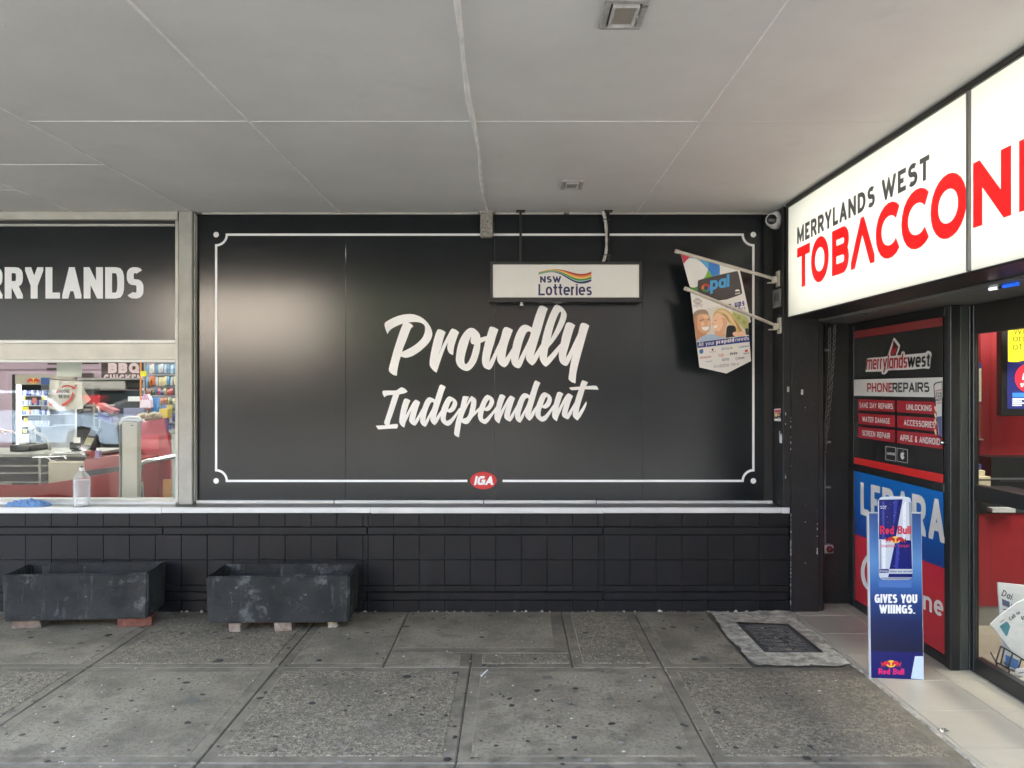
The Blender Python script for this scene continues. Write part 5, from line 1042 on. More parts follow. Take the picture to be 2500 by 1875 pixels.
flat('sheet', [[z8(40, 405), z8(130, 405), z8(130, 702), z8(40, 702)]], bw, mat('cream paper', lin((206, 204, 176)), rough=.6), pp_, nudge=(0, -.004, 0)); flat('blue_head', [[z8(40, 352), z8(132, 352), z8(132, 404), z8(40, 404)]], bw, sm(70, 66, 118, 'dull violet print'), pp_, nudge=(0, -.004, 0))
for y in (440, 462, 505, 560, 608, 655): flat('text_line', [[z8(66, y), z8(110 if y % 3 else 96, y), z8(110 if y % 3 else 96, y + 5), z8(66, y + 5)]], bw, sm(110, 106, 96, 'faint text print'), pp_, nudge=(0, -.006, 0))
ph = thing('leaflet_holder', 'clear empty leaflet holder low on the red wall behind the glass', 'leaflet holder', (3.3, YB, 1.4)); flat('holder', [[z8(60, 730), z8(132, 730), z8(134, 1045), z8(60, 1045)]], bw, sm(150, 76, 70, 'clear tinted plastic', rough=.15), ph, nudge=(0, -.012, 0)); boxo('lip', (wx(2376, YB), wx(2396, YB), 5.57, 5.598, wz(1074, YB), wz(1071, YB)), mat('clear edge', (.45, .4, .38), rough=.2), ph)
YS = 5.30; scw = wall(YS)
scn = thing('lottery_screen', 'dark framed blue screen with a red disc behind the shop glass', 'screen', (3.6, YS, 1.7))
boxo('screen_frame', (wx(2445, YS), wx(2640, YS), YS + .002, YS + .06, wz(1016, YS), wz(800, YS)), black_metal, scn, c=.006)
flat('screen_picture', [[(2459, 812), (2630, 812), (2630, 998), (2459, 998)]], scw, mat('blue screen picture', lin((42, 44, 104)), rough=.3, emit=.03), scn, nudge=(0, -.001, 0))
flat('red_disc', [ell(2513, 923, 36, 36, 36)], scw, mat('red disc picture', lin((214, 40, 56)), rough=.3, emit=.05), scn, nudge=(0, -.003, 0))
scr_w = mat('white screen lettering', (.8, .8, .8), rough=.3, emit=.05)
tw('screen_lettering', 'LOTTO', 2494, 927, 911, 2560, scw, scr_w, scn, nudge=(0, -.005, 0), w=.3, cw=.8, slant=.2); tw('screen_lettering', '$5', 2490, 945, 935, 2504, scw, scr_w, scn, nudge=(0, -.005, 0), w=.2); 
flat('blue_strip', [rect(2471, 959, 2530, 970)], scw, mat('light blue picture', lin((60, 120, 220)), rough=.3, emit=.04), scn, nudge=(0, -.003, 0))
for k, y in enumerate((973, 978, 983, 988)): flat('text_bar', [rect(2471, y, (2520, 2494, 2516, 2494)[k], y + 2.6)], scw, scr_w, scn, nudge=(0, -.003, 0))
yl = thing('yellow_poster', 'bright yellow sheet with dark lettering hanging in front of the blue screen', 'poster', (3.5, 5.2, 1.95))
yw = wall(5.2); flat('sheet', [smooth([(2461, 805), (2560, 790), (2560, 868), (2530, 872), (2500, 880), (2480, 884), (2461, 883)], 2, 60)], yw, mat('glowing yellow paper', lin((226, 214, 20)), rough=.5, emit=.012), yl)  # the paper carries a faint emission of its own
for s, y, x1 in (('What', 816, 2535), ('on', 834, 2500), ('offer', 854, 2530)): tw('poster_lettering', s, 2472, y, y - 17, x1, yw, sm(76, 74, 16, 'olive lettering'), yl, nudge=(0, -.003, 0), w=.11, cw=.8, xh=.75)
cs = thing('card_stack', 'stacked boxes of cream phone cards on a dark ledge behind the shop glass', 'card boxes', (3.05, 5.0, 1.04))
boxo('ledge', (2.80, 3.3, 4.75, 5.12, 1.02, 1.036), black_metal, cs)
YC = 4.9; crm = mat('cream card', lin((206, 192, 160)), rough=.5, vary=(20, .1))
for x0, x1, y0, y1, dy in ((2380, 2419, 1188, 1164, 0), (2381, 2417, 1163, 1151, .05)): boxo('card_box', (wx(x0, YC), wx(x1, YC), YC + dy, YC + dy + .1, wz(y0, YC), wz(y1, YC)), crm, cs, c=.002)
boxo('dark_label', (wx(2387, YC), wx(2418, YC), YC - .002, YC - .0005, wz(1173, YC), wz(1170, YC)), black_metal, cs); boxo('blue_box', (wx(2380, YC), wx(2412, YC), YC + .07, YC + .12, wz(1150, YC), wz(1136, YC)), sm(60, 58, 112, 'violet card'), cs)
# ceiling light of the tobacconist
for k, x in enumerate((3.3, 5.0)):
    l = thing('shop_ceiling_light', ('white strip light on the tobacconist ceiling nearest the shop window', 'white strip light deeper in the tobacconist ceiling')[k], 'ceiling light', (x, 4.2, 2.97), 'strip lights inside the tobacconist'); boxo('diffuser', (x - .12, x + .12, 3.2, 5.2, 2.95, 2.978), mat('shop tube light', (1, .96, .9), emit=2.4), l)
# newspapers in a wire rack
npf = lambda Y: wall(Y)
zn = lambda x, y: (2400 + x / 5.53, 1400 + y / 5.53)
news = mat('newsprint', lin((206, 206, 202)), rough=.7, vary=(30, .05)); ink = sm(38, 38, 40, 'newspaper ink', rough=.8); gphoto = sm(128, 128, 130, 'grey news photo', rough=.8)
def bent(fn, B_):
    def f(x, y): p = Vector(fn(x, y)); p.y += B_ * math.sin((x - 2420) / 40); return p
    return f
rk = thing('newspaper_rack', 'small black wire rack holding newspapers on the shop floor', 'newspaper rack', (2.95, 4.55, 0))
B = MB(); fr_ = wall(4.50); bk_ = wall(4.62)
top = [fr_(*zn(x, y)) for x, y in ((240, 985), (290, 1010), (400, 1075), (520, 1150), (640, 1230))]; bot = [fr_(*zn(x, y)) for x, y in ((172, 1195), (236, 1228), (340, 1288), (460, 1335), (590, 1400))]
B.tube(top, .005, 6); B.tube(bot, .005, 6)
for a, b in zip(top, bot): B.tube([a, b], .0045, 6)
for a in (bot[0], bot[2], bot[4]): B.tube([a, a + Vector((.07, .16, 0))], .0045, 6); B.tube([a + Vector((.005, .0, 0)), Vector((a.x + .005, a.y, .004))], .0045, 6)
B.build('wire_frame', black_metal, rk)
def paper_(label, Y, poly, prints):
    t = thing('newspaper', label, 'newspaper', (2.95, Y, .3), 'newspapers in the wire rack'); f0 = bent(wall(Y), .012)
    v, f = union([[zn(*p) for p in poly]] ); MB().prism([zn(*p) for p in poly], f0, (0, .012, 0)).build('folded_sheets', news, t)
    for k, (kind, a) in enumerate(prints):
        if kind == 'img': flat('news_picture', [[zn(*p) for p in a[0]]], f0, a[1], t, nudge=(0, -.002, 0))
        else:
            s, q, w, cw = a; p0, p1, p2 = zn(*q[0]), zn(*q[1]), q[2]
            dx, dy = p1[0] - p0[0], p1[1] - p0[1]; L0 = math.hypot(dx, dy); n = (dy / L0 * p2, -dx / L0 * p2); V, Fc, T = text_uv(s, w=w, cw=cw)
            vs = [f0(p0[0] + dx * u / T + n[0] * v_, p0[1] + dy * u / T + n[1] * v_) + Vector((0, -.0022, 0)) for u, v_ in V]; MB().add(vs, Fc).build('headline', ink, t)
    return t
paper_('standing newspaper headed Daily at the back of the rack', 4.60, [(210, 128), (330, 140), (600, 170), (640, 900), (480, 1330), (300, 1280), (270, 900), (240, 500)],
       [('t', ('Daily', ((252, 300), (470, 400), 15), .14, .6)), ('img', ([(262, 345), (372, 390), (376, 470), (270, 432)], sm(84, 90, 112, 'blue grey photo'))), ('t', ('MEGA', ((385, 440), (440, 480), 9), .2, .6)), ('img', ([(275, 480), (330, 488), (332, 500), (277, 492)], ink)), ('img', ([(272, 520), (322, 530), (322, 540), (272, 530)], ink)), ('img', ([(312, 1100), (500, 1185), (480, 1310), (316, 1240)], sm(74, 122, 186, 'blue news photo'))), ('img', ([(380, 1160), (410, 1150), (430, 1200), (420, 1245), (385, 1225)], skin2))])
paper_('tilted open newspaper with bold headline in front of the standing one', 4.55, [(105, 690), (250, 570), (480, 405), (640, 330), (720, 900), (640, 1150), (490, 1170), (400, 1060), (275, 890)],
       [('t', ('NEWS', ((240, 672), (300, 635), 3), .16, .7)), ('img', ([(228, 715), (325, 655), (352, 670), (420, 790), (335, 862), (320, 850)], sm(70, 126, 138, 'teal news panel'))), ('img', ([(270, 705), (325, 672), (330, 690), (282, 722)], sm(158, 176, 70, 'lime news panel'))),
        ('t', ('Call to', ((385, 648), (520, 545), 9.5), .2, .6)), ('t', ('get kids', ((412, 738), (590, 605), 9.5), .2, .6)), ('t', ('off the', ((452, 792), (600, 680), 9.5), .2, .6)), ('t', ('phone', ((490, 838), (610, 745), 9.5), .2, .6)),
        ('img', ([(370, 905), (440, 815), (530, 940), (480, 1045)], gphoto)), ('img', ([(520, 880), (640, 800), (642, 806), (522, 886)], ink)), ('img', ([(530, 905), (640, 830), (642, 836), (532, 911)], ink)), ('img', ([(496, 1040), (530, 985), (536, 990), (502, 1046)], ink))])
paper_('crumpled newspaper lying at the foot of the wire rack', 4.47, [(470, 1310), (540, 1290), (650, 1320), (660, 1430), (560, 1410), (460, 1370)], [('img', ([(490, 1350), (560, 1338), (562, 1348), (492, 1360)], ink))])
tub = thing('light_stick', 'short white and blue light stick on the dark soffit under the lit sign', 'light', (2.50, 4.0, 2.18))
a0 = side(2.5); 
def sofp(px, py): Y = (2.175 - H) * F / (CY - py); return Vector(((px - CX) * Y / F, Y, 2.175))
A, Bp, Cp, D = sofp(2416, 706), sofp(2437, 702.5), sofp(2450, 699.5), sofp(2485, 693)
MB().tube([A, Bp], .008, 10).build('white_end', mat('white glowing cap', (.85, .88, 1), emit=.05), tub); MB().tube([Bp, Cp], .007, 10).build('grey_joint', dark_frame, tub); MB().tube([Cp, D], .009, 10).build('blue_end', mat('blue glowing tube', lin((40, 100, 230)), emit=.035), tub)
B = MB()
for px, py in ((2110, 769), (2135, 762)): 
    p = sofp(px, py); B.box(p.x - .02, p.x + .02, p.y - .008, p.y + .008, 2.178, 2.1855, c=.003)
B.build('cable_clips', gp, sf)

# ------------------------------------------------------------------ planters on their bricks
plant_m = mat('chalky black planter', (.024, .0245, .023), rough=.72, spec=.25, vary=(4, .4), bump=(35, .5), dirt=[(2.6, .48, .72, (.046, .047, .044)), (3.4, .56, .74, (.012, .012, .0115)), (16, .58, .74, (.10, .102, .096), .12), (8, .57, .68, (.105, .107, .10)), (24, .655, .73, (.20, .20, .19)), (70, .70, .74, (.36, .35, .33))])
soil_m = mat('dusty planter floor', (.075, .07, .06), rough=.95, vary=(25, .5), bump=(40, .8), dirt=(18, .55, .7, (.24, .23, .21)))
def planter(cx, cy, rot, wd, dp, ht, z0, label):
    t = thing('planter_box', label, 'planter', (cx, cy, z0), 'empty planters below the wall'); M = Matrix.Translation((cx, cy, 0)) @ Matrix.Rotation(R(rot), 4, 'Z')
    bm = bmesh.new(); bmesh.ops.create_cube(bm, size=1)
    for v in bm.verts: v.co = (v.co.x * wd * (1.0 if v.co.z > 0 else .985), v.co.y * dp * (1.0 if v.co.z > 0 else .97), z0 + (v.co.z + .5) * ht)
    topf = max(bm.faces, key=lambda f: f.calc_center_median().z)
    r = bmesh.ops.inset_region(bm, faces=[topf], thickness=.032); 
    e = bmesh.ops.extrude_discrete_faces(bm, faces=[topf]); nf = e['faces'][0]
    for v in nf.verts: v.co.z -= ht * .52; v.co.x *= .985; v.co.y *= .97
    nf.material_index = 1
    bmesh.ops.bevel(bm, geom=[x for x in bm.edges if x.calc_length() > .1], offset=.011, segments=2, affect='EDGES')
    bmesh.ops.subdivide_edges(bm, edges=bm.edges[:], cuts=2, use_grid_fill=True)
    for v in bm.verts:
        v.co += Vector((math.sin(v.co.y * 31 + v.co.z * 27), math.sin(v.co.x * 17 + v.co.z * 23), math.sin(v.co.x * 13 + v.co.y * 19))) * .0018
        v.co = M @ v.co
    me = bpy.data.meshes.new('box'); bm.to_mesh(me); bm.free(); me.materials.append(plant_m); me.materials.append(soil_m); put('box', me, t)
    B = MB()
    for k in range(40):
        p = M @ Vector((rnd.uniform(-.45, .45) * wd * .9, rnd.uniform(-.4, .42) * dp * .85, z0 + ht * .485)); s_ = rnd.uniform(.005, .022)
        B.add([(p.x - s_, p.y - s_ * .6, p.z), (p.x + s_, p.y - s_ * .5, p.z), (p.x + s_ * .7, p.y + s_ * .7, p.z), (p.x - s_ * .6, p.y + s_ * .6, p.z), (p.x, p.y, p.z + s_ * .8)], [(0, 1, 4), (1, 2, 4), (2, 3, 4), (3, 0, 4)])
    tag(B.build('dry_crumbs', soil_m, t), None, kind='stuff')
planter(-3.065, 5.535, 4.8, .978, .355, .325, .066, 'empty black planter standing under the window, chalk marked, at the left edge')
planter(-1.628, 5.497, 2.0, .985, .385, .325, .064, 'empty black planter under the lettered panel, the cleaner of the two')
red_b = mat('red brick', (.17, .060, .038), rough=.85, vary=(30, .3), bump=(60, .5), dirt=(15, .58, .75, (.22, .16, .12))); pink_b = mat('mortared pale brick', (.21, .155, .115), rough=.9, vary=(25, .35), bump=(50, .6), dirt=(14, .5, .65, (.28, .25, .2)))
def brick(x, y, rot, w, d, h, m, label):
    M = Matrix.Translation((x, y, 0)) @ Matrix.Rotation(R(rot), 4, 'Z'); o = MB().box(-w / 2, w / 2, -d / 2, d / 2, .001, h, c=.005, M=M).build('support_brick', m); tag(o, label, 'brick', 'bricks under the planters')
    for v in o.data.vertices: v.co += Vector((rnd.uniform(-.007, .007), rnd.uniform(-.007, .007), 0 if v.co.z > h * .6 else rnd.uniform(0, .002)))
brick(wx(70, 5.43), 5.45, 8, .19, .14, .062, pink_b, 'pale mortar crusted brick under the front left of the window planter'); brick(wx(334, 5.50), 5.505, 14, .23, .15, .066, red_b, 'red brick under the right end of the window planter')
brick(wx(586, 5.40), 5.41, -4, .09, .2, .060, pink_b, 'small pinkish brick end below the middle left of the cleaner planter'); brick(wx(697, 5.40), 5.42, 3, .115, .2, .062, pink_b, 'wider pinkish brick end below the middle of the cleaner planter')
brick(wx(640, 5.50), 5.55, 2, .2, .1, .06, red_b, 'dark red brick set back in the shade under the cleaner planter'); brick(wx(808, 5.40), 5.45, 12, .07, .1, .060, collar_m, 'grey stone chip under the right end of the cleaner planter')

# ------------------------------------------------------------------ bottle and cloth on the sill
def mixmat(name, col, fac, rough=.1):
    m = bpy.data.materials.new(name); m.use_nodes = True; N = m.node_tree.nodes; L = m.node_tree.links; p = N['Principled BSDF']; p.inputs['Base Color'].default_value = (*col, 1); p.inputs['Roughness'].default_value = rough; p.inputs['Specular IOR Level'].default_value = .8
    t = N.new('ShaderNodeBsdfTransparent'); x = N.new('ShaderNodeMixShader'); lw = N.new('ShaderNodeLayerWeight'); lw.inputs[0].default_value = .35; mr = N.new('ShaderNodeMapRange'); mr.inputs[3].default_value = fac; mr.inputs[4].default_value = min(1, fac + .45)
    L.new(lw.outputs['Facing'], mr.inputs[0]); L.new(mr.outputs[0], x.inputs[0]); L.new(t.outputs[0], x.inputs[1]); L.new(p.outputs[0], x.inputs[2]); L.new(x.outputs[0], N['Material Output'].inputs[0]); return m
clear_p = mixmat('clear bottle plastic', (.75, .78, .78), .10); water_p = mixmat('bottle water and film', (.70, .74, .75), .20)
bx, by, bz = wx(197, 5.845), 5.86, .787
bt = thing('water_bottle', 'clear plastic water bottle with a white cap standing on the sill', 'bottle', (bx, by, bz))
prof = [(0, .004), (.045, .0), (.056, .006), (.059, .02)]
for k in range(9): prof += [(.060, .028 + k * .0125), (.0572, .0335 + k * .0125)]
prof += [(.060, .142), (.060, .196), (.058, .21), (.050, .232), (.036, .25), (.021, .262), (.0155, .268), (.0155, .278)]
MB().lathe(prof, 28, (bx, by, bz)).build('bottle_body', clear_p, bt); MB().lathe([(0, .006), (.054, .008), (.056, .03), (.0565, .19), (.055, .2), (0, .2)], 24, (bx, by, bz)).build('water', water_p, bt)
MB().lathe([(0, .292), (.0165, .291), (.0185, .288), (.0185, .270), (.0165, .268), (0, .268)], 20, (bx, by, bz)).build('cap', white_vinyl, bt)
cl = thing('blue_cloth', 'crumpled light blue cleaning cloth lying on the window sill', 'cloth', (wx(62, 5.83), 5.83, .79))
n = 44; vs = []; fs = []
for i in range(n + 1):
    for j in range(n + 1):
        u, v_ = i / n, j / n; x = (u - .5) * .29 + .014 * math.sin(9 * v_ + 2) + .006 * math.sin(31 * v_ + 12 * u); y = (v_ - .5) * .115 + .016 * math.sin(7 * u) + .005 * math.sin(37 * u)
        env = (math.sin(math.pi * u) ** .4) * (math.sin(math.pi * v_) ** .45); a_ = 6.3 * u + 3.4 * v_ + 1.4 * math.sin(6 * v_ + 1) + .8 * math.sin(11 * u)
        h = env * (.012 + .034 * abs(math.sin(a_)) ** .7 + .012 * abs(math.sin(13 * u - 9 * v_ + 1.5 * math.sin(8 * u))) + .006 * math.sin(41 * u + 17 * v_)); vs.append((wx(62, 5.83) + x, 5.865 + y, .789 + max(0, h)))
for i in range(n):
    for j in range(n): fs.append((i * (n + 1) + j, i * (n + 1) + j + 1, (i + 1) * (n + 1) + j + 1, (i + 1) * (n + 1) + j))
MB().add(vs, fs, 0, True).build('folded_cloth', mat('blue microfibre', lin((104, 140, 184)), rough=.95, vary=(30, .15), bump=(150, .3)), cl)
# ------------------------------------------------------------------ supermarket window
win = thing('shop_window', 'cream framed supermarket window with a black name panel above its glass', 'shop window', (-4, YP, 1.8))
WL, WR = -5.62, wx(429, 5.97)
boxo('head', (WL, WR + .03, 5.93, 6.08, wz(537, 5.95), ZC - .002), cream_alu, win, c=.004); boxo('head_groove', (WL, WR, 5.965, 6.05, wz(546, 5.96), wz(538, 5.95)), dark_frame, win); boxo('head_bead', (WL, WR, 5.95, 6.05, wz(551, 5.95), wz(546.5, 5.95)), cream_alu, win, c=.002)
boxo('name_panel', (WL, WR, 5.985, 6.03, wz(830, 5.985), wz(551.5, 5.985)), black_film, win)
boxo('transom_bead', (WL, WR, 5.955, 6.05, wz(838, 5.96), wz(830.5, 5.96)), white_nose, win, c=.002); boxo('transom', (WL, WR, 5.965, 6.05, wz(878, 5.965), wz(838.5, 5.965)), cream_alu, win, c=.002); boxo('transom_bead', (WL, WR, 5.955, 6.05, wz(884.5, 5.96), wz(878.5, 5.96)), white_nose, win, c=.002)
boxo('jamb', (WR + .0015, wx(435.5, 5.955), 5.955, 6.08, .80, wz(537.5, 5.95)), cream_alu, win, c=.003)
boxo('sill_frame', (WL, WR, 5.965, 6.05, wz(1232, 5.965), wz(1225.5, 5.965)), white_nose, win, c=.002); boxo('sill_frame', (WL, WR, 5.975, 6.05, wz(1225, 5.975), wz(1217.5, 5.975)), cream_alu, win, c=.003); boxo('sill_foot', (WL, wx(432, 5.95), 5.94, 6.06, .7875, wz(1232.5, 5.965)), white_nose, win, c=.003)
MB().quad((WL, 6.0, wz(1217, 6)), (WR, 6.0, wz(1217, 6)), (WR, 6.0, wz(885, 6)), (WL, 6.0, wz(885, 6))).build('pane', glass, win)
wn5 = wall(5.985)
tw('lettering', 'MERRYLANDS', -143, 729, 652.5, 351, wn5, silver_vinyl, win, nudge=(0, -.004, 0), w=.19, cw=.50, e=3.0, track=.06)
post = tag(boxo('concrete_post', (wx(436, 5.93), wx(469, 5.93), 5.93, 6.2, .787, ZC - .001), concrete_post, c=.005), 'pale vertical concrete post between the window and the lettered panel', 'post')
gapb = tag(boxo('dark_gap_strip', (wx(469.2, 5.97) + .004, wx(479, 6.0), 6.006, 6.06, .79, ZC - .012), black_metal), 'dark gap strip drawn in black for the shaded gap beside the concrete post', 'gap strip')  # black strip stands for the dark gap beside the post
MB().box(wx(469, 5.95) + .012, wx(469, 5.95) + .020, 5.955, 6.005, .812, ZC - .02, c=.002).build('edge_angle', off_white, gapb)

# ------------------------------------------------------------------ inside the supermarket
tag(boxo('store_floor', (-14, 2.3, 6.2, 15.8, -.1, 0), mat('grey vinyl floor', (.16, .16, .155), rough=.35, vary=(2, .1))), 'grey vinyl floor inside the supermarket', kind='structure')
tag(boxo('store_ceiling', (-14, 2.3, 6.2, 15.8, 3.02, 3.05), mat('white store ceiling', (.72, .72, .70), rough=.85)), 'white ceiling inside the supermarket', kind='structure')
tag(boxo('store_side_wall', (2.1, 2.3, 6.2, 15.8, 0, 3.0), off_white), 'plain side wall inside the supermarket', kind='structure')
pinkw = mat('pink reflection boards', lin((178, 154, 166)), rough=.6, vary=(3, .05)); bwall = tag(boxo('store_back_wall', (-14, 2.1, 13.96, 14.1, 0, 3.02), pinkw), 'supermarket back wall, boards tinted pink to imitate a reflection on the glass', kind='structure')  # pink boards imitate a building reflected in the window glass
for k in range(7): boxo('board', (-14, -4.4, 13.93, 13.955, 2.0 + k * .145, 2.0 + k * .145 + .138), pinkw, bwall, c=.006)
dk = mat('dull brown slot', (.07, .05, .05), rough=.8); w14 = 13.92
for x0, x1, y0, y1 in ((116, 138, 886, 890), (114, 138, 898, 903.5), (199, 240, 885.5, 889), (198, 229, 911, 921)): boxo('vent_slot', (wx(x0, w14), wx(x1, w14), w14, 13.929, wz(y1, w14), wz(y0, w14)), dk, bwall)
ORD = ['first', 'second', 'third', 'fourth', 'fifth', 'sixth', 'seventh', 'eighth', 'ninth', 'tenth', 'eleventh', 'twelfth', 'thirteenth']
for k, (x, y) in enumerate([(a, b) for a in (-9.5, -6.6, -4.2, -1.8) for b in (7.6, 9.9, 12.2)]):
    l = thing('store_light', 'long white supermarket ceiling light, %s row from the window, %s from the left' % (ORD[k % 3], ORD[k // 3]), 'ceiling light', (x, y, 3.0), 'ceiling lights inside the supermarket'); boxo('diffuser', (x - .75, x + .75, y - .15, y + .15, 2.985, 3.018), mat('store tube light', (1, .985, .95), emit=1.3), l)
grey_m = mat('grey counter laminate', lin((140, 138, 130)), rough=.4, vary=(4, .06)); beige_m = mat('beige counter panel', lin((176, 168, 146)), rough=.4, vary=(3, .05)); ctr_red = mat('red counter laminate', lin((136, 18, 20)), rough=.3, vary=(2, .05)); rubber = mat('black rubber bumper', (.015, .015, .015), rough=.5)
YK = 7.2; ck = thing('checkout_counter', 'red and beige checkout counter with open shelves just inside the window', 'counter', (-4.4, YK, 0)); X = lambda p, Y=YK: wx(p, Y)
boxo('worktop', (-7.2, X(209), YK, YK + .75, 1.035, 1.065), grey_m, ck, c=.004); boxo('shelf_back', (-7.2, X(120), YK + .5, YK + .52, .74, 1.034), black_metal, ck)
for z in (.80, .885, .955): boxo('shelf', (-7.2, X(120), YK + .004, YK + .499, z - .008, z + .008), grey_m, ck, c=.002)
for x in (-6.2, X(97)): boxo('upright', (x - .012, x + .012, YK, YK + .49, .77, 1.034), grey_m, ck)
boxo('side_panel', (X(120.5), X(209), YK - .03, YK + .6, .70, 1.00), beige_m, ck, c=.012); boxo('plinth', (-7.2, X(209), YK + .02, YK + .6, 0, .70), black_metal, ck)
MB().lathe([(0, -.002), (.012, -.002), (.012, .0), (0, 0)], 14, (X(200, 7.17), YK - .031, wz(1140, 7.17)), M=Matrix.Rotation(R(-90), 3, 'X')).build('cable_hole', black_metal, ck)
rpts = [(-20, 1183), (60, 1184), (110, 1181), (170, 1172), (211, 1164.5), (288, 1151), (335, 1142)]
def curve_panel(nm, p, ztop, zbot, Y0, m):
    B = MB(); prev = None
    for x, y in p:
        Yp_ = Y0 + (x / 340) * .12; a = Vector((wx(x, Yp_), Yp_ - .03, 0)); c_ = [(a.x, a.y, wz(y + ztop, Yp_)), (a.x, a.y, zbot if zbot < .5 else wz(y + zbot, Yp_)), (a.x, a.y + .04, zbot if zbot < .5 else wz(y + zbot, Yp_)), (a.x, a.y + .04, wz(y + ztop, Yp_))]
        if prev: B.add(prev + c_, [(0, 1, 5, 4), (2, 3, 7, 6), (3, 0, 4, 7)])
        prev = c_
    return B.build(nm, m, ck)
curve_panel('curved_front', rpts, 0, .02, 6.95, ctr_red)
EF = [(211, 1121), (250, 1116), (288, 1112), (335, 1106)]
curve_panel('end_front', EF, 0, 27, 7.04, ctr_red); curve_panel('bumper', EF, 27.5, 44, 7.06, rubber)
boxo('end_block', (X(211), X(340), YK + .02, YK + .6, .05, 1.02), ctr_red, ck)
def small(name, label, cat, builder, loc, group=None):
    t = thing(name, label, cat, loc, group); builder(t); return t
# card terminal, monitor, lamp, wire racks
eft = thing('card_terminal', 'dark card payment terminal on the checkout counter', 'card terminal', (X(224, 7.3), 7.3, 1.06)); M = Matrix.Translation((X(224, 7.3), 7.3, 1.20)) @ Matrix.Rotation(R(-32), 4, 'X') @ Matrix.Rotation(R(8), 4, 'Y')
MB().box(-.045, .045, -.02, .02, -.11, .12, c=.008, M=M).build('terminal_body', rubber, eft); MB().box(-.036, .036, -.024, -.021, .02, .10, M=M).build('terminal_screen', mat('grey blue screen', lin((120, 130, 142)), rough=.2), eft); MB().box(-.036, .036, -.024, -.021, -.075, .0, M=M).build('terminal_keys', sm(150, 146, 110, 'yellowish keys'), eft); boxo('terminal_arm', (X(221, 7.3), X(228, 7.3), 7.31, 7.35, 1.065, 1.16), rubber, eft)
mon = thing('till_screen', 'black till screen with a white sticker seen from behind on the counter', 'monitor', (X(180, 7.45), 7.45, 1.06)); boxo('screen_back', (X(169, 7.45), X(196, 7.45), 7.45, 7.48, wz(1098, 7.45), wz(1079, 7.45)), rubber, mon, c=.006); boxo('sticker', (X(179, 7.44), X(195, 7.44), 7.444, 7.449, wz(1079, 7.44) - .01, wz(1068, 7.44)), white_vinyl, mon); boxo('screen_foot', (X(178, 7.45), X(190, 7.45), 7.42, 7.52, 1.066, wz(1098.5, 7.45)), rubber, mon, c=.003)
tl = thing('cash_register', 'dark till with a receipt printer on the counter behind the glass', 'till', (X(55, 7.5), 7.5, 1.065)); boxo('till_body', (X(31, 7.5), X(80, 7.5), 7.45, 7.8, 1.066, wz(1085, 7.5)), dark_frame, tl, c=.008); boxo('printer', (X(44, 7.5), X(63, 7.5), 7.5, 7.66, wz(1084.5, 7.5), wz(1062, 7.5)), white_vinyl, tl, c=.008); boxo('display_pole', (X(63, 7.5), X(73, 7.5), 7.55, 7.6, wz(1084.5, 7.5), wz(1040, 7.5)), grey_m, tl, c=.004)
lmp = thing('scanner_arm', 'bent grey scanner arm standing on the checkout counter', 'scanner', (X(120, 7.3), 7.3, 1.06)); a = wall(7.3); MB().tube([a(122, 1100), a(120, 1085), a(112, 1072), a(100, 1062), a(88, 1055), a(78, 1047)], .014, 8).build('arm', grey_m, lmp); MB().tube([a(82, 1050), a(73, 1044)], .028, 10).build('head', mat('pale scanner head', (.5, .52, .5), rough=.3), lmp); MB().lathe([(.05, 0), (.04, .012), (0, .014)], 16, (X(122, 7.3), 7.3, 1.066)).build('foot', grey_m, lmp)
wr = thing('bag_wire_rack', 'chrome wire bag rack lying across the checkout counter', 'wire rack', (X(150, 7.15), 7.15, 1.07)); chrome = mat('chrome', (.62, .62, .62), rough=.2, metal=1); a = wall(7.12); B = MB()
for p in ([(79, 1114), (80, 1117), (140, 1115), (165, 1112)], [(121, 1112), (130, 1107), (170, 1104), (206, 1103)], [(115, 1117), (126, 1125), (165, 1120), (160, 1112)], [(79, 1114), (120, 1115), (150, 1113)], [(196, 1103), (206, 1110)], [(155, 1112), (163, 1121)]): B.tube([a(*q) for q in p], .006, 6)
B.build('wires', chrome, wr)
def pbox(name, label, cat, x0, x1, y0, y1, Y, d, m, rot=0, group=None):
    t = MB(); cx_, cz_ = (wx(x0, Y) + wx(x1, Y)) / 2, (wz(y0, Y) + wz(y1, Y)) / 2; w_, h_ = abs(wx(x1, Y) - wx(x0, Y)), abs(wz(y1, Y) - wz(y0, Y))
    t.box(-w_ / 2, w_ / 2, 0, d, -h_ / 2, h_ / 2, c=.004); o = t.build(name, m); o.location = (cx_, Y, cz_); o.rotation_euler = (0, R(rot), 0); return tag(o, label, cat, group)
pbox('sweets_box', 'small pink sweets box beside the card terminal', 'box', 206, 221, 1101, 1119, 7.25, .08, sm(196, 110, 104, 'pink box')); pbox('lilac_box', 'lilac and white upright packet next to the card terminal', 'box', 231, 242, 1100, 1119, 7.25, .05, sm(166, 156, 196, 'lilac box'))
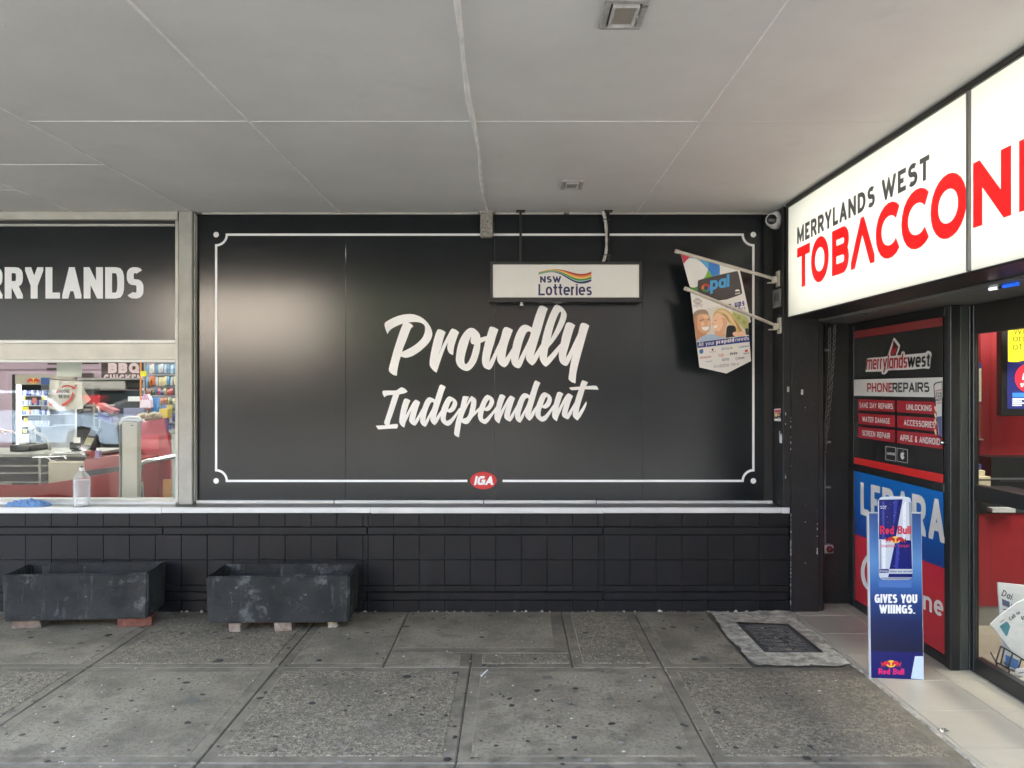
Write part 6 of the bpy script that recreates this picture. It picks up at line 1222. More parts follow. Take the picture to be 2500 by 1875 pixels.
# security gate, handrail, red bin panel, pale cabinet
gt = thing('security_gate', 'beige upright security gate post just inside the window', 'security gate', (wx(313, 6.6), 6.6, 0)); Yg = 6.6; gx0, gx1 = wx(296, Yg), wx(338, Yg)
boxo('panel', (gx0, gx1, Yg, Yg + .06, .0, wz(1030, Yg)), mat('beige gate panel', lin((178, 172, 156)), rough=.35), gt, c=.012); boxo('side_cover', (wx(289, Yg), gx0 - .001, Yg + .002, Yg + .09, .0, wz(1034, Yg)), mat('grey gate side', lin((122, 122, 114)), rough=.4), gt, c=.008)
B = MB(); B.tube([(wx(290, Yg), Yg + .04, wz(1036, Yg)), (wx(296, Yg), Yg + .04, wz(1026, Yg)), (wx(310, Yg), Yg + .04, wz(1023, Yg)), (wx(330, Yg), Yg + .04, wz(1024, Yg)), (wx(339, Yg), Yg + .04, wz(1030, Yg))], .024, 10); B.build('rounded_cap', mat('grey gate side', (0, 0, 0)), gt)
for dx in (321, 325): boxo('slot', (wx(dx - 1.2, Yg), wx(dx + 1.2, Yg), Yg - .003, Yg - .001, wz(1040, Yg), wz(1037.5, Yg)), rubber, gt)
hr = thing('handrail', 'polished steel handrail bending down beside the red panel', 'handrail', (wx(345, 6.75), 6.75, 0)); a = wall(6.75); B = MB()
B.tube([a(345, 1226) - Vector((0, 0, .68)), a(345, 1226), a(344, 1180), a(343, 1146), a(345, 1135), a(351, 1129), a(361, 1126), a(390, 1121), a(420, 1115), a(470, 1106)], .021, 12); B.build('rail', chrome, hr)
rp = thing('red_panel', 'tall curved red panel of the second checkout behind the steel handrail', 'counter panel', (wx(375, 7.6), 7.6, 0)); a = wall(7.6)
MB().prism([(337, 1031), (400, 1021), (416, 1100), (420, 1400), (337, 1400)], a, (0, .05, 0)).build('panel', mat('pinkish red panel', lin((176, 34, 50)), rough=.35), rp); flat('lighter_patch', [rect(338, 1062, 388, 1097)], a, sm(214, 84, 98, 'lighter pink red patch', rough=.4), rp, nudge=(0, -.002, 0))
flat('dark_curve', [smooth([(338, 1090), (352, 1105), (366, 1130), (382, 1150), (388, 1163), (338, 1160)], 2, 60)], a, sm(128, 24, 30, 'dark red shape', rough=.4), rp, nudge=(0, -.004, 0)); MB().prism([(400, 1021), (408, 1020), (409, 1050), (406, 1052)], a, (0, .04, 0)).build('purple_edge', sm(110, 60, 110, 'purple edging'), rp)
boxo('orange_corner', (wx(400, 7.3), wx(418, 7.3), 7.28, 7.3, .3, wz(1170, 7.3)), sm(206, 140, 70, 'orange panel'), rp)
bun = mat('beige knit', lin((172, 158, 134)), rough=.9, vary=(30, .2), bump=(90, .5))
for k, (x, y, rx_, lb) in enumerate(((348, 1020, 15, 'pale beige soft bundle on the red panel, beside the gate post'), (374, 1018, 17, 'greyer soft bundle on the red panel, further from the gate post'))):
    t = thing('soft_bundle', lb, 'bundle', (wx(x, 7.6), 7.62, wz(1030, 7.6)), 'soft bundles on the red panel'); B = MB(); c0 = a(x, y)
    for q in range(3): B.lathe([(rx_ * .0041 * .62 * math.sin(R(t_)), -.042 * math.cos(R(t_))) for t_ in range(0, 181, 20)], 16, (c0.x + (q - 1) * .035, c0.y + .03, c0.z + (q % 2) * .012), M=Matrix.Rotation(R(20 * q - 20), 3, 'Y'))
    B.build('bundle', bun, t)
cab = thing('pale_cabinet', 'pale mint cabinet end at the right edge of the window', 'cabinet', (wx(425, 6.9), 6.9, 0)); boxo('cabinet_body', (wx(419, 6.9), wx(455, 6.9), 6.9, 7.4, 0, wz(1060, 6.9)), mat('pale mint laminate', lin((196, 208, 198)), rough=.35), cab); boxo('cabinet_top', (wx(416.5, 6.9), wx(456, 6.9), 6.88, 7.42, wz(1059.5, 6.9), wz(1048, 6.9)), mat('grey cabinet top', lin((140, 150, 146)), rough=.4), cab, c=.01)
# hanging bags and paper
YBg = 6.3; ab = wall(YBg); zb = lambda x, y: (x * 250 / 2183, 880 + y * 190 / 1659)
qb = lambda *p: [zb(*q) for q in p]
hp = thing('hanging_sheet', 'blank pale sheet taped to the top of the window above the bags', 'sign', (wx(168, YBg), YBg, 2.0)); MB().prism(qb((1208, 20), (1742, 20), (1735, 350), (1205, 345)), ab, (0, .004, 0)).build('sheet', mat('pale grey green sheet', lin((190, 194, 184)), rough=.6, vary=(6, .06)), hp)
bagm = mat('white carrier bag', lin((212, 208, 196)), rough=.55, vary=(5, .08), bump=(14, .5)); bag_red = sm(204, 64, 48, 'bag red print', rough=.5)
bg1 = thing('carrier_bag', 'white carrier bag with red arrows and CHOOSE RE-USE lettering hanging in the window', 'carrier bag', (wx(172, YBg), YBg, 1.7), 'carrier bags hanging in the window'); bg2 = thing('carrier_bag', 'half hidden white carrier bag turned sideways on the same hook', 'carrier bag', (wx(130, YBg), YBg + .06, 1.7), 'carrier bags hanging in the window')
def wavy(Y, am, ph): 
    w0 = wall(Y)
    def f(x, y): p = Vector(w0(x, y)); p.y += am * math.sin((x) / 9 + ph) + am * .6 * math.sin(y / 13 + ph); return p
    return f
def cloth(nm, poly, fn, m, t):
    xs_ = [p[0] for p in poly]; ys_ = [p[1] for p in poly]; pieces = []; k = 14
    for i in range(k):
        for j in range(k):
            c_ = clip([(p[0], p[1]) for p in (poly if area(poly) > 0 else poly[::-1])], min(xs_) + (max(xs_) - min(xs_)) * i / k, min(xs_) + (max(xs_) - min(xs_)) * (i + 1) / k, min(ys_) + (max(ys_) - min(ys_)) * j / k, min(ys_) + (max(ys_) - min(ys_)) * (j + 1) / k)
            if c_: pieces.append(c_)
    B = MB()
    for q in pieces: B.add([fn(*p) for p in q], [tuple(range(len(q)))], 0, True)
    return B.build(nm, m, t)
f1 = wavy(YBg, .008, 0); f2 = wavy(YBg + .07, .012, 1)
cloth('bag', qb((1290, 440), (1755, 440), (1770, 1030), (1460, 1060), (1170, 1070), (1280, 560)), f1, bagm, bg1); cloth('bag', qb((1050, 400), (1300, 430), (1290, 560), (1200, 1060), (980, 1020), (1010, 780), (1045, 560)), f2, bagm, bg2)
cloth('side_fold', qb((1760, 500), (1830, 690), (1920, 830), (1790, 960), (1765, 1020)), wavy(YBg + .10, .01, 2), bagm, bg1)
def bflat(t, fn, nm, p, m, k=1): return flat(nm, [smooth(qb(*p), 2, 60)], fn, m, t, nudge=(0, -.012 - .002 * k, 0))
bflat(bg1, f1, 'red_arrow', ((1330, 590), (1380, 540), (1460, 525), (1540, 545), (1590, 570), (1612, 510), (1640, 520), (1612, 612), (1505, 612), (1570, 590), (1500, 560), (1440, 555), (1370, 580)), bag_red); bflat(bg1, f1, 'red_arrow', ((1555, 680), (1585, 690), (1575, 780), (1510, 880), (1420, 950), (1490, 955), (1345, 975), (1345, 880), (1370, 930), (1460, 860), (1530, 780)), bag_red); bflat(bg1, f1, 'red_arrow', ((1215, 700), (1245, 620), (1290, 610), (1285, 690)), bag_red)
bflat(bg2, f2, 'red_arrow', ((1042, 875), (1070, 920), (1150, 850), (1110, 940), (1135, 965), (1042, 970)), bag_red)
for t, fn, s, x0, x1, y in ((bg1, f1, 'CHOOSE', 1250, 1500, 695), (bg1, f1, 'RE-USE', 1290, 1515, 805), (bg2, f2, 'CHO', 1020, 1100, 695), (bg2, f2, 'RE-', 1020, 1120, 795)):
    p0, p1 = zb(x0, y), zb(x1, y); text('bag_lettering', s, (p0[0], p0[1], p0[1] - 8.6, p1[0], p1[1], p1[1] - 8.6), fn, ink, t, nudge=(0, -.015, 0), w=.15, cw=.5, track=.1)
MB().tube([ab(*zb(1050, 400)), ab(*zb(1150, 395)), ab(*zb(1760, 440))], .006, 6).build('hanger_bar', grey_m, bg1)
# drinks fridge
YF_ = 10.0; af = wall(YF_); fx0, fx1 = wx(37, YF_), wx(124, YF_); fg = thing('drinks_fridge', 'lit drinks fridge with a red bull sun emblem on its header behind the hanging bags', 'fridge', ((fx0 + fx1) / 2, YF_, 0))
boxo('cabinet', (fx0, fx1, YF_ + .55, YF_ + .6, .1, wz(916, YF_)), mat('white fridge lining', (.7, .72, .75), rough=.4), fg); boxo('header', (fx0, fx1, YF_, YF_ + .6, wz(939, YF_), wz(915, YF_)), mat('beige fridge header', lin((176, 168, 152)), rough=.4), fg); boxo('side', (fx0 - .04, fx0 - .001, YF_, YF_ + .6, .0, wz(914, YF_)), dark_frame, fg); boxo('light_strip', (wx(41, YF_), wx(49, YF_), YF_ - .01, YF_ + .02, .6, wz(940, YF_)), mat('fridge light strip', (.95, .97, 1), emit=.4), fg); boxo('base', (fx0, fx1, YF_, YF_ + .54, 0, .5), dark_frame, fg)
flat('blue_header', [rect(100, 922, 122, 939)], af, sm(62, 92, 150, 'fridge header blue'), fg, nudge=(0, -.003, 0)); bulls(lambda x, y: (x, y), 82, 936, 33, 13, af, fg, 2, sn, sun_y, sm(212, 66, 50, 'fridge bull print'))
canm = [sm(60, 64, 150, 'can blue'), sm(196, 200, 214, 'can silver'), sm(40, 60, 170, 'can bright blue'), sm(196, 120, 60, 'can orange'), sm(210, 210, 224, 'can white')]
cme = {}
for sh_i, (yy_, cl_) in enumerate(((966, (0, 4, 0, 0, 1, 0, 1, 0, 4, 0, 0)), (990, (0, 4, 1, 4, 0, 4, 0, 1, 4, 0, 1)), (1013, (2, 2, 4, 3, 1, 4, 1, 2, 4, 0, 4)), (1041, (4, 1, 4, 4, 1, 4, 4, 1, 4, 1, 4)))):
    boxo('wire_shelf', (fx0 + .06, fx1, YF_ + .02, YF_ + .54, wz(yy_ + 1.5, YF_), wz(yy_, YF_)), mat('white wire shelf', (.6, .62, .7), rough=.4), fg)
    for k, c_ in enumerate(cl_):
        x = wx(55 + k * 6.3, YF_ + .1)
        if c_ not in cme:
            o = MB().lathe([(0, 0), (.013, 0), (.015, .006), (.015, .062), (.012, .07), (0, .07)], 10).build('drink_can', canm[c_]); cme[c_] = o.data
        else: o = put('drink_can', cme[c_])
        o.location = (x, YF_ + .1, wz(yy_, YF_) + .001); tag(o, '%s drink can on the %s fridge shelf down, %s from the light strip' % (['blue', 'silver', 'bright blue', 'orange', 'white'][c_], ORD[sh_i], ORD[k]), 'drink can', 'cans on the fridge shelves')
for k, (x, y) in enumerate(((58, 972), (109, 972), (57, 998), (66, 998), (64, 1025), (61, 1052))): boxo('price_tag', (wx(x - 4.5, YF_), wx(x + 4.5, YF_), YF_ - .01, YF_ - .004, wz(y + 5, YF_), wz(y - 5, YF_)), mat('glowing yellow ticket', lin((230, 214, 70)), rough=.5, emit=.01), fg)  # tickets get a slight emission though they are no lamps
boxo('price_tag', (wx(80, YF_), wx(90, YF_), YF_ - .01, YF_ - .004, wz(985, YF_), wz(971, YF_)), sm(206, 110, 96, 'orange price ticket'), fg)
dcb = thing('dark_backdrop', 'dark cabinet added behind the glass to set off the mirrored car', 'cabinet', (wx(160, 11.2), 11.2, 0)); boxo('cabinet_body', (wx(128, 11.2), wx(199, 11.2), 11.2, 11.7, 0, wz(952, 11.2)), dark_frame, dcb, c=.01); boxo('cabinet_top', (wx(127, 11.2), wx(200, 11.2), 11.18, 11.7, wz(951.5, 11.2), wz(945, 11.2)), grey_m, dcb, c=.006)  # added as a dark backdrop for the mirrored car
for x_ in (150, 175): boxo('cabinet_door', (wx(x_ - 20, 11.2), wx(x_ + 3, 11.2), 11.185, 11.199, .1, wz(956, 11.2)), dark_frame, dcb, c=.004)
# BBQ sign and food warmer
YQ = 12.2; aq = wall(YQ); bq_ = thing('food_sign', 'black BBQ chicken sign with pale pink letters above the food warmer', 'sign', (wx(300, YQ), YQ, 2.0)); boxo('board', (wx(247, YQ), wx(354, YQ), YQ, YQ + .05, wz(922, YQ), wz(872, YQ)), mat('dark brown board', lin((58, 44, 42)), rough=.5, vary=(8, .3)), bq_)
pk = sm(222, 196, 196, 'pale pink lettering'); tw('lettering', 'BBQ', 264, 911, 886, 340, aq, pk, bq_, nudge=(0, -.004, 0), w=.3, cw=.8); tw('lettering', 'CHICKEN', 253, 935, 914, 348, aq, pk, bq_, nudge=(0, -.004, 0), w=.26, cw=.7)
fw = thing('food_warmer', 'pale fronted food warmer cabinet below the BBQ sign', 'food warmer', (wx(275, 12), 12, 0)); boxo('canopy', (wx(200, 12), wx(312, 12), 11.9, 12.5, wz(952, 12), wz(928, 12)), mat('greyish warmer canopy', lin((178, 172, 166)), rough=.35), fw, c=.02); boxo('canopy_trim', (wx(198, 12), wx(352, 12), 11.86, 12.5, wz(927.5, 12), wz(923, 12)), chrome, fw); boxo('black_box', (wx(314, 12), wx(352, 12), 11.95, 12.4, wz(948, 12), wz(923.5, 12) - .03), rubber, fw, c=.01); boxo('glass_front', (wx(200, 12), wx(352, 12), 12.0, 12.5, wz(1010, 12), wz(953, 12)), mat('dark warmer glass', (.035, .045, .05), rough=.12), fw); boxo('steel_base', (wx(200, 12), wx(352, 12), 11.95, 12.5, 0, wz(1011, 12)), mat('dull steel base', (.12, .12, .12), rough=.4, metal=.5), fw)
pbox('white_tray', 'white paper roll lying in the food warmer', 'paper roll', 312, 345, 968, 980, 11.9, .1, white_vinyl)
ypole = thing('orange_pole', 'thin orange pole with a yellow ticket standing before the snack shelves', 'pole', (wx(343, 9.2), 9.2, 0)); MB().tube([(wx(343, 9.2), 9.2, 0), (wx(343.5, 9.2), 9.2, 2.1)], .010, 8).build('pole', sm(220, 140, 70, 'orange pole paint'), ypole); boxo('ticket', (wx(344, 9.2), wx(358, 9.2), 9.19, 9.195, wz(919, 9.2), wz(906, 9.2)), mat('bright yellow ticket', lin((226, 218, 40)), rough=.5), ypole)
# snack shelves at the right
YR = 9.4; sh = thing('snack_shelves', 'white and grey shelf unit full of hanging packets at the right of the window', 'shelves', (wx(395, YR), YR, 0)); boxo('back_board', (wx(350, YR), -2.0, YR + .3, YR + .34, 0, 2.3), mat('grey peg board', lin((120, 124, 134)), rough=.6), sh)
for y in (914, 944, 966, 1006, 1032): boxo('shelf', (wx(358, YR), -2.0, YR, YR + .299, wz(y + 2, YR), wz(y, YR)), mat('white shelf edge', lin((206, 210, 216)), rough=.4), sh)
for x in (356, 363): boxo('upright', (wx(x - 1.2, YR), wx(x + 1.2, YR), YR - .04, YR - .01, 0, 2.3), mat('pale steel upright', lin((170, 176, 182)), rough=.3, metal=.3), sh)
pal = [(96, 130, 196), (206, 214, 226), (214, 120, 60), (196, 196, 110), (226, 214, 170), (80, 84, 150), (200, 80, 90), (70, 100, 60), (226, 226, 226), (150, 90, 50), (110, 170, 210), (206, 170, 60)]
lab = ['mid blue', 'pale grey', 'orange', 'olive yellow', 'cream', 'navy', 'rose red', 'dark green', 'white', 'brown', 'sky blue', 'mustard']
pm = {}
for r_, (yt, yb_) in enumerate(((888, 912), (918, 943), (948, 965), (970, 986), (988, 1005), (1010, 1030), (1036, 1056))):
    for k in range(13):
        c_ = rnd.choice([(0, 1, 10, 8), (0, 1, 4, 2, 10, 4), (6, 9, 7, 3, 5, 8), (2, 7, 9, 3, 4), (0, 7, 9, 11, 3), (6, 5, 8, 7), (0, 8, 5, 9)][r_]); w_, h_ = .034, (yb_ - yt) * YR / F * .86
        if (c_, r_) not in pm:
            B = MB(); B.add([(-w_ / 2, 0, -h_ / 2), (w_ / 2, 0, -h_ / 2), (w_ / 2, 0, h_ / 2), (-w_ / 2, 0, h_ / 2), (-w_ / 2 * .8, -.012, 0), (w_ / 2 * .8, -.012, 0), (0, .006, 0)], [(0, 1, 5, 4), (4, 5, 2, 3), (0, 4, 3), (1, 2, 5), (0, 3, 6), (3, 2, 6), (2, 1, 6), (1, 0, 6)]); o = B.build('snack_packet', sm(*pal[c_], 'packet ' + lab[c_], rough=.3)); pm[(c_, r_)] = o.data
        else: o = put('snack_packet', pm[(c_, r_)])
        o.location = (wx(361 + k * 7.4 + rnd.uniform(-1.2, 1.2), YR - .03), YR - .03 - rnd.uniform(0, .03), wz((yt + yb_) / 2, YR) + rnd.uniform(-.008, .008)); o.rotation_euler = (0, rnd.uniform(-.14, .14), rnd.uniform(-.4, .4)); tag(o, '%s snack packet in the %s row of the snack shelves, %s from the pole' % (lab[c_], ORD[r_], ORD[k]), 'snack packet', 'packets on the snack shelves')
tent = thing('striped_bag', 'pink and white striped paper bag hanging by the orange pole', 'paper bag', (wx(354, 9), 9, 1.5)); a = wall(9.0); MB().prism([(352, 962), (358, 962), (366, 976), (367, 995), (341, 995), (343, 976)], a, (0, .08, 0)).build('bag', sm(226, 208, 222, 'striped bag white'), tent)
for k in range(4): flat('stripe', [[(352.5 + k * 1.5, 962.5), (353.2 + k * 1.5, 962.5), (346.5 + k * 6, 976), (343.8 + k * 6, 976)]], a, sm(178, 66, 130, 'magenta stripe'), tent, nudge=(0, -.003, 0))
pbox('blue_pack', 'bright blue plastic pack hanging beside the striped bag', 'packet', 368, 386, 970, 1007, 9.1, .06, sm(66, 134, 200, 'bright blue pack', rough=.25)); pbox('mustard_box', 'mustard coloured box on the shelf behind the red panel', 'box', 388, 409, 998, 1022, 8.6, .12, sm(196, 168, 70, 'mustard box'))
pbox('chocolate_box', 'tilted red and grey sweets box on the stand beyond the counter', 'sweets box', 234, 279, 992, 1004, 9.0, .14, sm(170, 104, 104, 'rose sweets box'), 24); pbox('biscuit_box', 'tilted navy sweets box below the red one on the stand', 'sweets box', 236, 276, 1014, 1028, 9.0, .14, sm(62, 60, 120, 'navy sweets box'), 22)
pbox('photo_panel', 'small framed picture panel standing behind the gate post', 'picture', 301, 352, 996, 1018, 8.8, .04, sm(120, 122, 150, 'grey violet panel')); std2 = thing('wire_stand', 'grey wire display stand holding the sweets boxes', 'display stand', (wx(230, 9.1), 9.1, 0)); B = MB(); a = wall(9.1)
for p in ([(229, 982), (229, 1060)], [(243, 985), (243, 1060)], [(229, 990), (280, 990)], [(229, 1012), (280, 1012)], [(210, 990), (229, 990)]): B.tube([a(*q) for q in p], .012, 6)
B.tube([a(229, 1060), Vector((a(229, 1060).x, 9.1, 0))], .012, 6); B.build('wire_frame', grey_m, std2)
# ------------------------------------------------------------------ cashier reaching in from the left
per = thing('person', 'cashier behind the checkout, forearm reaching in at the left edge of the window', 'person', (-5.75, 8.05, 0))
def skin_body(name, joints, edges, m, parent, sub=2):
    me = bpy.data.meshes.new(name); me.from_pydata([j[:3] for j in joints], edges, []); o = put(name, me, parent)
    s = o.modifiers.new('skin', 'SKIN'); s.use_smooth_shade = True; d = o.modifiers.new('sub', 'SUBSURF'); d.levels = d.render_levels = sub
    for v, j in zip(me.skin_vertices[0].data, joints): v.radius = (j[3], j[3] if len(j) < 5 else j[4])
    me.skin_vertices[0].data[0].use_root = True; me.materials.append(m); return o
px0, py0 = -5.75, 8.05
hand = Vector(wall(7.62)(12, 1052)); el_ = Vector((px0 + .28, py0 - .22, 1.14)); skin_m = mat('skin', (.46, .27, .19), rough=.5, spec=.4); navy_c = mat('dark uniform cloth', (.03, .03, .04), rough=.9)
J = [(px0, py0, .96, .16, .12), (px0, py0, 1.18, .145, .11), (px0, py0, 1.38, .17, .11), (px0, py0 - .01, 1.50, .06, .06), (px0, py0 - .02, 1.60, .075, .09), (px0, py0 - .03, 1.72, .085, .10), (px0 + .19, py0, 1.41, .065), (el_.x, el_.y, el_.z, .045), (hand.x - .07, hand.y + .02, hand.z, .030), (hand.x - .01, hand.y, hand.z, .036, .020),
     (px0 - .19, py0, 1.41, .065), (px0 - .25, py0 - .02, 1.12, .048), (px0 - .2, py0 - .2, 1.05, .032), (px0 + .09, py0, .90, .09), (px0 + .10, py0 - .01, .50, .062), (px0 + .10, py0 + .02, .08, .045), (px0 + .10, py0 - .12, .04, .04), (px0 - .09, py0, .90, .09), (px0 - .10, py0 - .01, .50, .062), (px0 - .10, py0 + .02, .08, .045), (px0 - .10, py0 - .12, .04, .04)]
body = skin_body('body', J, [(0, 1), (1, 2), (2, 3), (3, 4), (4, 5), (2, 6), (6, 7), (7, 8), (8, 9), (2, 10), (10, 11), (11, 12), (0, 13), (13, 14), (14, 15), (15, 16), (0, 17), (17, 18), (18, 19), (19, 20)], skin_m, per)
for k, (dy, L, dz) in enumerate(((-.024, .062, 0), (-.008, .075, .004), (.008, .070, .003), (.022, .055, 0))):
    skin_body('finger', [(hand.x + .005, hand.y + dy, hand.z, .0095), (hand.x + .03, hand.y + dy * 1.1, hand.z + dz, .0088), (hand.x + .03 + L * .55, hand.y + dy * 1.15, hand.z + dz - .008, .008), (hand.x + .03 + L, hand.y + dy * 1.15, hand.z + dz - .026, .0068)], [(0, 1), (1, 2), (2, 3)], skin_m, per, 1)
skin_body('thumb', [(hand.x - .02, hand.y - .02, hand.z - .005, .011), (hand.x + .01, hand.y - .045, hand.z - .018, .010), (hand.x + .04, hand.y - .05, hand.z - .03, .008)], [(0, 1), (1, 2)], skin_m, per, 1)
JS = [(px0, py0, .98, .175, .135), (px0, py0, 1.18, .16, .125), (px0, py0, 1.37, .185, .125), (px0, py0 - .005, 1.455, .085, .075), (px0 + .19, py0, 1.41, .08), (px0 + .24, py0 - .1, 1.28, .07), (px0 - .19, py0, 1.41, .08), (px0 - .23, py0 - .01, 1.25, .07), (px0 + .09, py0, .88, .11), (px0 + .10, py0, .10, .075), (px0 - .09, py0, .88, .11), (px0 - .10, py0, .10, .075)]
skin_body('uniform', JS, [(0, 1), (1, 2), (2, 3), (2, 4), (4, 5), (2, 6), (6, 7), (0, 8), (8, 9), (0, 10), (10, 11)], navy_c, per)
skin_body('hair', [(px0, py0 + .015, 1.70, .092, .10), (px0, py0 + .01, 1.77, .085, .095), (px0, py0 + .05, 1.63, .06, .05)], [(0, 1), (0, 2)], mat('dark brown hair', (.03, .02, .015), rough=.6), per)

# ------------------------------------------------------------------ the street behind the viewer, seen mirrored in the window and the wall film
carp = mat('blue grey car paint', lin((164, 186, 212)), rough=.25, spec=.6, coat=.8); cgl = mat('dark car glass', (.01, .013, .014), rough=.06); tyre = mat('tyre rubber', (.015, .015, .015), rough=.8); rim_m = mat('alloy rim', (.5, .5, .5), rough=.25, metal=1)
def car(x0, y0, paint, label, L=5.1, ute=True, group='cars on the street'):
    """nose towards +X; near flank at y0"""
    t = thing('parked_car', label, 'car', (x0 - L / 2, y0 - .92, -.15), group); z = -.15
    prof = [(0, .32), (.0, .62), (-.12, .86), (-.35, 1.0), (-1.25, 1.12), (-2.15, 1.20), (-5.05, 1.20), (-5.1, .95), (-5.1, .42), (-4.75, .32)]
    # wheel arches cut from the flank
    def arch(cx_): return [(cx_ - .47 * math.cos(R(a)) * -1, .36 + .47 * math.sin(R(a))) for a in range(0, 181, 20)]
    low = [(0 - .35, .32)] + [(-.95 + .46 * math.cos(R(a)), .36 + .46 * math.sin(R(a))) for a in range(0, 181, 20)] + [(-4.1 + .46 * math.cos(R(a)), .36 + .46 * math.sin(R(a))) for a in range(0, 181, 20)]
    poly = prof[:-1] + [(-4.75, .32)] + low[::-1]
    B = MB(); rows = []; W_ = 1.84
    for yy, s_, dz in ((0.0, 1.0, -.0), (.05, 1.0, .0), (W_ - .05, 1.0, 0), (W_, 1.0, 0)):
        ins = .05 if yy in (0.0, W_) else 0
        rows.append([Vector((x0 + x * (L / 5.1) * (1 if not ins else .995), y0 - yy, z + zz - (ins * .5 if zz > .7 else 0))) for x, zz in poly])
    n = len(poly); vs = [v for r_ in rows for v in r_]; fs = [(i * n + j, i * n + (j + 1) % n, (i + 1) * n + (j + 1) % n, (i + 1) * n + j) for i in range(3) for j in range(n)]
    B.add(vs, fs); v2, f2 = union([[(p[0], p[1]) for p in poly]])
    for yy in (0, W_): B.add([(x0 + a * (L / 5.1) * .995, y0 - yy, z + b - (.025 if b > .7 else 0)) for a, b in v2], f2)
    B.build('body', paint, t)
    cab_ = [(-1.35, 1.12), (-2.15, 1.66), (-2.5, 1.74), (-3.35, 1.74), (-3.65, 1.62), (-3.8, 1.18)] if ute else [(-1.2, 1.1), (-2.0, 1.5), (-2.4, 1.56), (-3.5, 1.54), (-4.5, 1.2)]
    def sec(yy, inn): return [Vector((x0 + x, y0 - yy + (inn if yy > .9 else -inn) * ((zz - 1.1) / .6), z + zz)) for x, zz in cab_]
    a, b = sec(.09, .16), sec(W_ - .09, .16); n = len(a); MB().add(a + b, [tuple(range(n)), tuple(range(2 * n - 1, n - 1, -1))] + [(i, (i + 1) % n, n + (i + 1) % n, n + i) for i in range(n)]).build('cabin', paint, t)
    def pane_(pts): 
        q = [Vector((x0 + x, y0 - .09 - .16 * ((zz - 1.1) / .6) + .006, z + zz)) for x, zz in pts]; q2 = [Vector((v.x, 2 * (y0 - W_ / 2) - v.y, v.z)) for v in q]
        for r_ in (q, q2): MB().add(r_, [tuple(range(len(r_)))]).build('side_window', cgl, t)
    if ute: pane_([(-1.62, 1.2), (-2.2, 1.6), (-2.62, 1.66), (-2.62, 1.2)]); pane_([(-2.72, 1.2), (-2.72, 1.66), (-3.35, 1.66), (-3.6, 1.2)])
    else: pane_([(-1.6, 1.14), (-2.1, 1.45), (-2.7, 1.5), (-2.7, 1.14)]); pane_([(-2.8, 1.14), (-2.8, 1.5), (-3.5, 1.48), (-4.1, 1.2)])
    w0 = [(x0 + cab_[0][0] + .03, z + cab_[0][1] + .03), (x0 + cab_[1][0] + .05, z + cab_[1][1] - .02)]; MB().quad((w0[0][0], y0 - .22, w0[0][1]), (w0[0][0], y0 - W_ + .22, w0[0][1]), (w0[1][0], y0 - W_ + .30, w0[1][1]), (w0[1][0], y0 - .30, w0[1][1])).build('windscreen', cgl, t)
    for wx_ in (-.95, -4.1):
        for yy in (.16, W_ - .16):
            M_ = Matrix.Rotation(R(90), 3, 'X'); o_ = (x0 + wx_, y0 - yy, z + .36)
            wh = MB().lathe([(.22, -.11), (.34, -.11), (.37, -.08), (.37, .08), (.34, .11), (.22, .11)], 28, o_, M=M_).build('wheel', tyre, t); MB().lathe([(0, -.10), (.20, -.09), (.225, -.11), (.225, .11), (.20, .09), (0, .10)], 20, o_, M=M_).build('rim', rim_m, wh)
    for yy in (.03, W_ - .33): MB().box(x0 - .34, x0 - .02, y0 - yy - .30, y0 - yy + .005, z + .72, z + .86, c=.04).build('headlight', mat('headlight glass', (.55, .57, .6), rough=.08, spec=1), t)
    for yy in (-.14, W_ + .0): MB().box(x0 - 1.85, x0 - 1.68, y0 - yy - .14, y0 - yy, z + 1.18, z + 1.34, c=.03).build('mirror', tyre, t)
    for xx in (-1.5, -2.67, -3.7): MB().box(x0 + xx - .005, x0 + xx + .005, y0 - .001, y0 + .003, z + .45, z + 1.17).build('door_line', tyre, t)
    for xx in (-2.5, -3.5): MB().box(x0 + xx - .1, x0 + xx + .1, y0, y0 + .03, z + 1.02, z + 1.06, c=.01).build('door_handle', rim_m, t)
    return t
car(-10.45, -8.35, carp, 'blue grey double cab utility parked across the street, mirrored in the window')
car(-8.6, -12.5, mat('dark car paint', (.03, .035, .05), rough=.25, coat=.8), 'dark hatchback parked beyond the blue grey utility', 4.4, False)
car(5.5, -8.6, mat('charcoal car paint', (.02, .02, .022), rough=.25, coat=.5), 'charcoal hatchback parked across the street to the right', 4.4, False)
tag(boxo('far_footpath', (-40, 40, -20, -11.5, -.4, -.02), mat('pale far paving', (.085, .08, .075), rough=.85, vary=(1, .15))), 'pale footpath on the far side of the street', kind='structure')
tag(boxo('far_ground', (-180, 180, -180, -20, -.5, -.06), mat('dull verge', (.11, .12, .07), rough=1, vary=(.4, .3))), 'open ground beyond the far footpath', kind='structure')
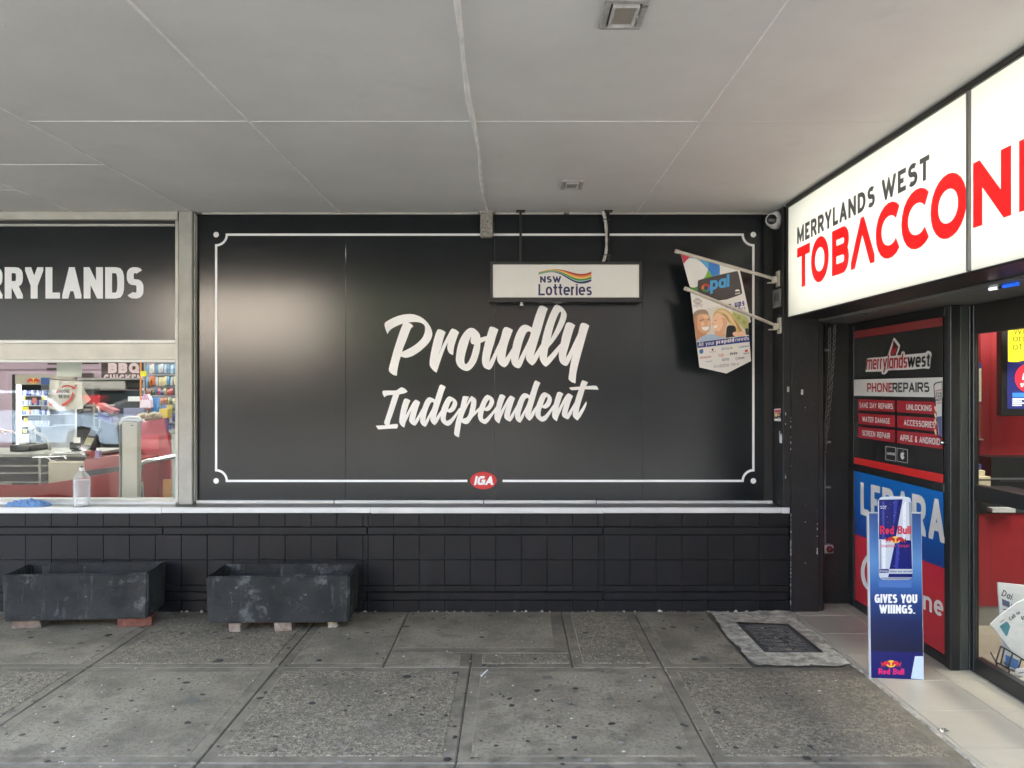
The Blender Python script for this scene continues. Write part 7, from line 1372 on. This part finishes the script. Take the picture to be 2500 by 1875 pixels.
def house(x0, x1, y1, h, m, label, win_n, roofm, dark_base=False):  # unseen houses, heights and tones shaped for the wall film reflection
    t = thing('street_building', label, 'building', ((x0 + x1) / 2, y1 - 4, 0), 'buildings across the street'); boxo('wall', (x0, x1, y1 - 8, y1, -.05, h), m, t); boxo('roof', (x0 - .3, x1 + .3, y1 - 8.3, y1 + .35, h + .002, h + .3), roofm, t)
    for k in range(win_n):
        cx_ = x0 + (x1 - x0) * (k + .5) / win_n; w_ = (x1 - x0) / win_n * .3; f_ = boxo('window', (cx_ - w_, cx_ + w_, y1 + .001, y1 + .06, .5, 2.3), white_vinyl, t); boxo('pane', (cx_ - w_ + .08, cx_ + w_ - .08, y1 + .061, y1 + .07, .58, 2.2), cgl, f_)
    boxo('street_awning', (x0, x1, y1 + .07, y1 + (3.2 if dark_base else 1.4), 2.75, 3.0), cgl if dark_base else roofm, t)
    if dark_base: boxo('shopfront', (x0 + .02, x1 - .02, y1 + .001, y1 + .05, -.02, 3.0), cgl, t)  # deep awning and dark base trim the mirrored glow from below
warm = mat('sunlit cream render', (.72, .63, .56), rough=.8, vary=(1, .06)); brickf = mat('brown brick front', (.035, .026, .023), rough=.9, vary=(2, .2)); roofg = mat('grey roof metal', (.45, .45, .46), rough=.5)
house(-14.0, -7.8, -19, 8.2, warm, 'unseen cream building across the street, shaped to glow in the wall film', 3, roofg, True); house(-32, -14.4, -19.5, 10.2, mat('weathered grey render', (.055, .055, .055), rough=.8, vary=(.8, .2)), 'unseen grey building across the street on the left, darkened to cut reflections', 5, roofg)
house(-6.6, 3.6, -20.5, 11.4, brickf, 'unseen dark brown brick building across the street, made tall to block mirrored sky', 4, mat('dark roof tiles', (.05, .045, .045), rough=.8)); house(3.8, 14.3, -21, 11.8, mat('charcoal cladding', (.03, .03, .033), rough=.7, vary=(2, .2)), 'unseen charcoal building across the street on the right, made tall to block mirrored sky', 3, mat('dark roof tiles', (0, 0, 0)))
house(14.5, 30, -20, 10.4, mat('dull green render', (.10, .11, .09), rough=.8), 'unseen dull green building at the far right opposite, made tall to block mirrored sky', 3, mat('dark roof tiles', (0, 0, 0)))
pbx = thing('post_box', 'red street posting box across the road, mirrored in the window', 'post box', (-15.6, -16.8, 0)); Mz = None
boxo('box', (-16.1, -15.3, -17.2, -16.6, .25, 1.35), mat('post box red', (.5, .02, .03), rough=.35), pbx, c=.05); boxo('plinth', (-16.0, -15.4, -17.1, -16.7, -.02, .249), black_metal, pbx)
V, Fc, T = text_uv('POST', w=.24, cw=.7); MB().add([(-15.38 - .64 * u / T, -16.595, .80 + .17 * v) for u, v in V], Fc).build('lettering', white_vinyl, pbx)
# a street tree across the road
leaf = mat('street tree leaves', (.06, .085, .03), rough=.7, rand=.2)
tr = thing('street_tree', 'bushy green street tree across the road', 'tree', (-4.4, -15.5, 0)); MB().tube([(-4.4, -15.5, -.05), (-4.35, -15.5, 1.4), (-4.5, -15.4, 2.6), (-4.3, -15.5, 3.6)], [.16, .13, .11, .05], 9).build('trunk', mat('bark', (.09, .07, .05), rough=.95), tr)
B = MB()
for k in range(2600):
    u = Vector((rnd.gauss(0, 1), rnd.gauss(0, 1), rnd.gauss(0, .8))).normalized() * rnd.uniform(.5, 1) ** .5; c0 = Vector((-4.4, -15.5, 3.9)) + Vector((u.x * 2.1, u.y * 2.0, u.z * 1.7)) * (1 + .2 * math.sin(5 * u.x + 4 * u.z)); a = Vector((rnd.gauss(0, 1), rnd.gauss(0, 1), rnd.gauss(0, 1))).normalized() * .12; b = a.cross(Vector((rnd.gauss(0, 1), rnd.gauss(0, 1), rnd.gauss(0, 1)))).normalized() * .06
    B.add([c0 - a, c0 + b, c0 + a, c0 - b], [(0, 1, 2, 3)])
B.build('crown', leaf, tr)

# ------------------------------------------------------------------ small marks on the paving
def spots(name, label, n, m, smin, smax, zt, clus=None, seed=3):
    r2 = random.Random(seed); B = MB()
    for k in range(n):
        y = r2.uniform(3.3, 5.78); x = r2.uniform(-1.0, .62) * y * .68
        if x > 2.04 or (1.46 < x and 4.65 < y and r2.random() < .7): continue
        s_ = r2.uniform(smin, smax) * (1 if r2.random() < .8 else 1.7); q = r2.uniform(0, 6.28); e_ = r2.uniform(.55, 1)
        pts = []
        for j in range(9):
            t_ = 2 * math.pi * j / 9; rr = s_ * r2.uniform(.8, 1.15); a, b = rr * math.cos(t_), rr * e_ * math.sin(t_); pts.append((x + a * math.cos(q) - b * math.sin(q), y + a * math.sin(q) + b * math.cos(q)))
        b0 = .0045 + k * .000004
        B.add([(p[0], p[1], b0) for p in pts] + [(x + (p[0] - x) * .8, y + (p[1] - y) * .8, b0 + zt) for p in pts], [(j, (j + 1) % 9, 9 + (j + 1) % 9, 9 + j) for j in range(9)] + [tuple(range(9, 18))])
    tag(B.build(name, m), label, kind='stuff')
spots('gum_spots', 'dark trodden gum spots scattered over the grey paving', 280, mat('trodden gum', (.042, .037, .029), rough=.6), .004, .0135, .0012)
spots('large_gum_spots', 'larger black trodden gum blots on the grey paving', 70, mat('trodden gum', (0, 0, 0)), .010, .022, .001, seed=21)
spots('pale_flecks', 'tiny pale paint flecks and litter on the grey paving', 260, mat('pale flecks', (.62, .56, .44), rough=.8), .002, .0062, .001, seed=5)
spots('faded_gum', 'pale worn gum patches on the grey paving', 50, mat('faded gum', (.27, .25, .205), rough=.8), .006, .015, .0008, seed=9)
spots('grease_marks', 'soft dark grease marks on the grey paving', 16, mat('grease mark', (.125, .114, .092), rough=.55), .02, .042, .0004, seed=12)
for a_, b_, k in (((1175, 1650), (1190, 1636), .003),):
    p, q = ground(*a_, .009), ground(*b_, .009); tag(MB().tube([p, q], .0045, 8).build('cigarette_end', white_vinyl), 'white cigarette end lying on the paving near the middle joint', 'cigarette end')
p = ground(2300, 1784, .012); lf = thing('foil_scrap', 'crumpled scrap of foil on the edge of the entrance tiles', 'litter', tuple(p)); B = MB(); q = [(rnd.uniform(-.03, .03), rnd.uniform(-.018, .018), rnd.uniform(-.006, .014)) for _ in range(14)]
B.add([(p.x + a, p.y + b, p.z + c_) for a, b, c_ in q], [(i, i + 1, i + 2) for i in range(12)]); B.build('foil', mat('crumpled foil', (.55, .53, .48), rough=.25, metal=.8), lf)
